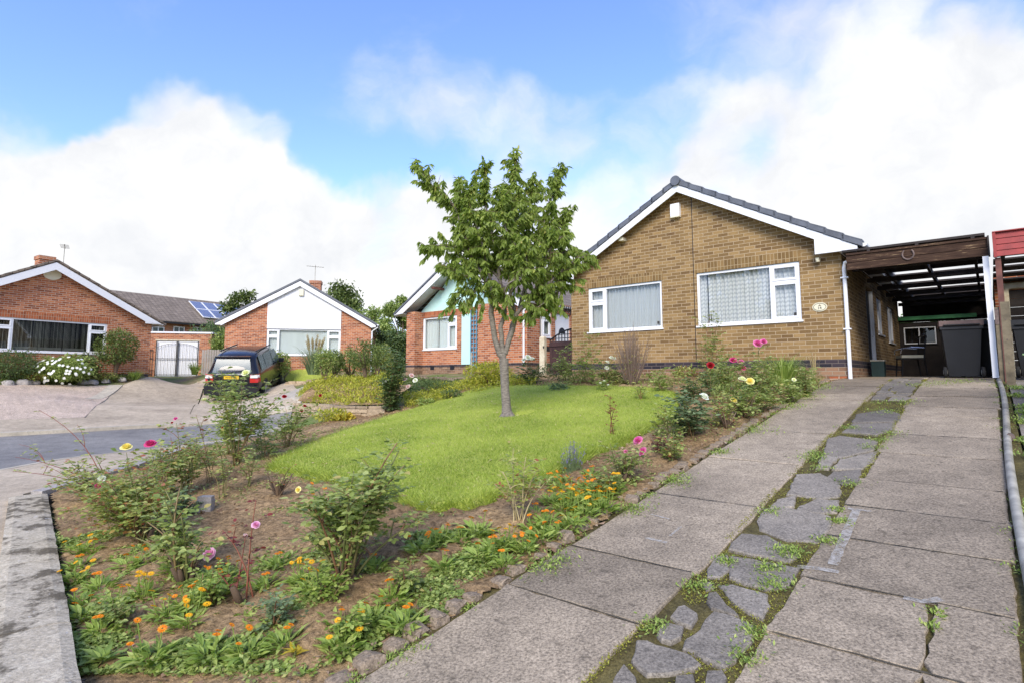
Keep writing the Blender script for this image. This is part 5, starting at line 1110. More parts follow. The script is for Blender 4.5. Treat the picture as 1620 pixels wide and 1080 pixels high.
# shed at the back
q = SE(21.3, -1.2); sh = thing('shed', 'dark brown boarded shed with green roof edge at the back of the carport', 'shed', (*q, 1.6), ANG)
mb = MB()
for z in np.arange(0, 1.7, .12):
    if .98 < z+.06 < 1.55: mb.box(-2.6, -.82, -.02, 0, z, z+.115); mb.box(.02, 1.2, -.02, 0, z, z+.115)
    else: mb.box(-2.6, 1.2, -.02, 0, z, z+.115)
mb.box(-1.4, 1.2, .001, .05, 0, .96); mb.box(-1.4, 1.2, .4, 2.2, 0, 1.7); mb.obj('wall', M['timber_dark'], sh)
mb = MB()
for a, c, z0, z1 in ((-.80, .0, 1.02, 1.05), (-.80, .0, 1.50, 1.53), (-.80, -.77, 1.05, 1.5), (-.03, .0, 1.05, 1.5), (-.43, -.40, 1.05, 1.5)): mb.box(a, c, -.05, -.01, z0, z1)
wo = mb.obj('window', M['upvc'], sh); mb = MB(); mb.add([(-.78, -.03, 1.04), (-.02, -.03, 1.04), (-.02, -.03, 1.51), (-.78, -.03, 1.51)], [(0, 1, 2, 3)]); mb.obj('pane', M['glass'], wo)
mb = MB(); mb.box(-1.5, .98, -.16, -.12, 1.74, 1.85); mb.obj('roof_edge', M['green_paint'], sh); mb = MB(); mb.prism([(-2.7, -.12, 1.8), (1.25, -.12, 1.8), (1.25, 2.3, 1.95), (-2.7, 2.3, 1.95)], (0, 0, .04)); mb.obj('roof', M['timber_dark'], sh)
# wheelie bins
def wheelie(s_, e_, label, rz, body, lid, k=1.0, group=None):
    q = SE(s_, e_); t = thing('wheelie_bin', label, 'bin', (*q, 1.6), ANG+rz, group)
    mb = MB(); lo = [(-.22, -.27), (.22, -.27), (.22, .2), (-.22, .2)]; hi = [(-.29, -.34), (.29, -.34), (.29, .30), (-.29, .30)]; z0, z1 = .03, .92*k
    V = [(*p, z0) for p in lo]+[(*p, z1) for p in hi]; mb.add(V, [(0, 3, 2, 1), (4, 5, 6, 7), (0, 1, 5, 4), (1, 2, 6, 5), (2, 3, 7, 6), (3, 0, 4, 7)])
    mb.box(-.31, .31, -.36, .32, z1-.05, z1); mb.box(-.15, .15, -.352, -.30, .35*k, .37*k); mb.obj('body', M[body], t)
    mb = MB(); mb.prism([(-.32, -.38, z1+.004), (-.32, .33, z1+.004), (-.32, .33, z1+.10), (-.32, .1, z1+.12), (-.32, -.34, z1+.045)], (.64, 0, 0)); mb.obj('lid', M[lid], t)
    mb = MB(); mb.tube([(-.26, .35, z1+.02), (.26, .35, z1+.02)], .016, 6); mb.obj('handle', M['dark_plastic'], t)
    for x in (-.27, .27): mb = MB(); mb.lathe([(0, -.025), (.09, -.025), (.1, -.015), (.1, .015), (.09, .025), (0, .025)], 18, (x, .24, .10), axis='x'); wl = mb.obj('wheel', M['tyre'], t); mb = MB(); mb.lathe([(0, -.03), (.045, -.03), (.045, .03), (0, .03)], 12, (x, .24, .10), axis='x'); mb.obj('hub', M['steel'], wl)
    return t
b_lid = plain('faded_brown_lid', (.14, .085, .07), .5, .3); M['b_lid'] = b_lid
wheelie(13.35, -.40, 'black wheelie bin with faded brown lid under the timber carport', R(180+6), 'dark_plastic', 'b_lid')
wheelie(13.9, -.12, 'second black wheelie bin half hidden behind the brown lidded one', R(176), 'dark_plastic', 'dark_plastic', 1.02)
wheelie(13.3, .62, 'black wheelie bin under the red carport at the right edge', R(180), 'dark_plastic', 'dark_plastic', .95)
M['pale_green'] = plain('pale_green_plastic', (.26, .42, .20), .5, .3, 8)
q = SE(12.45, .66); mb = MB(); mb.prism([(-.2, -.12, 0), (.2, -.12, 0), (.24, -.15, .36), (-.24, -.15, .36)], (0, .26, 0)); mb.box(-.26, .26, -.17, .13, .36, .385); cr_ = thing('storage_tub', 'pale green plastic tub standing before the bin at the right edge', 'tub', (*q, 1.6), ANG); mb.obj('tub_body', M['pale_green'], cr_)
# wing mirror of the car parked just outside the frame, with the door it sits on
q = SE(9.2, .62); cm = thing('parked_car', 'pale glass wing mirror and dark door edge of a car at the right edge', 'car', (*q, HDf(9.2)), ANG)
mb = MB(); a = np.arange(20)*2*math.pi/20; prof = [(1, 0), (.97, .04), (.8, .09), (.45, .13), (.05, .15)]
V = [];
for k, y in prof: V += [(-.17+.13*k*math.cos(t)*(1+.1*math.cos(t)), y, 1.0+.082*k*math.sin(t)) for t in a]
mb.add(V, [(i*20+j, (i+1)*20+j, (i+1)*20+(j+1) % 20, i*20+(j+1) % 20) for i in range(4) for j in range(20)]); hz_ = mb.obj('mirror_housing', M['carpaint'], cm, smooth=True)
mb = MB(); mb.prism([(-.17+.115*math.cos(t)*(1+.1*math.cos(t)), -.004, 1.0+.070*math.sin(t)) for t in a][::-1], (0, .006, 0)); M['mirror'] = plain('mirror_glass', (.62, .74, .70), .08, .0, metal=.85); mb.obj('mirror_glass', M['mirror'], hz_)
mb = MB(); mb.box(-.06, .06, .03, .07, .95, 1.0); mb.obj('mirror_arm', M['dark_plastic'], cm)
mb = MB(); mb.prism([(.05, -1.5, .3), (.05, 1.2, .3), (.03, 1.25, .6), (.05, 1.2, .93), (.12, -.1, .97), (.12, -1.5, .97)], (1.4, 0, 0)); mb.obj('door_panel', M['carpaint'], cm)
# garden chair and small things under the carport
q = SE(15.3, -1.35); ch = thing('garden_chair', 'black metal garden chair with cream seat cushion under the carport', 'chair', (*q, 1.6), ANG+R(-70))
for x in (-.22, .22):
    mb = MB(); mb.tube([(x, .24, 0), (x, .19, .42), (x, .25, .9)], .013, 6); mb.obj('leg', M['black_metal'], ch)
    mb = MB(); mb.tube([(x, -.24, 0), (x, -.2, .42)], .013, 6); mb.obj('leg', M['black_metal'], ch)
    mb = MB(); mb.tube([(x*1.12, .2, .64), (x*1.15, -.05, .66), (x*1.15, -.22, .62), (x*1.12, -.24, .52)], .012, 6); mb.obj('arm', M['chrome'], ch)
mb = MB(); mb.box(-.23, .23, -.22, .22, .41, .43); mb.obj('seat', M['black_metal'], ch); mb = MB(); mb.box(-.22, .22, -.22, .2, .431, .49); mb.obj('cushion', M['cream_plastic'], ch)
mb = MB()
for x in np.linspace(-.2, .2, 7): mb.tube([(x, .2, .45), (x, .25, .88)], .006, 4)
mb.tube([(-.22, .25, .9), (0, .26, .95), (.22, .25, .9)], .012, 6); mb.obj('backrest', M['black_metal'], ch)
q = SE(14.85, -1.9); M['dark_green'] = plain('dark_green_plastic', (.01, .035, .03), .5, .2); gb = thing('planter', 'dark green square tub against the side wall of the tan bungalow', 'tub', (*q, 1.6), ANG)
mb = MB(); mb.prism([(-.12, -.12, 0), (.12, -.12, 0), (.12, .12, 0), (-.12, .12, 0)], (0, 0, .36)); mb.obj('tub_body', M['dark_green'], gb); mb = MB(); mb.box(-.135, .135, -.135, .135, .36, .39); mb.obj('rim', M['steel'], gb)
# ------------------------------------------------ black estate car
rear = G(370, 641); CA = R(9); rx, ry = U(367, 641, 22.0)[:2]; zf = float(H(rx-math.sin(CA)*3.8, ry+math.cos(CA)*3.8)); zr0 = float(H(rx, ry))
car = thing('parked_car', 'black estate car seen from behind with yellow number plate, parked before the white clad bungalow', 'car', (rx, ry, zr0+.03), CA)
pit = math.atan2(zf-zr0, 3.8); car.rotation_euler = (pit, 0, CA)
# stations along the length: y, half width at sill, belt, roof edge, belt height, roof height
ST = [(-.02, .80, .84, .60, 1.02, 1.06), (.05, .92, .93, .66, 1.10, 1.30), (.30, .96, .97, .72, 1.13, 1.70), (.7, .97, .98, .76, 1.14, 1.80), (1.5, .97, .98, .78, 1.13, 1.85), (2.5, .97, .98, .77, 1.11, 1.84), (3.0, .97, .98, .72, 1.10, 1.76), (3.55, .97, .97, .72, 1.10, 1.36), (3.9, .96, .95, .74, 1.08, 1.12), (4.6, .93, .90, .70, 1.02, 1.04), (4.85, .84, .80, .6, .85, .9)]
rows = []
for y, ws, wb2, wr_, zb2, zr2 in ST:
    half = [(0, .30), (ws*.8, .30), (ws, .42), (ws+.01, .75), (wb2, zb2-.05), (wb2-.03, zb2)]+[(wb2-.03+(wr_-wb2+.03)*t, zb2+(zr2-.06-zb2)*t) for t in (.5, 1)]+[(wr_-.09, zr2-.01), (wr_*.5, zr2+.02), (0, zr2+.03)]
    rows.append([(x, y, z) for x, z in half]+[(-x, y, z) for x, z in half[::-1][1:-1]])
P = np.array(rows); n_ = P.shape[1]; P = np.concatenate([P, P[:, :1]], 1); mb = MB(); mb.grid(P); mb.add(P[0, :-1], [tuple(range(n_))]); mb.add(P[-1, :-1], [tuple(range(n_))[::-1]])
cb = mb.obj('body', M['carpaint'], car, smooth=True)
md = cb.modifiers.new('s', 'SUBSURF'); md.levels = 2; md.render_levels = 2
mb = MB(); mb.prism([(-.70, .035, 1.14), (.70, .035, 1.14), (.60, .235, 1.64), (-.60, .235, 1.64)], (0, -.03, .005)); mb.obj('rear_window', M['carglass'], car)
mb = MB(); mb.box(-.62, .62, .13, .32, 1.70, 1.76); mb.obj('spoiler', M['carpaint'], car)
for sg in (-1, 1):
    sd = lambda y, t: (sg*(.955+(.765-.955)*t+.012), y, 1.15+(1.76-1.15)*t)
    for (ya, yb, yc, yd) in ((.55, 1.15, .62, 1.15), (1.22, 2.2, 1.22, 2.2), (2.28, 3.3, 2.28, 2.95)):
        V = [sd(ya, .06), sd(yb, .06), sd(yd, .9), sd(yc, .9)]; mb = MB(); mb.prism(V, (-sg*.02, 0, 0)); mb.obj('side_window', M['carglass'], car)
    mb = MB(); mb.prism([(sg*.94, -.03, .78), (sg*.66, -.045, .78), (sg*.66, -.02, 1.08), (sg*.9, .0, 1.1), (sg*.99, .12, 1.1), (sg*1.0, .16, .8)], (0, .03, 0)); tl = mb.obj('tail_lamp', M['redlamp'], car)
    mb = MB(); mb.prism([(sg*.93, -.045, .96), (sg*.68, -.058, .96), (sg*.68, -.045, 1.06), (sg*.90, -.03, 1.07), (sg*.985, .06, 1.07), (sg*.99, .1, .97)], (0, .03, 0)); mb.obj('clear_lens', M['clearlamp'], tl)
    mb = MB(); mb.prism([(sg*.98, 3.0, 1.10), (sg*1.2, 2.98, 1.10), (sg*1.2, 3.0, 1.28), (sg*.99, 3.02, 1.26)], (0, .13, 0)); mb.obj('wing_mirror', M['carpaint'], car)
    for y in (.95, 3.75):
        mb = MB(); mb.lathe([(.24, -.12), (.36, -.115), (.385, -.07), (.385, .07), (.36, .115), (.24, .12)], 28, (sg*.88, y, .355), axis='x'); wh = mb.obj('wheel', M['tyre'], car, smooth=True)
        mb = MB(); mb.lathe([(0, .10), (.08, .11), (.10, .08)], 16, (sg*.88, y, .355), axis='x')
        for k in range(5):
            a = k*2*math.pi/5; mb.beam((sg*.985, y, .355), (sg*.985, y+.24*math.cos(a), .355+.24*math.sin(a)), .05, .03, up=(1, 0, 0))
        mb.lathe([(.22, -.10), (.25, -.10), (.25, .115), (.22, .115), (.22, -.1)], 24, (sg*.88, y, .355), axis='x'); mb.obj('rim', M['chrome'], wh)
        mb = MB(); a = np.linspace(0, math.pi, 12); V = [(sg*.965, y+.43*math.cos(t), .36+.43*math.sin(t)) for t in a]; mb.prism(V, (sg*.018, 0, 0)); mb.obj('wheel_arch', M['dark_plastic'], car)
mb = MB(); mb.box(-.96, .96, -.13, .06, .32, .66); mb.obj('bumper', M['dark_plastic'], car)
mb = MB(); mb.box(-.55, .55, -.075, -.03, 1.08, 1.125); mb.obj('bright_strip', M['chrome'], car)
mb = MB(); mb.box(-.27, .27, -.065, -.045, .92, 1.04); pt = mb.obj('number_plate', M['plate_yellow'], car); text('MV56 CXG', .088, 'ink', pt, (0, -.067, .98))
mb = MB(); mb.beam((-.02, -.01, 1.18), (.42, .01, 1.24), .02, .02); mb.obj('rear_wiper', M['ink'], car)
mb = MB(); mb.box(-.9, .9, .2, 4.6, .2, .34); mb.obj('underbody', M['ink'], car)
for x in (-.66, .66): mb = MB(); mb.box(x-.02, x+.02, .8, 2.9, 1.84, 1.88); mb.obj('roof_rail', M['dark_plastic'], car)
# boulders in front of the left-hand bungalow
for (px, py, w_, lb) in ((12, 611, .42, 'flat pale boulder at the left picture edge'), (37, 610, .46, 'dark brown flat boulder, second from the left edge'), (53, 608.5, .34, 'grey boulder left of the white daisies'), (130, 608, .34, 'pale boulder just right of the white daisies'), (146, 608, .36, 'whitish rounded boulder nearest the little tree'), (167, 606, .3, 'yellowish flat stone at the foot of the little tree'), (193, 603.5, .3, 'yellow stone at the corner of the garage drive')):
    p = G(px, py); mb = MB(); n_ = 14; a = np.arange(n_)*2*math.pi/n_; prof = [(1, -.3), (1.02, .2), (.9, .6), (.6, .9), (.15, 1.0)]; hh = w_*.38; rr = w_*(1+.12*rng.standard_normal(n_))*.5
    V = np.concatenate([np.c_[rr*k*np.cos(a), rr*.75*k*np.sin(a), np.full(n_, z*hh)] for k, z in prof])+rng.normal(0, .008, (n_*5, 3)); mb.add(V, [(i*n_+j, i*n_+(j+1) % n_, (i+1)*n_+(j+1) % n_, (i+1)*n_+j) for i in range(4) for j in range(n_)], 0, rng.random()); mb.add(V[-n_:], [tuple(range(n_))], 0, .6)
    o = mb.obj('boulder', M['boulder'], None, loc=(p[0], p[1], p[2]+.06), rot=(0, 0, R(30)), smooth=True); o['label'] = lb; o['category'] = 'boulder'; o['group'] = 'boulders edging the left front bed'
p = G(325, 812); mb = MB(); mb.prism([(-.07, -.05, 0), (.07, -.05, 0), (.06, .04, 0), (-.06, .04, 0)], (.005, .0, .13)); mb.prism([(-.06, -.045, .13), (.07, -.045, .13), (.06, .035, .13), (-.05, .035, .13)], (0, 0, .035)); o = mb.obj('marker_stone', M['boulder'], None, loc=p); o['label'] = 'small upright pale stone among the rose bushes on the left'; o['category'] = 'stone'
# ============================================================ plants
def leafs(mb, P, D, L, asp=.5, mat=0, tint=None, droop=.15, flat=.5, Nrm=None):
    P = np.asarray(P, float); n = len(P)
    if n == 0: return
    D = nrm(D); L = np.broadcast_to(np.asarray(L, float), (n,)); up = np.c_[rng.normal(0, flat, n), rng.normal(0, flat, n), np.ones(n)] if Nrm is None else Nrm
    S = nrm(np.cross(D, up)); Nn = np.cross(S, D); W2 = (L*asp/2)[:, None]; L_ = L[:, None]
    f = .10*L_
    V = np.stack([P, P+D*L_*.3+S*W2*.86+Nn*f*.5, P+D*L_*.62+S*W2*.85+Nn*f*.3-Nn*L_*droop*.3, P+D*L_-Nn*L_*droop, P+D*L_*.62-S*W2*.85+Nn*f*.3-Nn*L_*droop*.3, P+D*L_*.3-S*W2*.86+Nn*f*.5, P+D*L_*.5-Nn*L_*droop*.12], 1).reshape(-1, 3)
    t = rng.random(n) if tint is None else np.broadcast_to(tint, (n,)); b = np.arange(n)[:, None]*7
    n0 = mb.n; mb.add(V, np.concatenate([b+[0, 6, 2, 1], b+[0, 5, 4, 6]]), mat, np.r_[t, t])
    mb.F.append((np.concatenate([b+[6, 3, 2], b+[6, 4, 3]])+n0, mat, np.r_[t, t]))
def ribbon(mb, pts, w, mat=0, tint=.5, side=None):
    pts = np.asarray(pts, float); t = nrm(np.gradient(pts, axis=0)); s_ = nrm(np.cross(t, [0.3, 0.2, 1.])) if side is None else np.broadcast_to(side, pts.shape); ww = w*np.linspace(1, .05, len(pts))[:, None]/2
    mb.grid(np.stack([pts-s_*ww, pts+s_*ww], 1), mat, tint)
def bez(a, b_, c, n=8):
    t = np.linspace(0, 1, n)[:, None]; return (1-t)**2*a+2*t*(1-t)*b_+t*t*c
def bloom(mb, c, r, face=(0, -.5, .8)):
    f = nrm(face); u = nrm(np.cross(f, [.3, .9, .2])); v = np.cross(f, u)
    for ring, (n_, r0, tl, h) in enumerate(((4, .28, .2, .85), (5, .50, .4, .78), (6, .75, .7, .6), (7, .98, 1.2, .34))):
        for k in range(n_):
            a = (k+ring*.37+rng.normal(0, .08))*2*math.pi/n_; o = math.cos(a)*u+math.sin(a)*v; s_ = np.cross(f, o); w_ = r*(.28+.16*ring); rr = r*r0*(1+rng.normal(0, .07))
            base = c+o*rr*.15; m1 = c+o*rr*.7+f*r*h*.5; tip = c+o*rr+f*r*(h-.1*tl*tl)
            P = np.array([[base-s_*w_*.3, base, base+s_*w_*.3], [m1-s_*w_*.95+f*r*.08, m1, m1+s_*w_*.95+f*r*.08], [tip-s_*w_*.6, tip+o*r*.06, tip+s_*w_*.6]]); mb.grid(P, 0, min(1, .2+.25*ring+.1*rng.random()))
def flowers_of(parent, items, P0, dflt_face=(0, -.6, .7)):
    for px, py, col, r, Y in items:
        c = U(px, py, Y)-P0; mb = MB(); bloom(mb, c, r, nrm(np.array(dflt_face)+rng.normal(0, .25, 3))); o = mb.obj('flower', PET[col], parent, smooth=True)
def rose(label, base, tips, fl=(), leaf='leaf_rose', stem='stem', lf0=.35, gap=.055, lsz=.04, canes=0, dep=.12, rad=.006, dead=0, wood=0, side=2, name='rose_bush', cat='rose bush', Yo=0, lean=.25):
    lsz *= 1.22; gap *= .78; side += 1
    if len(tips) >= 5 and stem in ('stem',): tips = list(tips)+[(tp[0]+rng.normal(0, 14), tp[1]+abs(rng.normal(0, 26))+6)+tuple(tp[2:]) for tp in tips]
    P0 = G(*base); P0[2] += .01; Y = P0[1]+Yo; t = thing(name, label, cat, P0, group='roses and shrubs of the front garden'); st = MB(); lv = MB(); LP = []; LD = []; LL = []
    scale = Y/FPX
    def cane(a, c, r, f0, g):
        L = np.linalg.norm(c-a); mid = a*.5+c*.5+np.array([(c-a)[0]*-lean, rng.normal(0, .06)*L, L*.12])+rng.normal(0, .04*L, 3); pts = bez(a, mid, c, 9); st.tube(pts, np.linspace(r, r*.4, 9), 5, 0, rng.random())
        n_ = max(2, int(L*(1-f0)/g)); 
        for i in range(n_):
            u = f0+(1-f0)*(i+rng.random()*.7)/n_; q = pts[int(u*8)] + (pts[min(8, int(u*8)+1)]-pts[int(u*8)])*(u*8-int(u*8)); az = rng.random()*6.283; dirv = nrm(np.array([math.cos(az), math.sin(az), .35+rng.normal(0, .25)])); pl_ = lsz*rng.uniform(1.2, 2.6); e = q+dirv*pl_
            sd = nrm(np.cross(dirv, [0, 0, 1])); LP.append(e); LD.append(dirv+[0, 0, -.2]); LL.append(lsz*1.15)
            for k in (.45, .85):
                for sg in (-1, 1): LP.append(q+dirv*pl_*k); LD.append(dirv*.45+sd*sg+[0, 0, -.12]); LL.append(lsz*rng.uniform(.75, 1.05))
        return pts
    for i, tp in enumerate(tips):
        px, py = tp[0], tp[1]; c = U(px, py, Y+rng.normal(0, dep))-P0; a = rng.normal(0, .025, 3)*[1, 1, 0]; pts = cane(a, c, rad, tp[2] if len(tp) > 2 else lf0, gap); L = np.linalg.norm(c)
        for k in range(side):
            u = rng.uniform(.4, .85); q = pts[int(u*8)]; d_ = nrm(np.array([rng.normal(), rng.normal(), .8])); cane(q, q+d_*L*rng.uniform(.15, .3), rad*.6, .2, gap)
    for k in range(dead): a = rng.random()*6.28; L = rng.uniform(.1, .22)*max(1, dep*6); st.tube(bez(np.zeros(3), np.array([math.cos(a)*L*.3, math.sin(a)*L*.3, L*.6]), np.array([math.cos(a)*L*.6, math.sin(a)*L*.6, L*1.1]), 5), [.009, .009, .008, .006, .004], 5, 1, rng.random())
    for k in range(wood): a = rng.random()*6.28; L = rng.uniform(.06, .14); st.tube([np.array([0, 0, -.03]), np.array([math.cos(a)*.05, math.sin(a)*.05, L*.5]), np.array([math.cos(a)*.09, math.sin(a)*.09, L])], [.022, .018, .012], 7, 1, .2)
    st.obj('stems', [M[stem], M['wood']], t, smooth=True)
    if LP: leafs(lv, LP, LD, LL, .62, droop=.12, flat=.45); lv.obj('foliage', M[leaf], t)
    flowers_of(t, [(px, py, col, r, Y) for px, py, col, r in fl], P0)
    return t
# --- roses, read from left to right
rose('sprawling bare rose with long red canes reaching over the coping at the left edge', (178, 790), [(62, 648, .3), (24, 722, .45), (20, 745, .5), (120, 735), (150, 720)], leaf='leaf_yellow', stem='stem_red', gap=.14, lsz=.034, side=1, lean=.1)
rose('large yellowing rose bush with one yellow and one magenta bloom, left foreground', (232, 862), [(200, 715), (238, 708), (150, 735), (105, 770), (120, 805), (170, 760), (270, 735), (215, 750), (180, 790), (140, 780), (250, 765), (95, 745), (160, 815)], [(200, 708, 'yellow', .042), (238, 703, 'magenta', .045), (161, 757, 'white', .03), (156, 768, 'magenta', .028)], leaf='leaf_yellow', gap=.035, lsz=.036, dep=.22, wood=3, dead=4)
rose('upright rose with a single pink bud, just right of the magenta bloom', (292, 790), [(279, 668), (262, 720), (300, 735), (315, 700), (285, 705)], [(278, 662, 'hotpink', .022), (272, 668, 'red', .012)], leaf='leaf_yellow', gap=.045, lsz=.036, dep=.18)
rose('woody rose with a large pale pink bloom, lower left', (292, 928), [(272, 800), (262, 775), (240, 800), (300, 838), (215, 850), (285, 770)], [(332, 876, 'pink', .040)], leaf='leaf_rose', gap=.075, lsz=.04, wood=8, dead=5, rad=.009)
rose('thin red caned rose with a lilac pink bloom at its tip', (385, 960), [(352, 838, .9), (405, 790, .55), (388, 850, .8), (345, 905, .6)], [(405, 830, 'pink', .024), (388, 847, 'blush', .015)], leaf='leaf_red', stem='stem_red', gap=.06, lsz=.028, side=0, rad=.006, wood=2)
rose('tall rose with bare woody base and leafy top in the centre foreground', (545, 932), [(560, 745), (612, 735), (640, 735), (628, 700), (590, 770), (480, 800), (500, 770), (535, 780), (575, 800), (612, 780), (595, 745), (470, 790)], [(472, 774, 'yellow', .018)], leaf='leaf_rose', gap=.03, lsz=.038, dep=.16, wood=10, dead=22, rad=.009, lf0=.62)
rose('rose with cream yellow blooms standing in front of the black car', (372, 742), [(335, 600), (350, 585), (388, 590), (410, 630), (430, 600), (330, 625), (365, 640), (448, 620), (395, 660), (350, 680)], [(389, 590, 'cream', .050), (324, 632, 'cream', .038), (378, 692, 'white', .040)], leaf='leaf_rose', gap=.055, lsz=.046, dep=.3)
rose('spindly rose with reddening leaves in front of the road', (330, 770), [(300, 690), (310, 655), (345, 700), (318, 720)], [(352, 676, 'red', .012)], leaf='leaf_yellow', gap=.07, lsz=.036)
rose('dark red rose bush between the car and the sandstone wall', (455, 712), [(450, 640), (430, 660), (478, 650), (500, 640), (420, 680), (485, 670), (460, 665)], [(450, 627, 'red', .035), (482, 642, 'red', .028), (477, 649, 'red', .025), (507, 625, 'red', .024)], leaf='leaf_rose', gap=.05, lsz=.042, dep=.25)
rose('leafy rose without blooms, left of the dark red one', (415, 730), [(400, 655), (395, 690), (425, 690), (440, 700), (385, 705)], leaf='leaf_rose', gap=.05, lsz=.042, dep=.25)
rose('low blue green bush beside the small upright stone', (285, 820), [(270, 775), (285, 765), (300, 775), (290, 790), (275, 800), (305, 795)], leaf='leaf_blue', gap=.03, lsz=.028, dep=.12)
rose('wispy leggy plant with green stems left of the lawn corner', (352, 790), [(340, 690), (350, 720), (362, 735), (330, 740)], leaf='leaf_rose', gap=.09, lsz=.03)
rose('tangle of bare brown twigs at the left corner of the lawn', (440, 790), [(420, 745, .95), (460, 738, .95), (440, 760, .9), (475, 760, .9), (405, 765, .9)], leaf='leaf_yellow', stem='wood', gap=.2, dead=26, lsz=.02, name='bare_bush', cat='bush')
rose('climbing rose column with pinkish white blooms left of the teal gabled bungalow', (620, 655), [(615, 548), (628, 552), (640, 575), (605, 575), (622, 590), (635, 610), (612, 612), (625, 565), (608, 600), (618, 630)], [(651, 594, 'blush', .055), (641, 600, 'blush', .05), (657, 601, 'white', .05), (646, 611, 'blush', .05), (608, 603, 'white', .05)], leaf='leaf_dark', gap=.035, lsz=.05, dep=.22, lf0=.1)
rose('pale yellow green sparse rose at the front edge of the lawn', (822, 838), [(782, 765), (795, 745), (812, 708), (832, 722), (850, 742), (870, 757), (805, 760), (840, 765)], leaf='leaf_yellow', stem='straw', gap=.05, lsz=.03, dep=.14, lf0=.5, wood=2)
rose('tall thin reddish shoot at the right side of the lawn', (968, 698), [(966, 625, .1), (975, 640, .3)], leaf='leaf_red', stem='stem_red', gap=.04, lsz=.026, side=0)
rose('rose with two bright pink blooms beside the edging stones', (985, 768), [(1010, 700), (1018, 716), (990, 716), (965, 700), (1000, 730), (975, 740)], [(1010, 697, 'hotpink', .046), (1018, 714, 'hotpink', .043), (990, 714, 'hotpink', .02)], leaf='leaf_rose', gap=.05, lsz=.034, dep=.12, wood=5, dead=7)
rose('small pruned rose of dark bare twigs right of the bright pink blooms', (1045, 722), [(1040, 690, .9), (1055, 695, .9), (1035, 700, .9)], leaf='leaf_red', stem='wood', gap=.1, dead=20, wood=5, lsz=.025)
rose('rose with glossy drooping dark leaves and a white bloom', (1090, 695), [(1075, 615), (1065, 628), (1085, 625), (1100, 645), (1112, 635), (1080, 655), (1068, 650)], [(1113, 628, 'white', .058)], leaf='leaf_blue', gap=.045, lsz=.055, dep=.2, wood=6, dead=10)
rose('rose with soft yellow blooms near the top of the rose bed', (1178, 665), [(1160, 636), (1185, 605), (1175, 610), (1200, 620), (1150, 625), (1210, 600), (1145, 640), (1195, 640)], [(1160, 634, 'yellow', .050), (1186, 603, 'yellow', .055), (1174, 600, 'cream', .05)], leaf='leaf_rose', gap=.055, lsz=.042, dep=.25, wood=5, dead=9)
rose('tall rose with magenta blooms in front of the larger window', (1195, 640), [(1200, 548), (1160, 572), (1172, 575), (1215, 560), (1185, 585), (1225, 575), (1205, 590)], [(1198, 544, 'hotpink', .065), (1208, 541, 'hotpink', .05), (1160, 570, 'magenta', .055), (1172, 573, 'hotpink', .05), (1176, 582, 'magenta', .04)], leaf='leaf_rose', gap=.06, lsz=.045, dep=.3)
rose('rose with one deep red bloom below the larger window', (1122, 632), [(1124, 580), (1110, 590), (1135, 595), (1118, 600)], [(1124, 578, 'red', .06)], leaf='leaf_dark', gap=.05, lsz=.045, dep=.25)
rose('very tall thin rose reaching up across the larger window sill', (1120, 605), [(1112, 530), (1126, 492), (1138, 500), (1150, 540), (1104, 545)], leaf='leaf_rose', gap=.08, lsz=.045, dep=.25)
rose('rose with clusters of small white blooms below the smaller window', (962, 612), [(966, 570), (955, 575), (975, 580), (950, 590), (985, 585)], [(967, 566, 'white', .05), (961, 573, 'white', .045), (960, 582, 'white', .05), (972, 567, 'white', .04)], leaf='leaf_rose', gap=.07, lsz=.045, dep=.25)
rose('white flowered dark leaved rose beside the pale gate post', (840, 610), [(835, 570), (825, 580), (850, 582), (860, 590), (828, 592), (845, 592)], [(835, 565, 'white', .065), (842, 568, 'white', .06), (829, 569, 'white', .05)], leaf='leaf_dark', gap=.04, lsz=.055, dep=.25)
rose('airy light green bush at the left corner of the tan bungalow', (935, 610), [(920, 535), (930, 525), (945, 550), (915, 560), (905, 570), (940, 580)], leaf='leaf_bright', gap=.05, lsz=.04, dep=.3)
rose('loose rose bush in front of the dark brown gate', (895, 608), [(885, 555), (900, 548), (880, 575), (905, 575), (893, 585)], leaf='leaf_rose', gap=.05, lsz=.045, dep=.25)
rose('low white speckled plant below the white rose clusters', (955, 625), [(948, 603), (958, 600), (965, 608), (943, 612)], [(950, 605, 'white', .02), (956, 602, 'white', .02), (962, 608, 'white', .02)], leaf='leaf_bright', gap=.03, lsz=.03, dep=.12)
rose('small bush at the plinth between the two windows', (1070, 608), [(1060, 585), (1075, 580), (1085, 590)], leaf='leaf_rose', gap=.05, lsz=.04, dep=.2)
rose('low green plant at the foot of the plinth under the smaller window', (1035, 606), [(1025, 590), (1045, 586), (1055, 597), (1015, 596)], leaf='leaf_bright', gap=.04, lsz=.04, dep=.2)
rose('young rose shoot in front of the dried shrub', (1012, 640), [(1003, 612), (1022, 615), (1012, 605)], leaf='leaf_rose', stem='stem_red', gap=.05, lsz=.035)
rose('small dark twiggy rose at the far right end of the bed', (1150, 680), [(1140, 655, .7), (1160, 650, .7), (1170, 662, .7)], leaf='leaf_yellow', stem='wood', gap=.06, dead=18, lsz=.03, dep=.12)
rose('second yellowing rose filling the bed behind the coping corner', (150, 800), [(110, 730), (90, 760), (135, 745), (160, 740), (175, 770), (75, 760), (200, 745)], leaf='leaf_yellow', gap=.04, lsz=.036, dep=.2, wood=2)
rose('low rose with orange red young leaves left of the pink bud', (245, 800), [(225, 745), (250, 735), (270, 755), (235, 760), (262, 770)], leaf='leaf_yellow', gap=.04, lsz=.034, dep=.16)
rose('leafy green rose behind the pink bud, beside the road edging', (315, 748), [(295, 700), (310, 690), (330, 705), (285, 715), (340, 715)], leaf='leaf_rose', gap=.045, lsz=.036, dep=.2)
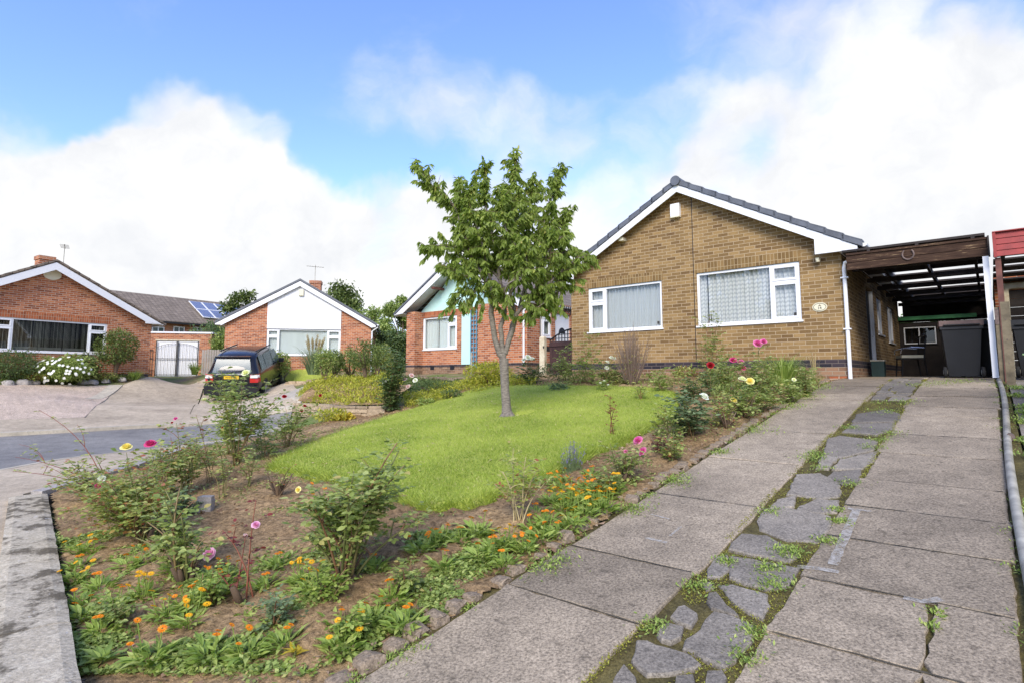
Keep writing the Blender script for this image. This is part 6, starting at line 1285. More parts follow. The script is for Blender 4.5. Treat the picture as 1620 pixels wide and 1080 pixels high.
rose('green leafed rose at the road side of the bed, before the white bloom', (362, 722), [(350, 665), (372, 655), (385, 670), (340, 675), (395, 680)], leaf='leaf_rose', gap=.045, lsz=.04, dep=.2)
rose('slender green stemmed plant above the left lawn corner', (395, 775), [(385, 715), (400, 705), (410, 725), (378, 735)], leaf='leaf_rose', gap=.07, lsz=.03, dep=.12)
rose('leggy weed with small yellow green leaves in front of the centre rose', (520, 965), [(500, 900), (525, 890), (545, 905), (510, 915), (535, 920)], leaf='leaf_bright', gap=.04, lsz=.026, dep=.08, name='weed', cat='weed')
rose('bushy weed to the left of the lilac pink rose', (330, 965), [(310, 905), (335, 895), (350, 915), (322, 920), (342, 925)], leaf='leaf_bright', gap=.04, lsz=.026, dep=.08, name='weed', cat='weed')
rose('bushy weed with grey green leaves at the lower centre of the bed', (435, 995), [(415, 950), (440, 940), (455, 955), (425, 960), (448, 968)], leaf='leaf_blue', gap=.035, lsz=.024, dep=.08, name='weed', cat='weed')
rose('bushy weed beside the coping at the bottom left', (175, 1000), [(150, 950), (180, 935), (200, 950), (165, 960), (190, 965)], leaf='leaf_rose', gap=.035, lsz=.026, dep=.08, name='weed', cat='weed')
rose('bushy weed near the edging stones right of the centre rose', (645, 945), [(625, 895), (650, 885), (665, 900), (635, 905), (655, 915)], leaf='leaf_rose', gap=.035, lsz=.026, dep=.08, name='weed', cat='weed')
rose('trailing weed spilling over the edging stones near the bottom', (560, 1010), [(540, 975), (565, 968), (585, 985), (550, 990), (575, 995)], leaf='leaf_bright', gap=.03, lsz=.026, dep=.08, name='weed', cat='weed')
rose('green rose without blooms between the soft yellow roses and the edging stones', (1205, 652), [(1195, 615), (1215, 610), (1228, 622), (1200, 628), (1220, 630)], leaf='leaf_rose', gap=.05, lsz=.042, dep=.2)
rose('reddish young rose left of the soft yellow roses', (1140, 672), [(1128, 630), (1145, 622), (1152, 640), (1135, 645), (1120, 650)], leaf='leaf_yellow', gap=.05, lsz=.04, dep=.2)
rose('leggy rose beside the white bloomed dark leaved rose', (1060, 705), [(1040, 650), (1052, 640), (1065, 660), (1035, 665), (1048, 672)], leaf='leaf_rose', gap=.055, lsz=.036, dep=.2)
rose('low bushy rose in the bed below the bright pink blooms', (960, 790), [(945, 745), (960, 738), (972, 750), (938, 755), (955, 760)], leaf='leaf_rose', gap=.045, lsz=.03, dep=.12)
rose('rose with pale yellow buds near the arching grass clump', (1250, 640), [(1240, 605), (1256, 600), (1262, 612), (1245, 615), (1235, 618)], [(1256, 600, 'cream', .03)], leaf='leaf_rose', gap=.05, lsz=.045, dep=.2)
rose('rose with dark red tips left of the deep red bloom', (1095, 645), [(1085, 600), (1098, 595), (1108, 608), (1080, 612), (1100, 615)], leaf='leaf_dark', gap=.05, lsz=.045, dep=.2)
rose('tall straggly rose with bare lower canes behind the magenta bloom', (262, 800), [(255, 700, .5), (270, 690, .5), (282, 705, .5), (248, 720, .5), (265, 715, .5)], leaf='leaf_rose', gap=.05, lsz=.036, dep=.2)
rose('wispy rose with few leaves left of the small upright stone', (200, 850), [(185, 770, .3), (205, 760, .3), (220, 775, .3), (192, 785, .3), (212, 790, .3)], leaf='leaf_rose', gap=.05, lsz=.034, dep=.15)
rose('tall green rose at the end of the bed near the drive, before the golden grass', (1272, 628), [(1262, 585), (1275, 578), (1285, 592), (1268, 598), (1280, 602)], leaf='leaf_rose', gap=.05, lsz=.045, dep=.2)
rose('tall loose rose between deep red and magenta blooms', (1150, 625), [(1140, 562), (1152, 555), (1162, 570), (1145, 575), (1158, 585), (1136, 582)], leaf='leaf_rose', gap=.055, lsz=.045, dep=.3)
rose('wide green rose behind the soft yellow blooms', (1200, 630), [(1185, 575), (1205, 568), (1222, 580), (1192, 588), (1215, 592), (1230, 596)], leaf='leaf_rose', gap=.05, lsz=.045, dep=.3)
rose('low green rose between the two windows, beside the bed corner', (1050, 625), [(1040, 588), (1055, 582), (1062, 595), (1035, 598), (1048, 602)], leaf='leaf_rose', gap=.05, lsz=.042, dep=.25)
rose('reddish leaved rose right of the bright pink blooms', (1065, 735), [(1050, 690), (1065, 682), (1075, 695), (1045, 700), (1060, 705)], leaf='leaf_yellow', gap=.05, lsz=.034, dep=.15)
# dried upright shrub below the smaller window
P0 = G(1000, 612); t = thing('dried_shrub', 'tall dried brown shrub of fine upright twigs under the smaller window', 'shrub', P0, group='roses and shrubs of the front garden'); mb = MB(); lv = MB(); LP = []; LD = []
for i in range(150):
    a = rng.random()*6.28; sp_ = rng.uniform(.02, .42); h = rng.uniform(.65, 1.25)*(1-.35*sp_); tip = np.array([math.cos(a)*sp_, math.sin(a)*sp_, h]); pts = bez(np.array([math.cos(a)*.05, math.sin(a)*.05, 0]), tip*[.7, .7, .5], tip, 6); mb.tube(pts, np.linspace(.006, .0022, 6), 4, 0, rng.random(), cap=False)
    for k in range(3): q = pts[rng.integers(2, 6)]; mb.tube([q, q+nrm([rng.normal(), rng.normal(), 1.4])*rng.uniform(.08, .2)], [.003, .0015], 3, 0, rng.random(), cap=False)
    if h < .85: LP += [pts[rng.integers(1, 5)] for _ in range(4)]
mb.obj('twigs', M['dry'], t); LP = np.array(LP); leafs(lv, LP, rng.normal(0, 1, (len(LP), 3)), .04, .5); lv.obj('foliage', M['leaf_yellow'], t)
# --- ornamental grasses
def grassclump(label, base, h, n_, spread, mat, wd=.012, name='ornamental_grass', cat='grass clump', P=None, plume=0):
    P0 = G(*base) if P is None else P; t = thing(name, label, cat, P0); mb = MB()
    for i in range(n_):
        a = rng.random()*6.28; r_ = spread*rng.random()**.6; d_ = np.array([math.cos(a), math.sin(a), 0]); b0 = d_*r_*.25; L = h*rng.uniform(.7, 1.15); pts = bez(b0, b0+d_*r_*.3+[0, 0, L], b0+d_*r_*1.1+[0, 0, L*rng.uniform(.35, 1.0)], 6); ribbon(mb, pts, wd, 0, rng.random(), side=nrm(np.cross(d_+rng.normal(0, .3, 3), [0, 0, 1])))
    mb.obj('blades', M[mat], t)
    if plume:
        for i in range(plume):
            a = rng.random()*6.28; d_ = np.array([math.cos(a), math.sin(a), 0]); tip = d_*rng.uniform(.1, .35)+[0, 0, h*rng.uniform(1.1, 1.45)]; mb = MB(); mb.tube([d_*.05, tip*.8, tip], [.006, .005, .003], 4); k = 220; u = rng.random(k); P_ = tip*(1-.28*u[:, None])+rng.normal(0, .018, (k, 3)); leafs(mb, P_, rng.normal(0, .5, (k, 3))+[0, 0, 1], .05, .25); mb.obj('plume', M['straw'], t)
    return t
grassclump('bright green arching grass clump near the right corner of the tan bungalow', (1238, 612), .62, 340, .55, 'leaf_bright', .016)
grassclump('small golden grass clump at the end of the rose bed by the downpipe', (1282, 610), .32, 170, .3, 'straw', .010)
grassclump('slim upright pale stems against the wall left of the downpipe', (1290, 600), .6, 26, .15, 'straw', .012)
grassclump('pampas grass with pale plumes before the white clad bungalow', (497, 600), 1.1, 420, .9, 'leaf_blue', .02, plume=14, P=U(497, 592, 22.5))
grassclump('spiky green grass left of the black car by the garage', (300, 600), .6, 160, .5, 'leaf_bright', .03, P=U(308, 592, 27))
grassclump('tuft of strappy green leaves right of the little round tree', (213, 601), .45, 120, .45, 'leaf_bright', .03)
# --- shrubs
def shrub(name, label, cat, P0, rx, ry, h, mat, n_, size, z0=.1, stem=True, lump=.25, flw=None, asp=.5, group=None, dens=1.0, stemh=0):
    t = thing(name, label, cat, P0, group=group); u = nrm(rng.normal(0, 1, (n_, 3))); rr = rng.random(n_)**.33*(1+lump*fbm(u[:, 0]*2.3+P0[0], u[:, 1]*2.3+u[:, 2]*1.7, 3)*2); 
    P = u*rr[:, None]*[rx, ry, h*.5*(1-z0)]+[0, 0, stemh+h*(z0+.5*(1-z0))]; k = (P[:, 2] > .02) & (fbm(P[:, 0]*3.3/max(rx, .3)+5, (P[:, 1]+P[:, 2]*1.3)*3.3/max(rx, .3), 3) > -.22*dens-.05); P = P[k]; u = u[k]
    mb = MB(); leafs(mb, P, u*.7+rng.normal(0, .6, (len(P), 3))+[0, 0, .1], size*rng.uniform(.7, 1.3, len(P)), asp); mb.obj('foliage', M[mat], t)
    if stem:
        mb = MB()
        for i in range(7 if not stemh else 5): a = rng.random()*6.28; tp = np.array([math.cos(a)*rx*.6, math.sin(a)*ry*.6, stemh+h*.6]); mb.tube(bez(np.array([0, 0, -.05]), np.array([0, 0, max(stemh, h*.3)]), tp, 7), np.linspace(.03 if not stemh else .06, .008, 7), 6)
        mb.obj('trunk' if stemh else 'stems', M['wood'], t)
    if flw:
        col, nf, r_ = flw
        for i in range(nf):
            v = nrm([rng.normal(.3, .8), -abs(rng.normal(.8, .4)), rng.normal(.2, .6)]); c = v*[rx, ry, h*.5]*1.02+[0, 0, h*.5]; mb = MB(); f = nrm(v+[0, -.4, .4]); uu = nrm(np.cross(f, [.2, .3, 1])); vv = np.cross(f, uu)
            a = np.arange(12)*2*math.pi/12; rad = r_*np.where(np.arange(12) % 2, 1, .72); mb.add([c+(uu*math.cos(x)+vv*math.sin(x))*q+f*.005 for x, q in zip(a, rad)], [tuple(range(12))], 0, .8); mb.obj('flower', PET[col], t)
    return t
shrub('shrub', 'feathery dark green shrub at the left picture edge', 'shrub', G(20, 606), .85, .7, 1.15, 'leaf_dark', 5200, .09, asp=.25)
shrub('daisy_bush', 'rounded green bush covered with white daisies below the picture window', 'bush', G(98, 609), 1.0, .8, 1.05, 'leaf_bg2', 6200, .08, flw=('white', 62, .055))
shrub('shrub', 'dark glossy shrub right behind the white daisies', 'shrub', U(132, 600, 21.5), .65, .5, .95, 'leaf_dark', 2600, .08)
shrub('small_tree', 'little round headed tree with reddish green crown in front of the brick wall', 'tree', G(181, 602), .72, .7, 1.35, 'leaf_bg', 5200, .08, z0=.0, stemh=.62, lump=.12)
shrub('low_shrub', 'low bronze green shrub between the daisies and the little tree', 'shrub', G(157, 603), .6, .4, .35, 'leaf_yellow', 1300, .06)
shrub('low_shrub', 'low reddish heather right of the dark shrub at the left edge', 'shrub', G(48, 607), .6, .4, .45, 'leaf_yellow', 1300, .06)
shrub('shrub', 'light green leafy bush against the wall just right of the black car', 'shrub', U(437, 596, 25.5), .65, .4, 1.1, 'leaf_bg2', 2600, .09)
shrub('shrub', 'dark bushy tree between garage and white clad bungalow', 'tree', U(338, 600, 33), 1.3, 1.2, 3.3, 'leaf_dark', 7000, .14, lump=.3)
shrub('shrub', 'tall light green shrub behind the left end of the black car', 'shrub', U(347, 596, 31), .6, .6, 2.5, 'leaf_bg2', 2600, .12)
for i, (px, py, Y, w_, h_, lb) in enumerate(((512, 628, 16.5, .34, 1.0, 'leftmost topiary standard in the yellow groundcover bed'), (528, 626, 17.5, .3, 1.0, 'second topiary standard from the left in the yellow bed'), (553, 622, 18.5, .62, .95, 'wide dark topiary bush in the middle of the yellow bed'),
        (578, 628, 16.5, .5, 1.15, 'largest topiary standard at the right of the yellow bed'), (596, 622, 18, .42, 1.0, 'rightmost topiary standard of the yellow bed'))):
    p = U(px, py, Y); p[2] = soilz(p[0], p[1]); shrub('topiary_bush', lb, 'bush', p, w_, w_, h_*.8, 'leaf_bg' if i % 2 else 'leaf_rose', int(5200*w_+900), .055, stemh=.38, lump=.3, dens=.7, group='topiary standards in the yellow bed')
shrub('shrub', 'yellow flushed shrub behind the climbing rose column', 'shrub', U(598, 612, 19.5), .55, .5, 1.15, 'leaf_yellow', 2200, .08, lump=.4)
shrub('conifer_cushion', 'dark mossy cushion plant below the teal gabled bungalow', 'shrub', G(683, 625), .62, .4, .38, 'leaf_dark', 2500, .035)
shrub('low_shrub', 'dark purple leaved shrub at the far edge of the lawn', 'shrub', G(715, 634), .26, .2, .25, 'leaf_dark', 700, .04)
shrub('hydrangea', 'rounded lime green bush with buds behind the cherry tree trunk', 'bush', G(775, 612), .62, .5, .62, 'leaf_lime', 3000, .06)
for px, py, w_, lb in ((525, 668, .38, 'yellow variegated plant in front of the sandstone wall'), (545, 666, .2, 'small yellow plant right of the variegated one'), (700, 618, .3, 'yellow green tuft beside the mossy cushion plant')):
    shrub('variegated_plant', lb, 'plant', G(px, py), w_, w_*.8, w_*.75, 'leaf_gold' if w_ < .3 else 'leaf_lime', int(1500*w_+250), .06, stem=False)
for px, py, w_, h_, mt, lb in ((880, 606, .4, .5, 'leaf_dark', 'dark bushy plant at the foot of the gate post'), (915, 608, .35, .35, 'leaf_rose', 'low green plant left of the smaller window wall'), (1085, 600, .3, .3, 'leaf_yellow', 'low bronze plant by the plinth right of the dried shrub'), (1140, 612, .35, .4, 'leaf_rose', 'leafy plant below the tall thin rose'), (1215, 625, .3, .35, 'leaf_rose', 'leafy plant before the arching grass clump'),
        (1262, 606, .25, .3, 'leaf_bg2', 'green plant between arching and golden grass'), (650, 640, .3, .3, 'leaf_lime', 'lime plant at the foot of the climbing rose column'), (675, 645, .25, .2, 'leaf_bg2', 'low green plant at the left rear edge of the lawn'), (1155, 640, .35, .35, 'leaf_rose', 'leafy mound left of the soft yellow roses'), (970, 608, .4, .3, 'leaf_bg', 'spreading plant behind the white rose clusters'), (885, 622, .2, .2, 'leaf_blue', 'tiny blue green dwarf conifer at the rear lawn edge')):
    shrub('garden_plant', lb, 'plant', G(px, py), w_, w_*.8, h_, mt, int(2200*w_+200), .045, stem=False, lump=.4, dens=.5)
# --- background trees
def tree(label, px, py_top, Y, wid, mat, n_=9000, size=.3, zb=1.7, crown0=.25, lump=.45, cat='tree', narrow=False):
    top_ = U(px, py_top, Y); P0 = np.array([top_[0], Y, zb]); Ht = top_[2]-zb; t = thing('tree' if not narrow else 'conifer', label, cat, P0, group='trees behind the houses')
    nb = 16; C = []; 
    for i in range(nb): a = rng.random()*6.28; r_ = wid*.32*rng.random()**.5; z = Ht*(crown0+.15+(.72-crown0)*rng.random()); C.append((r_*math.cos(a)*2*(1-.4*(z/Ht)), r_*math.sin(a)*2*(1-.4*(z/Ht)), z, wid*rng.uniform(.16, .3)))
    C = np.array(C); C[0] = (0, 0, Ht-wid*.2, wid*.2); idx = rng.integers(0, nb, n_); u = nrm(rng.normal(0, 1, (n_, 3))); rr = C[idx, 3]*rng.random(n_)**.4*(1+lump*rng.standard_normal(n_)*.4); P = C[idx, :3]+u*rr[:, None]*[1, 1, .85 if not narrow else 1.6]; P = P[P[:, 2] < Ht*1.04]
    mb = MB(); leafs(mb, P, rng.normal(0, 1, (len(P), 3)), size*rng.uniform(.6, 1.2, len(P)), .6); mb.obj('crown', M[mat], t)
    mb = MB(); mb.tube([(0, 0, -.3), (0, .05, Ht*.3), (.1, 0, Ht*.6), (0, 0, Ht*.9)], [wid*.05, wid*.04, wid*.025, .02], 8)
    for c in C[1:9]: mb.tube(bez(np.array([0, 0, Ht*.25]), np.array([0, 0, Ht*.5]), c[:3], 6), np.linspace(wid*.022, .02, 6), 5)
    mb.obj('trunk', M['wood'], t); return t
tree('olive green tree behind the solar roof, left of the white clad bungalow', 392, 456, 46, 3.4, 'leaf_bg', 5000, .26)
tree('tall olive tree rising behind the chimney of the white clad bungalow', 535, 443, 45, 3.8, 'leaf_bg', 6500, .26)
tree('second olive tree sloping down right of the chimney', 562, 470, 44, 3.0, 'leaf_bg', 4500, .26)
tree('feathery bright green tree between the two red bungalows', 592, 483, 40, 3.0, 'leaf_bg2', 7000, .2, crown0=.0)
tree('bright green tree beside the dark clipped one', 612, 500, 38, 2.2, 'leaf_bg2', 5000, .2, crown0=.0)
tree('dense dark green clipped tree next to the teal gabled bungalow', 636, 466, 34, 2.0, 'leaf_bg2', 8000, .16, crown0=.1, lump=.15)
tree('dark leafy tree low in the gap beside the teal gabled bungalow', 628, 520, 30, 2.0, 'leaf_dark', 7000, .14, crown0=-.1)
for px, py, Y, lb in ((1430, 497, 36, 'leafy tree above the green shed roof, left'), (1480, 493, 38, 'leafy tree above the green shed roof, right'), (1400, 505, 40, 'dark leafy tree glimpsed behind the far end of the tan bungalow')): tree(lb, px, py, Y, 3.0, 'leaf_dark', 3000, .22, crown0=0)
# fence panel & hedge in the gap
p = U(335, 575, 30); fp = thing('fence', 'weathered grey wooden fence between garage and white clad bungalow', 'fence', (p[0], p[1], 1.7), R(12)); mb = MB()
for x in np.arange(-.5, .7, .12): mb.box(x, x+.1, 0, .02, 0, 1.35+.02*rng.normal())
mb.box(-.5, .7, .02, .05, .3, .38); mb.box(-.5, .7, .02, .05, 1.0, 1.08); mb.obj('boards', M['boulder'], fp)
# --- the cherry tree
TY = TREE[1]; TW = TREE.copy(); ct = thing('cherry_tree', 'young cherry tree with drooping long leaves standing on the lawn', 'tree', TW)
def TP(px, py, d): return U(px, py, TY+d)-TW
z6 = lambda x, y: (620+x/2.347, 220+y/2.347)
bark = MB(); LP = []; LD = []; TWG = MB()
trunk = [TP(803, 668, 0), TP(802, 655, 0), TP(801, 640, 0), TP(799, 615, 0), TP(798, 590, .0), TP(797, 567, 0)]
bark.tube(trunk, [.125, .09, .074, .069, .072, .078], 14, cap=False)
for k in range(7): a = k*.9+.2; bark.tube([np.array([0, 0, .16]), np.array([math.cos(a)*.09, math.sin(a)*.09, .05]), np.array([math.cos(a)*.19, math.sin(a)*.19, -.05])], [.04, .045, .02], 7, cap=False)
LIM = [([(415, 815), (392, 770), (370, 660), (372, 590), (355, 540), (320, 480), (290, 420), (260, 330), (230, 250), (140, 170), (100, 110)], [0, 0, -.05, -.1, -.12, -.15, -.2, -.2, -.2, -.25, -.3], .050),
       ([(415, 810), (405, 700), (420, 640), (400, 520), (385, 430), (360, 300), (340, 180), (350, 100)], [0, -.03, 0, .1, .15, .2, .2, .2], .040),
       ([(420, 800), (445, 700), (455, 640), (440, 560), (455, 420), (460, 250), (462, 60)], [0, .05, .1, .1, .05, 0, 0], .036),
       ([(420, 800), (450, 700), (470, 640), (520, 590), (560, 560), (620, 500), (690, 445), (728, 440)], [0, -.05, -.1, -.15, -.2, -.25, -.3, -.3], .040),
       ([(470, 640), (500, 520), (540, 400), (570, 300), (600, 180), (625, 120)], [-.1, 0, .05, 0, 0, 0], .028),
       ([(375, 600), (330, 565), (270, 580), (240, 610)], [-.1, -.2, -.35, -.4], .016), ([(300, 440), (240, 405), (190, 400), (130, 410)], [-.2, -.2, -.25, -.3], .012),
       ([(520, 480), (580, 380), (630, 310), (650, 270)], [0, .1, .1, .1], .018), ([(400, 520), (300, 400), (260, 250), (250, 160)], [.1, .3, .4, .4], .022), ([(450, 450), (500, 300), (520, 200), (520, 150)], [.05, .3, .5, .5], .022),
       ([(430, 600), (480, 450), (420, 330), (400, 200)], [.1, -.3, -.5, -.5], .024), ([(380, 560), (330, 380), (300, 280), (290, 180)], [0, -.35, -.5, -.5], .022), ([(520, 590), (560, 480), (580, 420), (640, 350)], [-.2, -.4, -.5, -.5], .018),
       ([(400, 520), (350, 470), (260, 470), (220, 490)], [.1, .3, .4, .4], .014), ([(500, 520), (560, 500), (620, 430), (680, 420)], [0, .3, .4, .4], .016), ([(560, 560), (570, 600), (520, 640), (505, 665)], [-.2, -.3, -.3, -.3], .010), ([(355, 540), (300, 520), (240, 490), (215, 480)], [-.1, -.3, -.4, -.4], .012),
       ([(440, 560), (430, 450), (440, 330), (430, 180)], [.1, .2, -.1, -.1], .02), ([(600, 520), (640, 540), (600, 590), (590, 600)], [-.2, -.1, -.1, -.1], .010), ([(455, 640), (420, 560), (500, 480), (480, 400)], [0, -.4, -.6, -.6], .018)]
for pp_, dd_, r0 in LIM:
    C = np.array([TP(*z6(*p), d_) for p, d_ in zip(pp_, dd_)]); m_ = len(C); tt = np.linspace(0, m_-1, m_*5); i0 = np.clip(tt.astype(int), 0, m_-2); f = (tt-i0)[:, None]
    g = lambda i: C[np.clip(i, 0, m_-1)]; p0, p1, p2, p3 = g(i0-1), g(i0), g(i0+1), g(i0+2); Q = .5*((2*p1)+(-p0+p2)*f+(2*p0-5*p1+4*p2-p3)*f**2+(-p0+3*p1-3*p2+p3)*f**3); Q += rng.normal(0, .006, Q.shape)
    bark.tube(Q, r0*np.linspace(1, .16, len(Q))+.002, 8, cap=False); Ls = np.r_[0, np.cumsum(np.linalg.norm(np.diff(Q, axis=0), axis=1))]; T = Ls[-1]; s_ = max(.0, .42*T if r0 > .03 else (.25*T if r0 > .02 else .08*T))
    while s_ < T:
        j = min(np.searchsorted(Ls, s_), len(Q)-2); q = Q[j]; ld = nrm(Q[j+1]-Q[j]); endk = s_/T; low = q[2] < 1.25
        for _ in range(2 if endk < .85 and not low else 1):
            v = nrm(rng.normal(0, 1, 3)+ld*(.5+1.1*endk)+[0, 0, .35]); L = rng.uniform(.14, .42)*(1.15-.45*endk); tw = bez(q, q+v*L*.5+[0, 0, .02], q+v*L+[0, 0, -.03], 5); TWG.tube(tw, [.005, .004, .0035, .003, .002], 4, cap=False)
            for k in range(int(L/.015)+3): u = .3+.7*rng.random(); i_ = min(3, int(u*4)); LP.append(tw[i_]+(tw[i_+1]-tw[i_])*(u*4-i_)); LD.append(v*.5+nrm(rng.normal(0, 1, 3))*.6+[0, 0, -1.0])
        s_ += .042 if endk < .75 else .03
    for k in range(26): LP.append(Q[-1]+rng.normal(0, .035, 3)); LD.append(nrm(rng.normal(0, 1, 3))+[0, 0, -.3])
tb = MB(); tb.V = bark.V; tb.F = bark.F; tb.n = bark.n; tb.obj('trunk', M['bark'], ct, smooth=True); TWG.obj('twigs', M['wood'], ct)
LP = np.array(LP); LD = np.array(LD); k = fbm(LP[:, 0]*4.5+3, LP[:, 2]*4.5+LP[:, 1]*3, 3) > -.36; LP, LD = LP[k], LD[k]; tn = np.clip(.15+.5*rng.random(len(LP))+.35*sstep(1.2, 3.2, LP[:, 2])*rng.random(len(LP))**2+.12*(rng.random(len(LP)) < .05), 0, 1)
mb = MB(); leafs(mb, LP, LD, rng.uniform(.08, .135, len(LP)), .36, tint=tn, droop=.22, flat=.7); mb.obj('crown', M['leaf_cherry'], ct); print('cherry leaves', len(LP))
# --- lavender
P0 = G(905, 752); t = thing('lavender', 'small clump of purple lavender at the lawn edge', 'lavender', P0); mb = MB(); fl = MB()
for i in range(90):
    a = rng.random()*6.28; r_ = rng.uniform(.02, .13); tip = np.array([math.cos(a)*r_, math.sin(a)*r_, rng.uniform(.14, .32)]); mb.tube([tip*[.3, .3, 0], tip*[.7, .7, .6], tip], [.002, .002, .0015], 3, cap=False); k = 9; P_ = tip+rng.normal(0, .004, (k, 3))+np.c_[np.zeros(k), np.zeros(k), rng.uniform(-.045, .01, k)]
    if i % 2: leafs(fl, P_, rng.normal(0, 1, (k, 3)), .012, .7)
k = 300; u = rng.normal(0, .05, (k, 3)); u[:, 2] = rng.uniform(0, .13, k); leafs(mb, u, rng.normal(0, .5, (k, 3))+[0, 0, 1], .04, .18, flat=.8); mb.obj('stems', M['leaf_blue'], t); fl.obj('florets', PET['lavender'], t)['kind'] = 'stuff'
# --- marigolds
def marigold(seed, nf, kind, r_=.13):
    t = thing('marigold_plant', '', 'flower plant', (0, 0, 0), group='marigolds in the rose bed'); mb = MB(); n_ = 62; a = rng.random(n_)*6.283; rr = r_*rng.random(n_)**.6; P = np.c_[rr*np.cos(a)*.55, rr*np.sin(a)*.55, rng.random(n_)*.06]; leafs(mb, P, np.c_[np.cos(a), np.sin(a), rng.uniform(.2, 1.3, n_)], rng.uniform(.05, .095, n_), .34, droop=.3, flat=.3)
    fls = []
    for i in range(nf):
        b_ = rng.random()*6.283; q = np.array([math.cos(b_)*r_*rng.uniform(.1, .95), math.sin(b_)*r_*rng.uniform(.1, .95), rng.uniform(.11, .19)]); mb.tube([q*[.4, .4, 0], q*[.8, .8, .6], q], .0025, 4, 0, .5, cap=False); fls.append(q)
        for u in (.4, .7): leafs(mb, [q*[.6, .6, u]], [[math.cos(b_+u*5), math.sin(b_+u*5), .5]], .045, .35)
    mb.obj('foliage', M['leaf_bright'], t)
    for q in fls:
        f = nrm([rng.normal(0, .35), rng.normal(-.3, .3), 1]); uu = nrm(np.cross(f, [1, .2, 0])); vv = np.cross(f, uu); mb = MB(); R_ = rng.uniform(.016, .024)
        for ring, sc in ((0, 1), (1, .68)):
            for k in range(14): a = (k+.5*ring)*6.283/14; o = uu*math.cos(a)+vv*math.sin(a); s_ = np.cross(f, o)*R_*.20*sc; b0 = q+f*.002*ring; mb.add([b0+o*R_*.15, b0+o*R_*.6*sc-s_+f*.002, b0+o*R_*sc+f*.001*ring, b0+o*R_*.6*sc+s_+f*.002], [(0, 1, 2, 3)], 0, rng.random())
        mb.obj('flower', PET[kind], t)
    return t
MG = [(1, 7, 'orange'), (2, 5, 'gold'), (3, 3, 'orange'), (4, 8, 'gold'), (5, 2, 'orange')]
protoM = [marigold(*m_) for m_ in MG]
spots = [(122, 880, 1), (125, 905, 4), (140, 880, 4), (205, 905, 2), (118, 925, 1), (225, 955, 3), (265, 985, 1), (180, 965, 4), (130, 985, 2), (320, 955, 2), (355, 925, 0), (350, 945, 2), (420, 935, 4), (480, 930, 3), (500, 945, 1), (595, 905, 4), (540, 1035, 1), (300, 1000, 1),
         (665, 880, 2), (690, 870, 0), (730, 865, 4), (760, 890, 2), (700, 905, 4), (830, 875, 0), (855, 860, 2), (800, 900, 4), (880, 852, 4), (905, 838, 1), (925, 822, 3), (940, 805, 0), (955, 812, 3), (900, 800, 0), (915, 790, 0), (885, 780, 0), (930, 775, 0), (960, 790, 1), (975, 780, 3), (870, 800, 1), (850, 820, 4), (895, 815, 3), (945, 785, 0), (890, 765, 2), (865, 835, 4), (780, 880, 4), (530, 1000, 4), (160, 1010, 4), (125, 965, 4), (510, 800, 2), (300, 970, 0), (620, 960, 4), (450, 1030, 4), (395, 1045, 2), (330, 1050, 4), (240, 1055, 2), (160, 940, 4), (640, 1000, 4), (590, 990, 2), (700, 860, 4), (755, 850, 2), (800, 870, 3), (845, 845, 4), (870, 770, 4), (935, 755, 4), (275, 910, 4), (230, 900, 2), (440, 900, 4), (520, 860, 4)]
lbl = {0: 'orange marigold in the rose bed', 1: 'golden yellow marigold in the rose bed', 2: 'small marigold with few orange flowers in the rose bed', 3: 'golden yellow marigold in the rose bed', 4: 'small marigold with few orange flowers in the rose bed'}
first = {}
for px, py, k in spots:
    p = G(px, py+4); p = (p[0], p[1], p[2]+.015)
    if k not in first: first[k] = 1; o = protoM[k]; o.location = p; o['label'] = lbl[k]; o.rotation_euler = (0, 0, rng.random()*6)
    else: copy_tree(protoM[k], p, rng.random()*6.28, lbl[k], rng.uniform(.85, 1.15))
# --- yellow five leaved plant and broad leaved seedlings
def rosette(label, base, n_, L, mat, asp=.42, up=.6, name='young_plant', cat='plant', h=.05):
    P0 = G(*base); t = thing(name, label, cat, P0, group='young plants'); mb = MB(); a = np.arange(n_)*6.283/n_+rng.normal(0, .2, n_); z = h*np.linspace(.6, 1, n_); mb2 = MB(); mb2.tube([(0, 0, -.01), (0, 0, h)], .004, 5)
    leafs(mb, np.c_[np.zeros(n_), np.zeros(n_), z], np.c_[np.cos(a), np.sin(a), rng.uniform(.1, up, n_)], L*rng.uniform(.8, 1.1, n_), asp, droop=.25, flat=.15); mb.obj('leaves', M[mat], t); mb2.obj('stem', M['stem'], t)
rosette('bright yellow leaved seedling near the bottom of the picture', (466, 1052), 8, .085, 'leaf_gold', .36, .9, h=.07)
rosette('broad pale leaved seedling at the front corner of the lawn', (735, 842), 7, .12, 'leaf_bright', .5)
rosette('fresh green seedling between the marigolds and the edging stones', (875, 850), 9, .12, 'leaf_bright', .3)
rosette('dark leaved seedling at the bottom left by the coping', (160, 1060), 12, .13, 'leaf_bright', .35, 1.2)
rosette('broad leaved seedling under the centre rose', (560, 905), 9, .09, 'leaf_bright', .45)
rosette('small leafy seedling beside the lilac pink rose', (400, 1010), 8, .08, 'leaf_rose', .5)
rosette('pale seedling at the right of the centre rose', (650, 900), 9, .10, 'leaf_bright', .4)
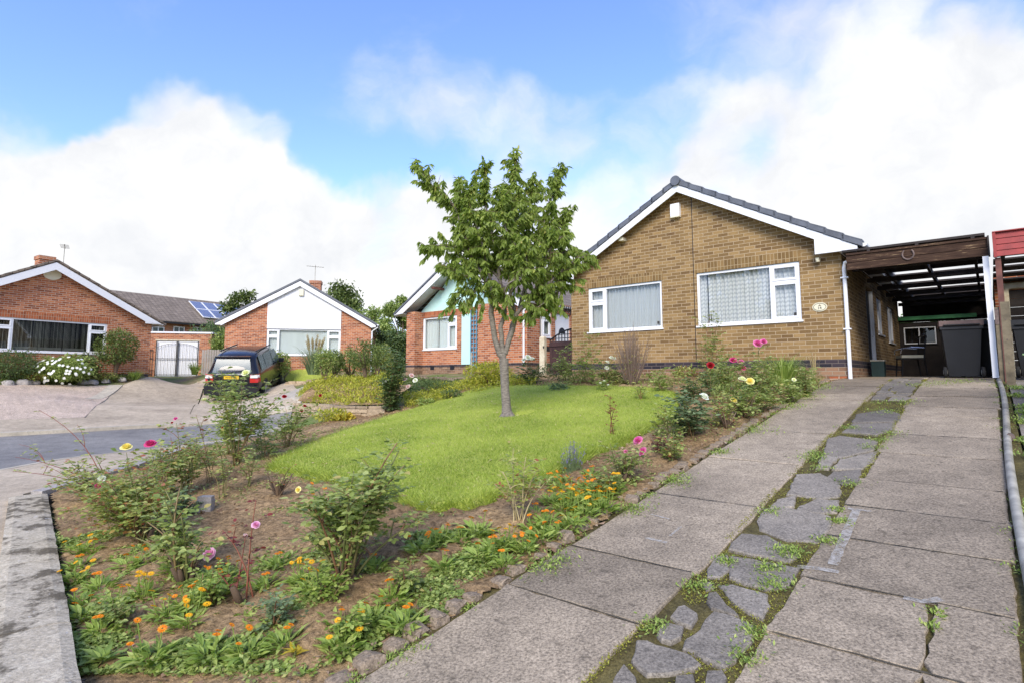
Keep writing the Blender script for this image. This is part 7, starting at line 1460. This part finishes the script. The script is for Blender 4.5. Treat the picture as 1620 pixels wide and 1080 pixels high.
# --- ground cover, weeds, litter
def region(pxs): return np.array([G(*p)[:2] for p in pxs])
def scatter(poly, n_, thr, fs_, seed=0):
    lo, hi = poly.min(0), poly.max(0); x = rng.uniform(lo[0], hi[0], n_); y = rng.uniform(lo[1], hi[1], n_); k = inpoly(x, y, poly) & (fbm(x*fs_+seed, y*fs_, 4) > thr); return x[k], y[k]
front = region([(120, 1079), (75, 960), (60, 860), (200, 840), (330, 850), (430, 880), (560, 880), (660, 850), (760, 850), (830, 880), (700, 985), (600, 1030), (520, 1079)])
x, y = scatter(front, 260000, -.22, 2.6); kk = rng.random(len(x)) < .6*sstep(-.25, .2, fbm(x*2.6, y*2.6, 4))+.08; x, y = x[kk], y[kk]; mb = MB(); z = H(x, y)+.02+.035*np.clip(fbm(x*2.6, y*2.6, 4), 0, 1)*2+.02*rng.random(len(x)); leaflets(mb, np.c_[x, y, z], .024, up=.45, asp=.85); o = mb.obj('ground_cover', M['leaf_bg2']); o['kind'] = 'stuff'; o['label'] = 'creeping green weeds covering the front of the rose bed'
mb = MB(); x, y = scatter(front, 26000, -.1, 3.1, 40); z = H(x, y)+.03; a = rng.random(len(x))*6.28; leafs(mb, np.c_[x, y, z], np.c_[np.cos(a), np.sin(a), rng.uniform(.1, 1, len(x))], rng.uniform(.022, .05, len(x)), .45, flat=.4); o = mb.obj('weeds', M['leaf_bright']); o['kind'] = 'stuff'; o['label'] = 'taller green weeds among the roses'
mb = MB(); allp = GARDEN
x, y = scatter(allp, 120000, -.04, 1.9, 9); k = ~inpoly(x, y, LAWN) & (toSE(x, y)[1] < -2.45); x, y = x[k], y[k]; leaflets(mb, np.c_[x, y, H(x, y)+.035+.03*rng.random(len(x))], .026, up=.6, asp=.6)
x, y = scatter(region([(840, 612), (1300, 606), (1290, 622), (1150, 632), (1060, 612), (900, 618)]), 16000, -.1, 1.5, 5); leaflets(mb, np.c_[x, y, H(x, y)+.03+.10*rng.random(len(x))], .05, up=.9, asp=.5)
o = mb.obj('weeds', M['leaf_rose']); o['kind'] = 'stuff'; o['label'] = 'scattered low weeds over the soil of the front garden'
mb = MB(); n_ = 9000; x, y = scatter(allp, n_, -.3, 2, 3); k = ~inpoly(x, y, LAWN); x, y = x[k], y[k]
for q in range(1):
    r_ = rng.uniform(.006, .022, len(x))*np.where(rng.random(len(x)) < .04, 1.8, 1); z = H(x, y)+.02+.02*rng.random(len(x)); D_ = rng.normal(0, .35, (len(x), 4, 3)); base = np.array([(1, 1, 1), (1, -1, -1), (-1, 1, -1), (-1, -1, 1)])*.7
    V = (np.c_[x, y, z][:, None]+r_[:, None, None]*(base+D_)).reshape(-1, 3); b_ = np.arange(len(x))[:, None]*4; mb.add(V, np.concatenate([b_+[0, 1, 2], b_+[0, 3, 1], b_+[0, 2, 3], b_+[1, 3, 2]]), 0, np.tile(rng.random(len(x)), 4))
o = mb.obj('soil_clods', M['clod']); o['kind'] = 'stuff'; o['label'] = 'loose clods and pebbles lying on the bare soil'
mb = MB(); x, y = scatter(allp, 7000, -.2, 2, 30); k = ~inpoly(x, y, LAWN); x, y = x[k], y[k]; leaflets(mb, np.c_[x, y, H(x, y)+.035], .028, up=.2, asp=.5); x, y = scatter(front, 1600, -.1, 2, 60)
for q in range(len(x)): a = rng.random()*6.28; L = rng.uniform(.03, .09); p = np.array([x[q], y[q], float(H(x[q], y[q]))+.035]); e = np.array([math.cos(a), math.sin(a), 0])*L; mb.tube([p-e/2, p+[0, 0, .006]+rng.normal(0, .008, 3), p+e/2], .0016, 3, cap=False)
o = mb.obj('leaf_litter', M['dry']); o['kind'] = 'stuff'; o['label'] = 'dry leaves and twigs littering the soil'
strip('raised_bed', [G(*p)[:2]+np.array([0,.1]) for p in ((468, 650), (503, 651), (541, 656), (575, 655), (612, 654))], [(G(*p)[:2]+np.array([.2, 2.2])) for p in ((468, 652), (503, 653), (541, 658), (575, 657), (612, 656))], 'soil', .20, 5, 5)
mb = MB(); P_ = region([(466, 650), (541, 656), (612, 654), (640, 612), (560, 606), (495, 612)]); x, y = scatter(P_, 36000, -.3, 1.9); dd = pdist(x, y, P_); z = H(x, y)+.08+.12*sstep(0, .3, dd)+.34*np.clip(fbm(x*2.2, y*2.2, 3)+.15, 0, 1)*rng.random(len(x)); leaflets(mb, np.c_[x, y, z], .085, up=1.2, asp=.3)
P_ = region([(640, 652), (700, 640), (790, 618), (850, 614), (845, 606), (760, 606), (700, 620), (640, 636)]); x, y = scatter(P_, 16000, -.2, 1.8); leaflets(mb, np.c_[x, y, H(x, y)+.05+.16*rng.random(len(x))], .055, up=.9, asp=.45)
o = mb.obj('lime_groundcover', M['leaf_lime']); o['kind'] = 'stuff'; o['label'] = 'yellow green groundcover in the neighbouring bed'
mb = MB(); P_ = region([(0, 612), (210, 604), (225, 600), (170, 598), (0, 598)]); x, y = scatter(P_, 16000, -.2, 1.2); leaflets(mb, np.c_[x, y, H(x, y)+.05+.15*rng.random(len(x))], .09, up=.9, asp=.4); P_ = region([(630, 636), (760, 606), (740, 597), (640, 600), (610, 620)]); x, y = scatter(P_, 9000, -.1, 1.2); leaflets(mb, np.c_[x, y, H(x, y)+.03+.1*rng.random(len(x))], .07, up=.9, asp=.4)
o = mb.obj('rockery_plants', M['leaf_bg']); o['kind'] = 'stuff'; o['label'] = 'mixed low green plants in the far front beds'
# small flat stones among the soil behind the lawn
for i, (px, py, w_) in enumerate(((825, 612, .3), (870, 617, .5), (930, 616, .45), (1010, 612, .5), (1200, 620, .3), (660, 628, .6), (610, 645, .4))):
    p = G(px, py); mb = MB(); n_ = 9; a = np.sort(rng.random(n_)*6.28); r_ = w_*.5*rng.uniform(.75, 1.1, n_); mb.prism(np.c_[r_*np.cos(a), r_*.45*np.sin(a), np.zeros(n_)], (0, 0, .06)); o = mb.obj('flat_stone', M['drystone'], None, loc=p, rot=(0, 0, rng.normal(0, .3))); o['label'] = 'flat sandy stone lying in the planting behind the lawn'; o['category'] = 'stone'; o['group'] = 'flat stones behind the lawn'

mb = MB(); x, y = scatter(LAWN, 420, -2, 1); leaflets(mb, np.c_[x, y, H(x, y)+.115], .04, up=.3, asp=.5); o = mb.obj('fallen_leaves', M['straw']); o['kind'] = 'stuff'; o['label'] = 'a few fallen yellow leaves scattered on the lawn'
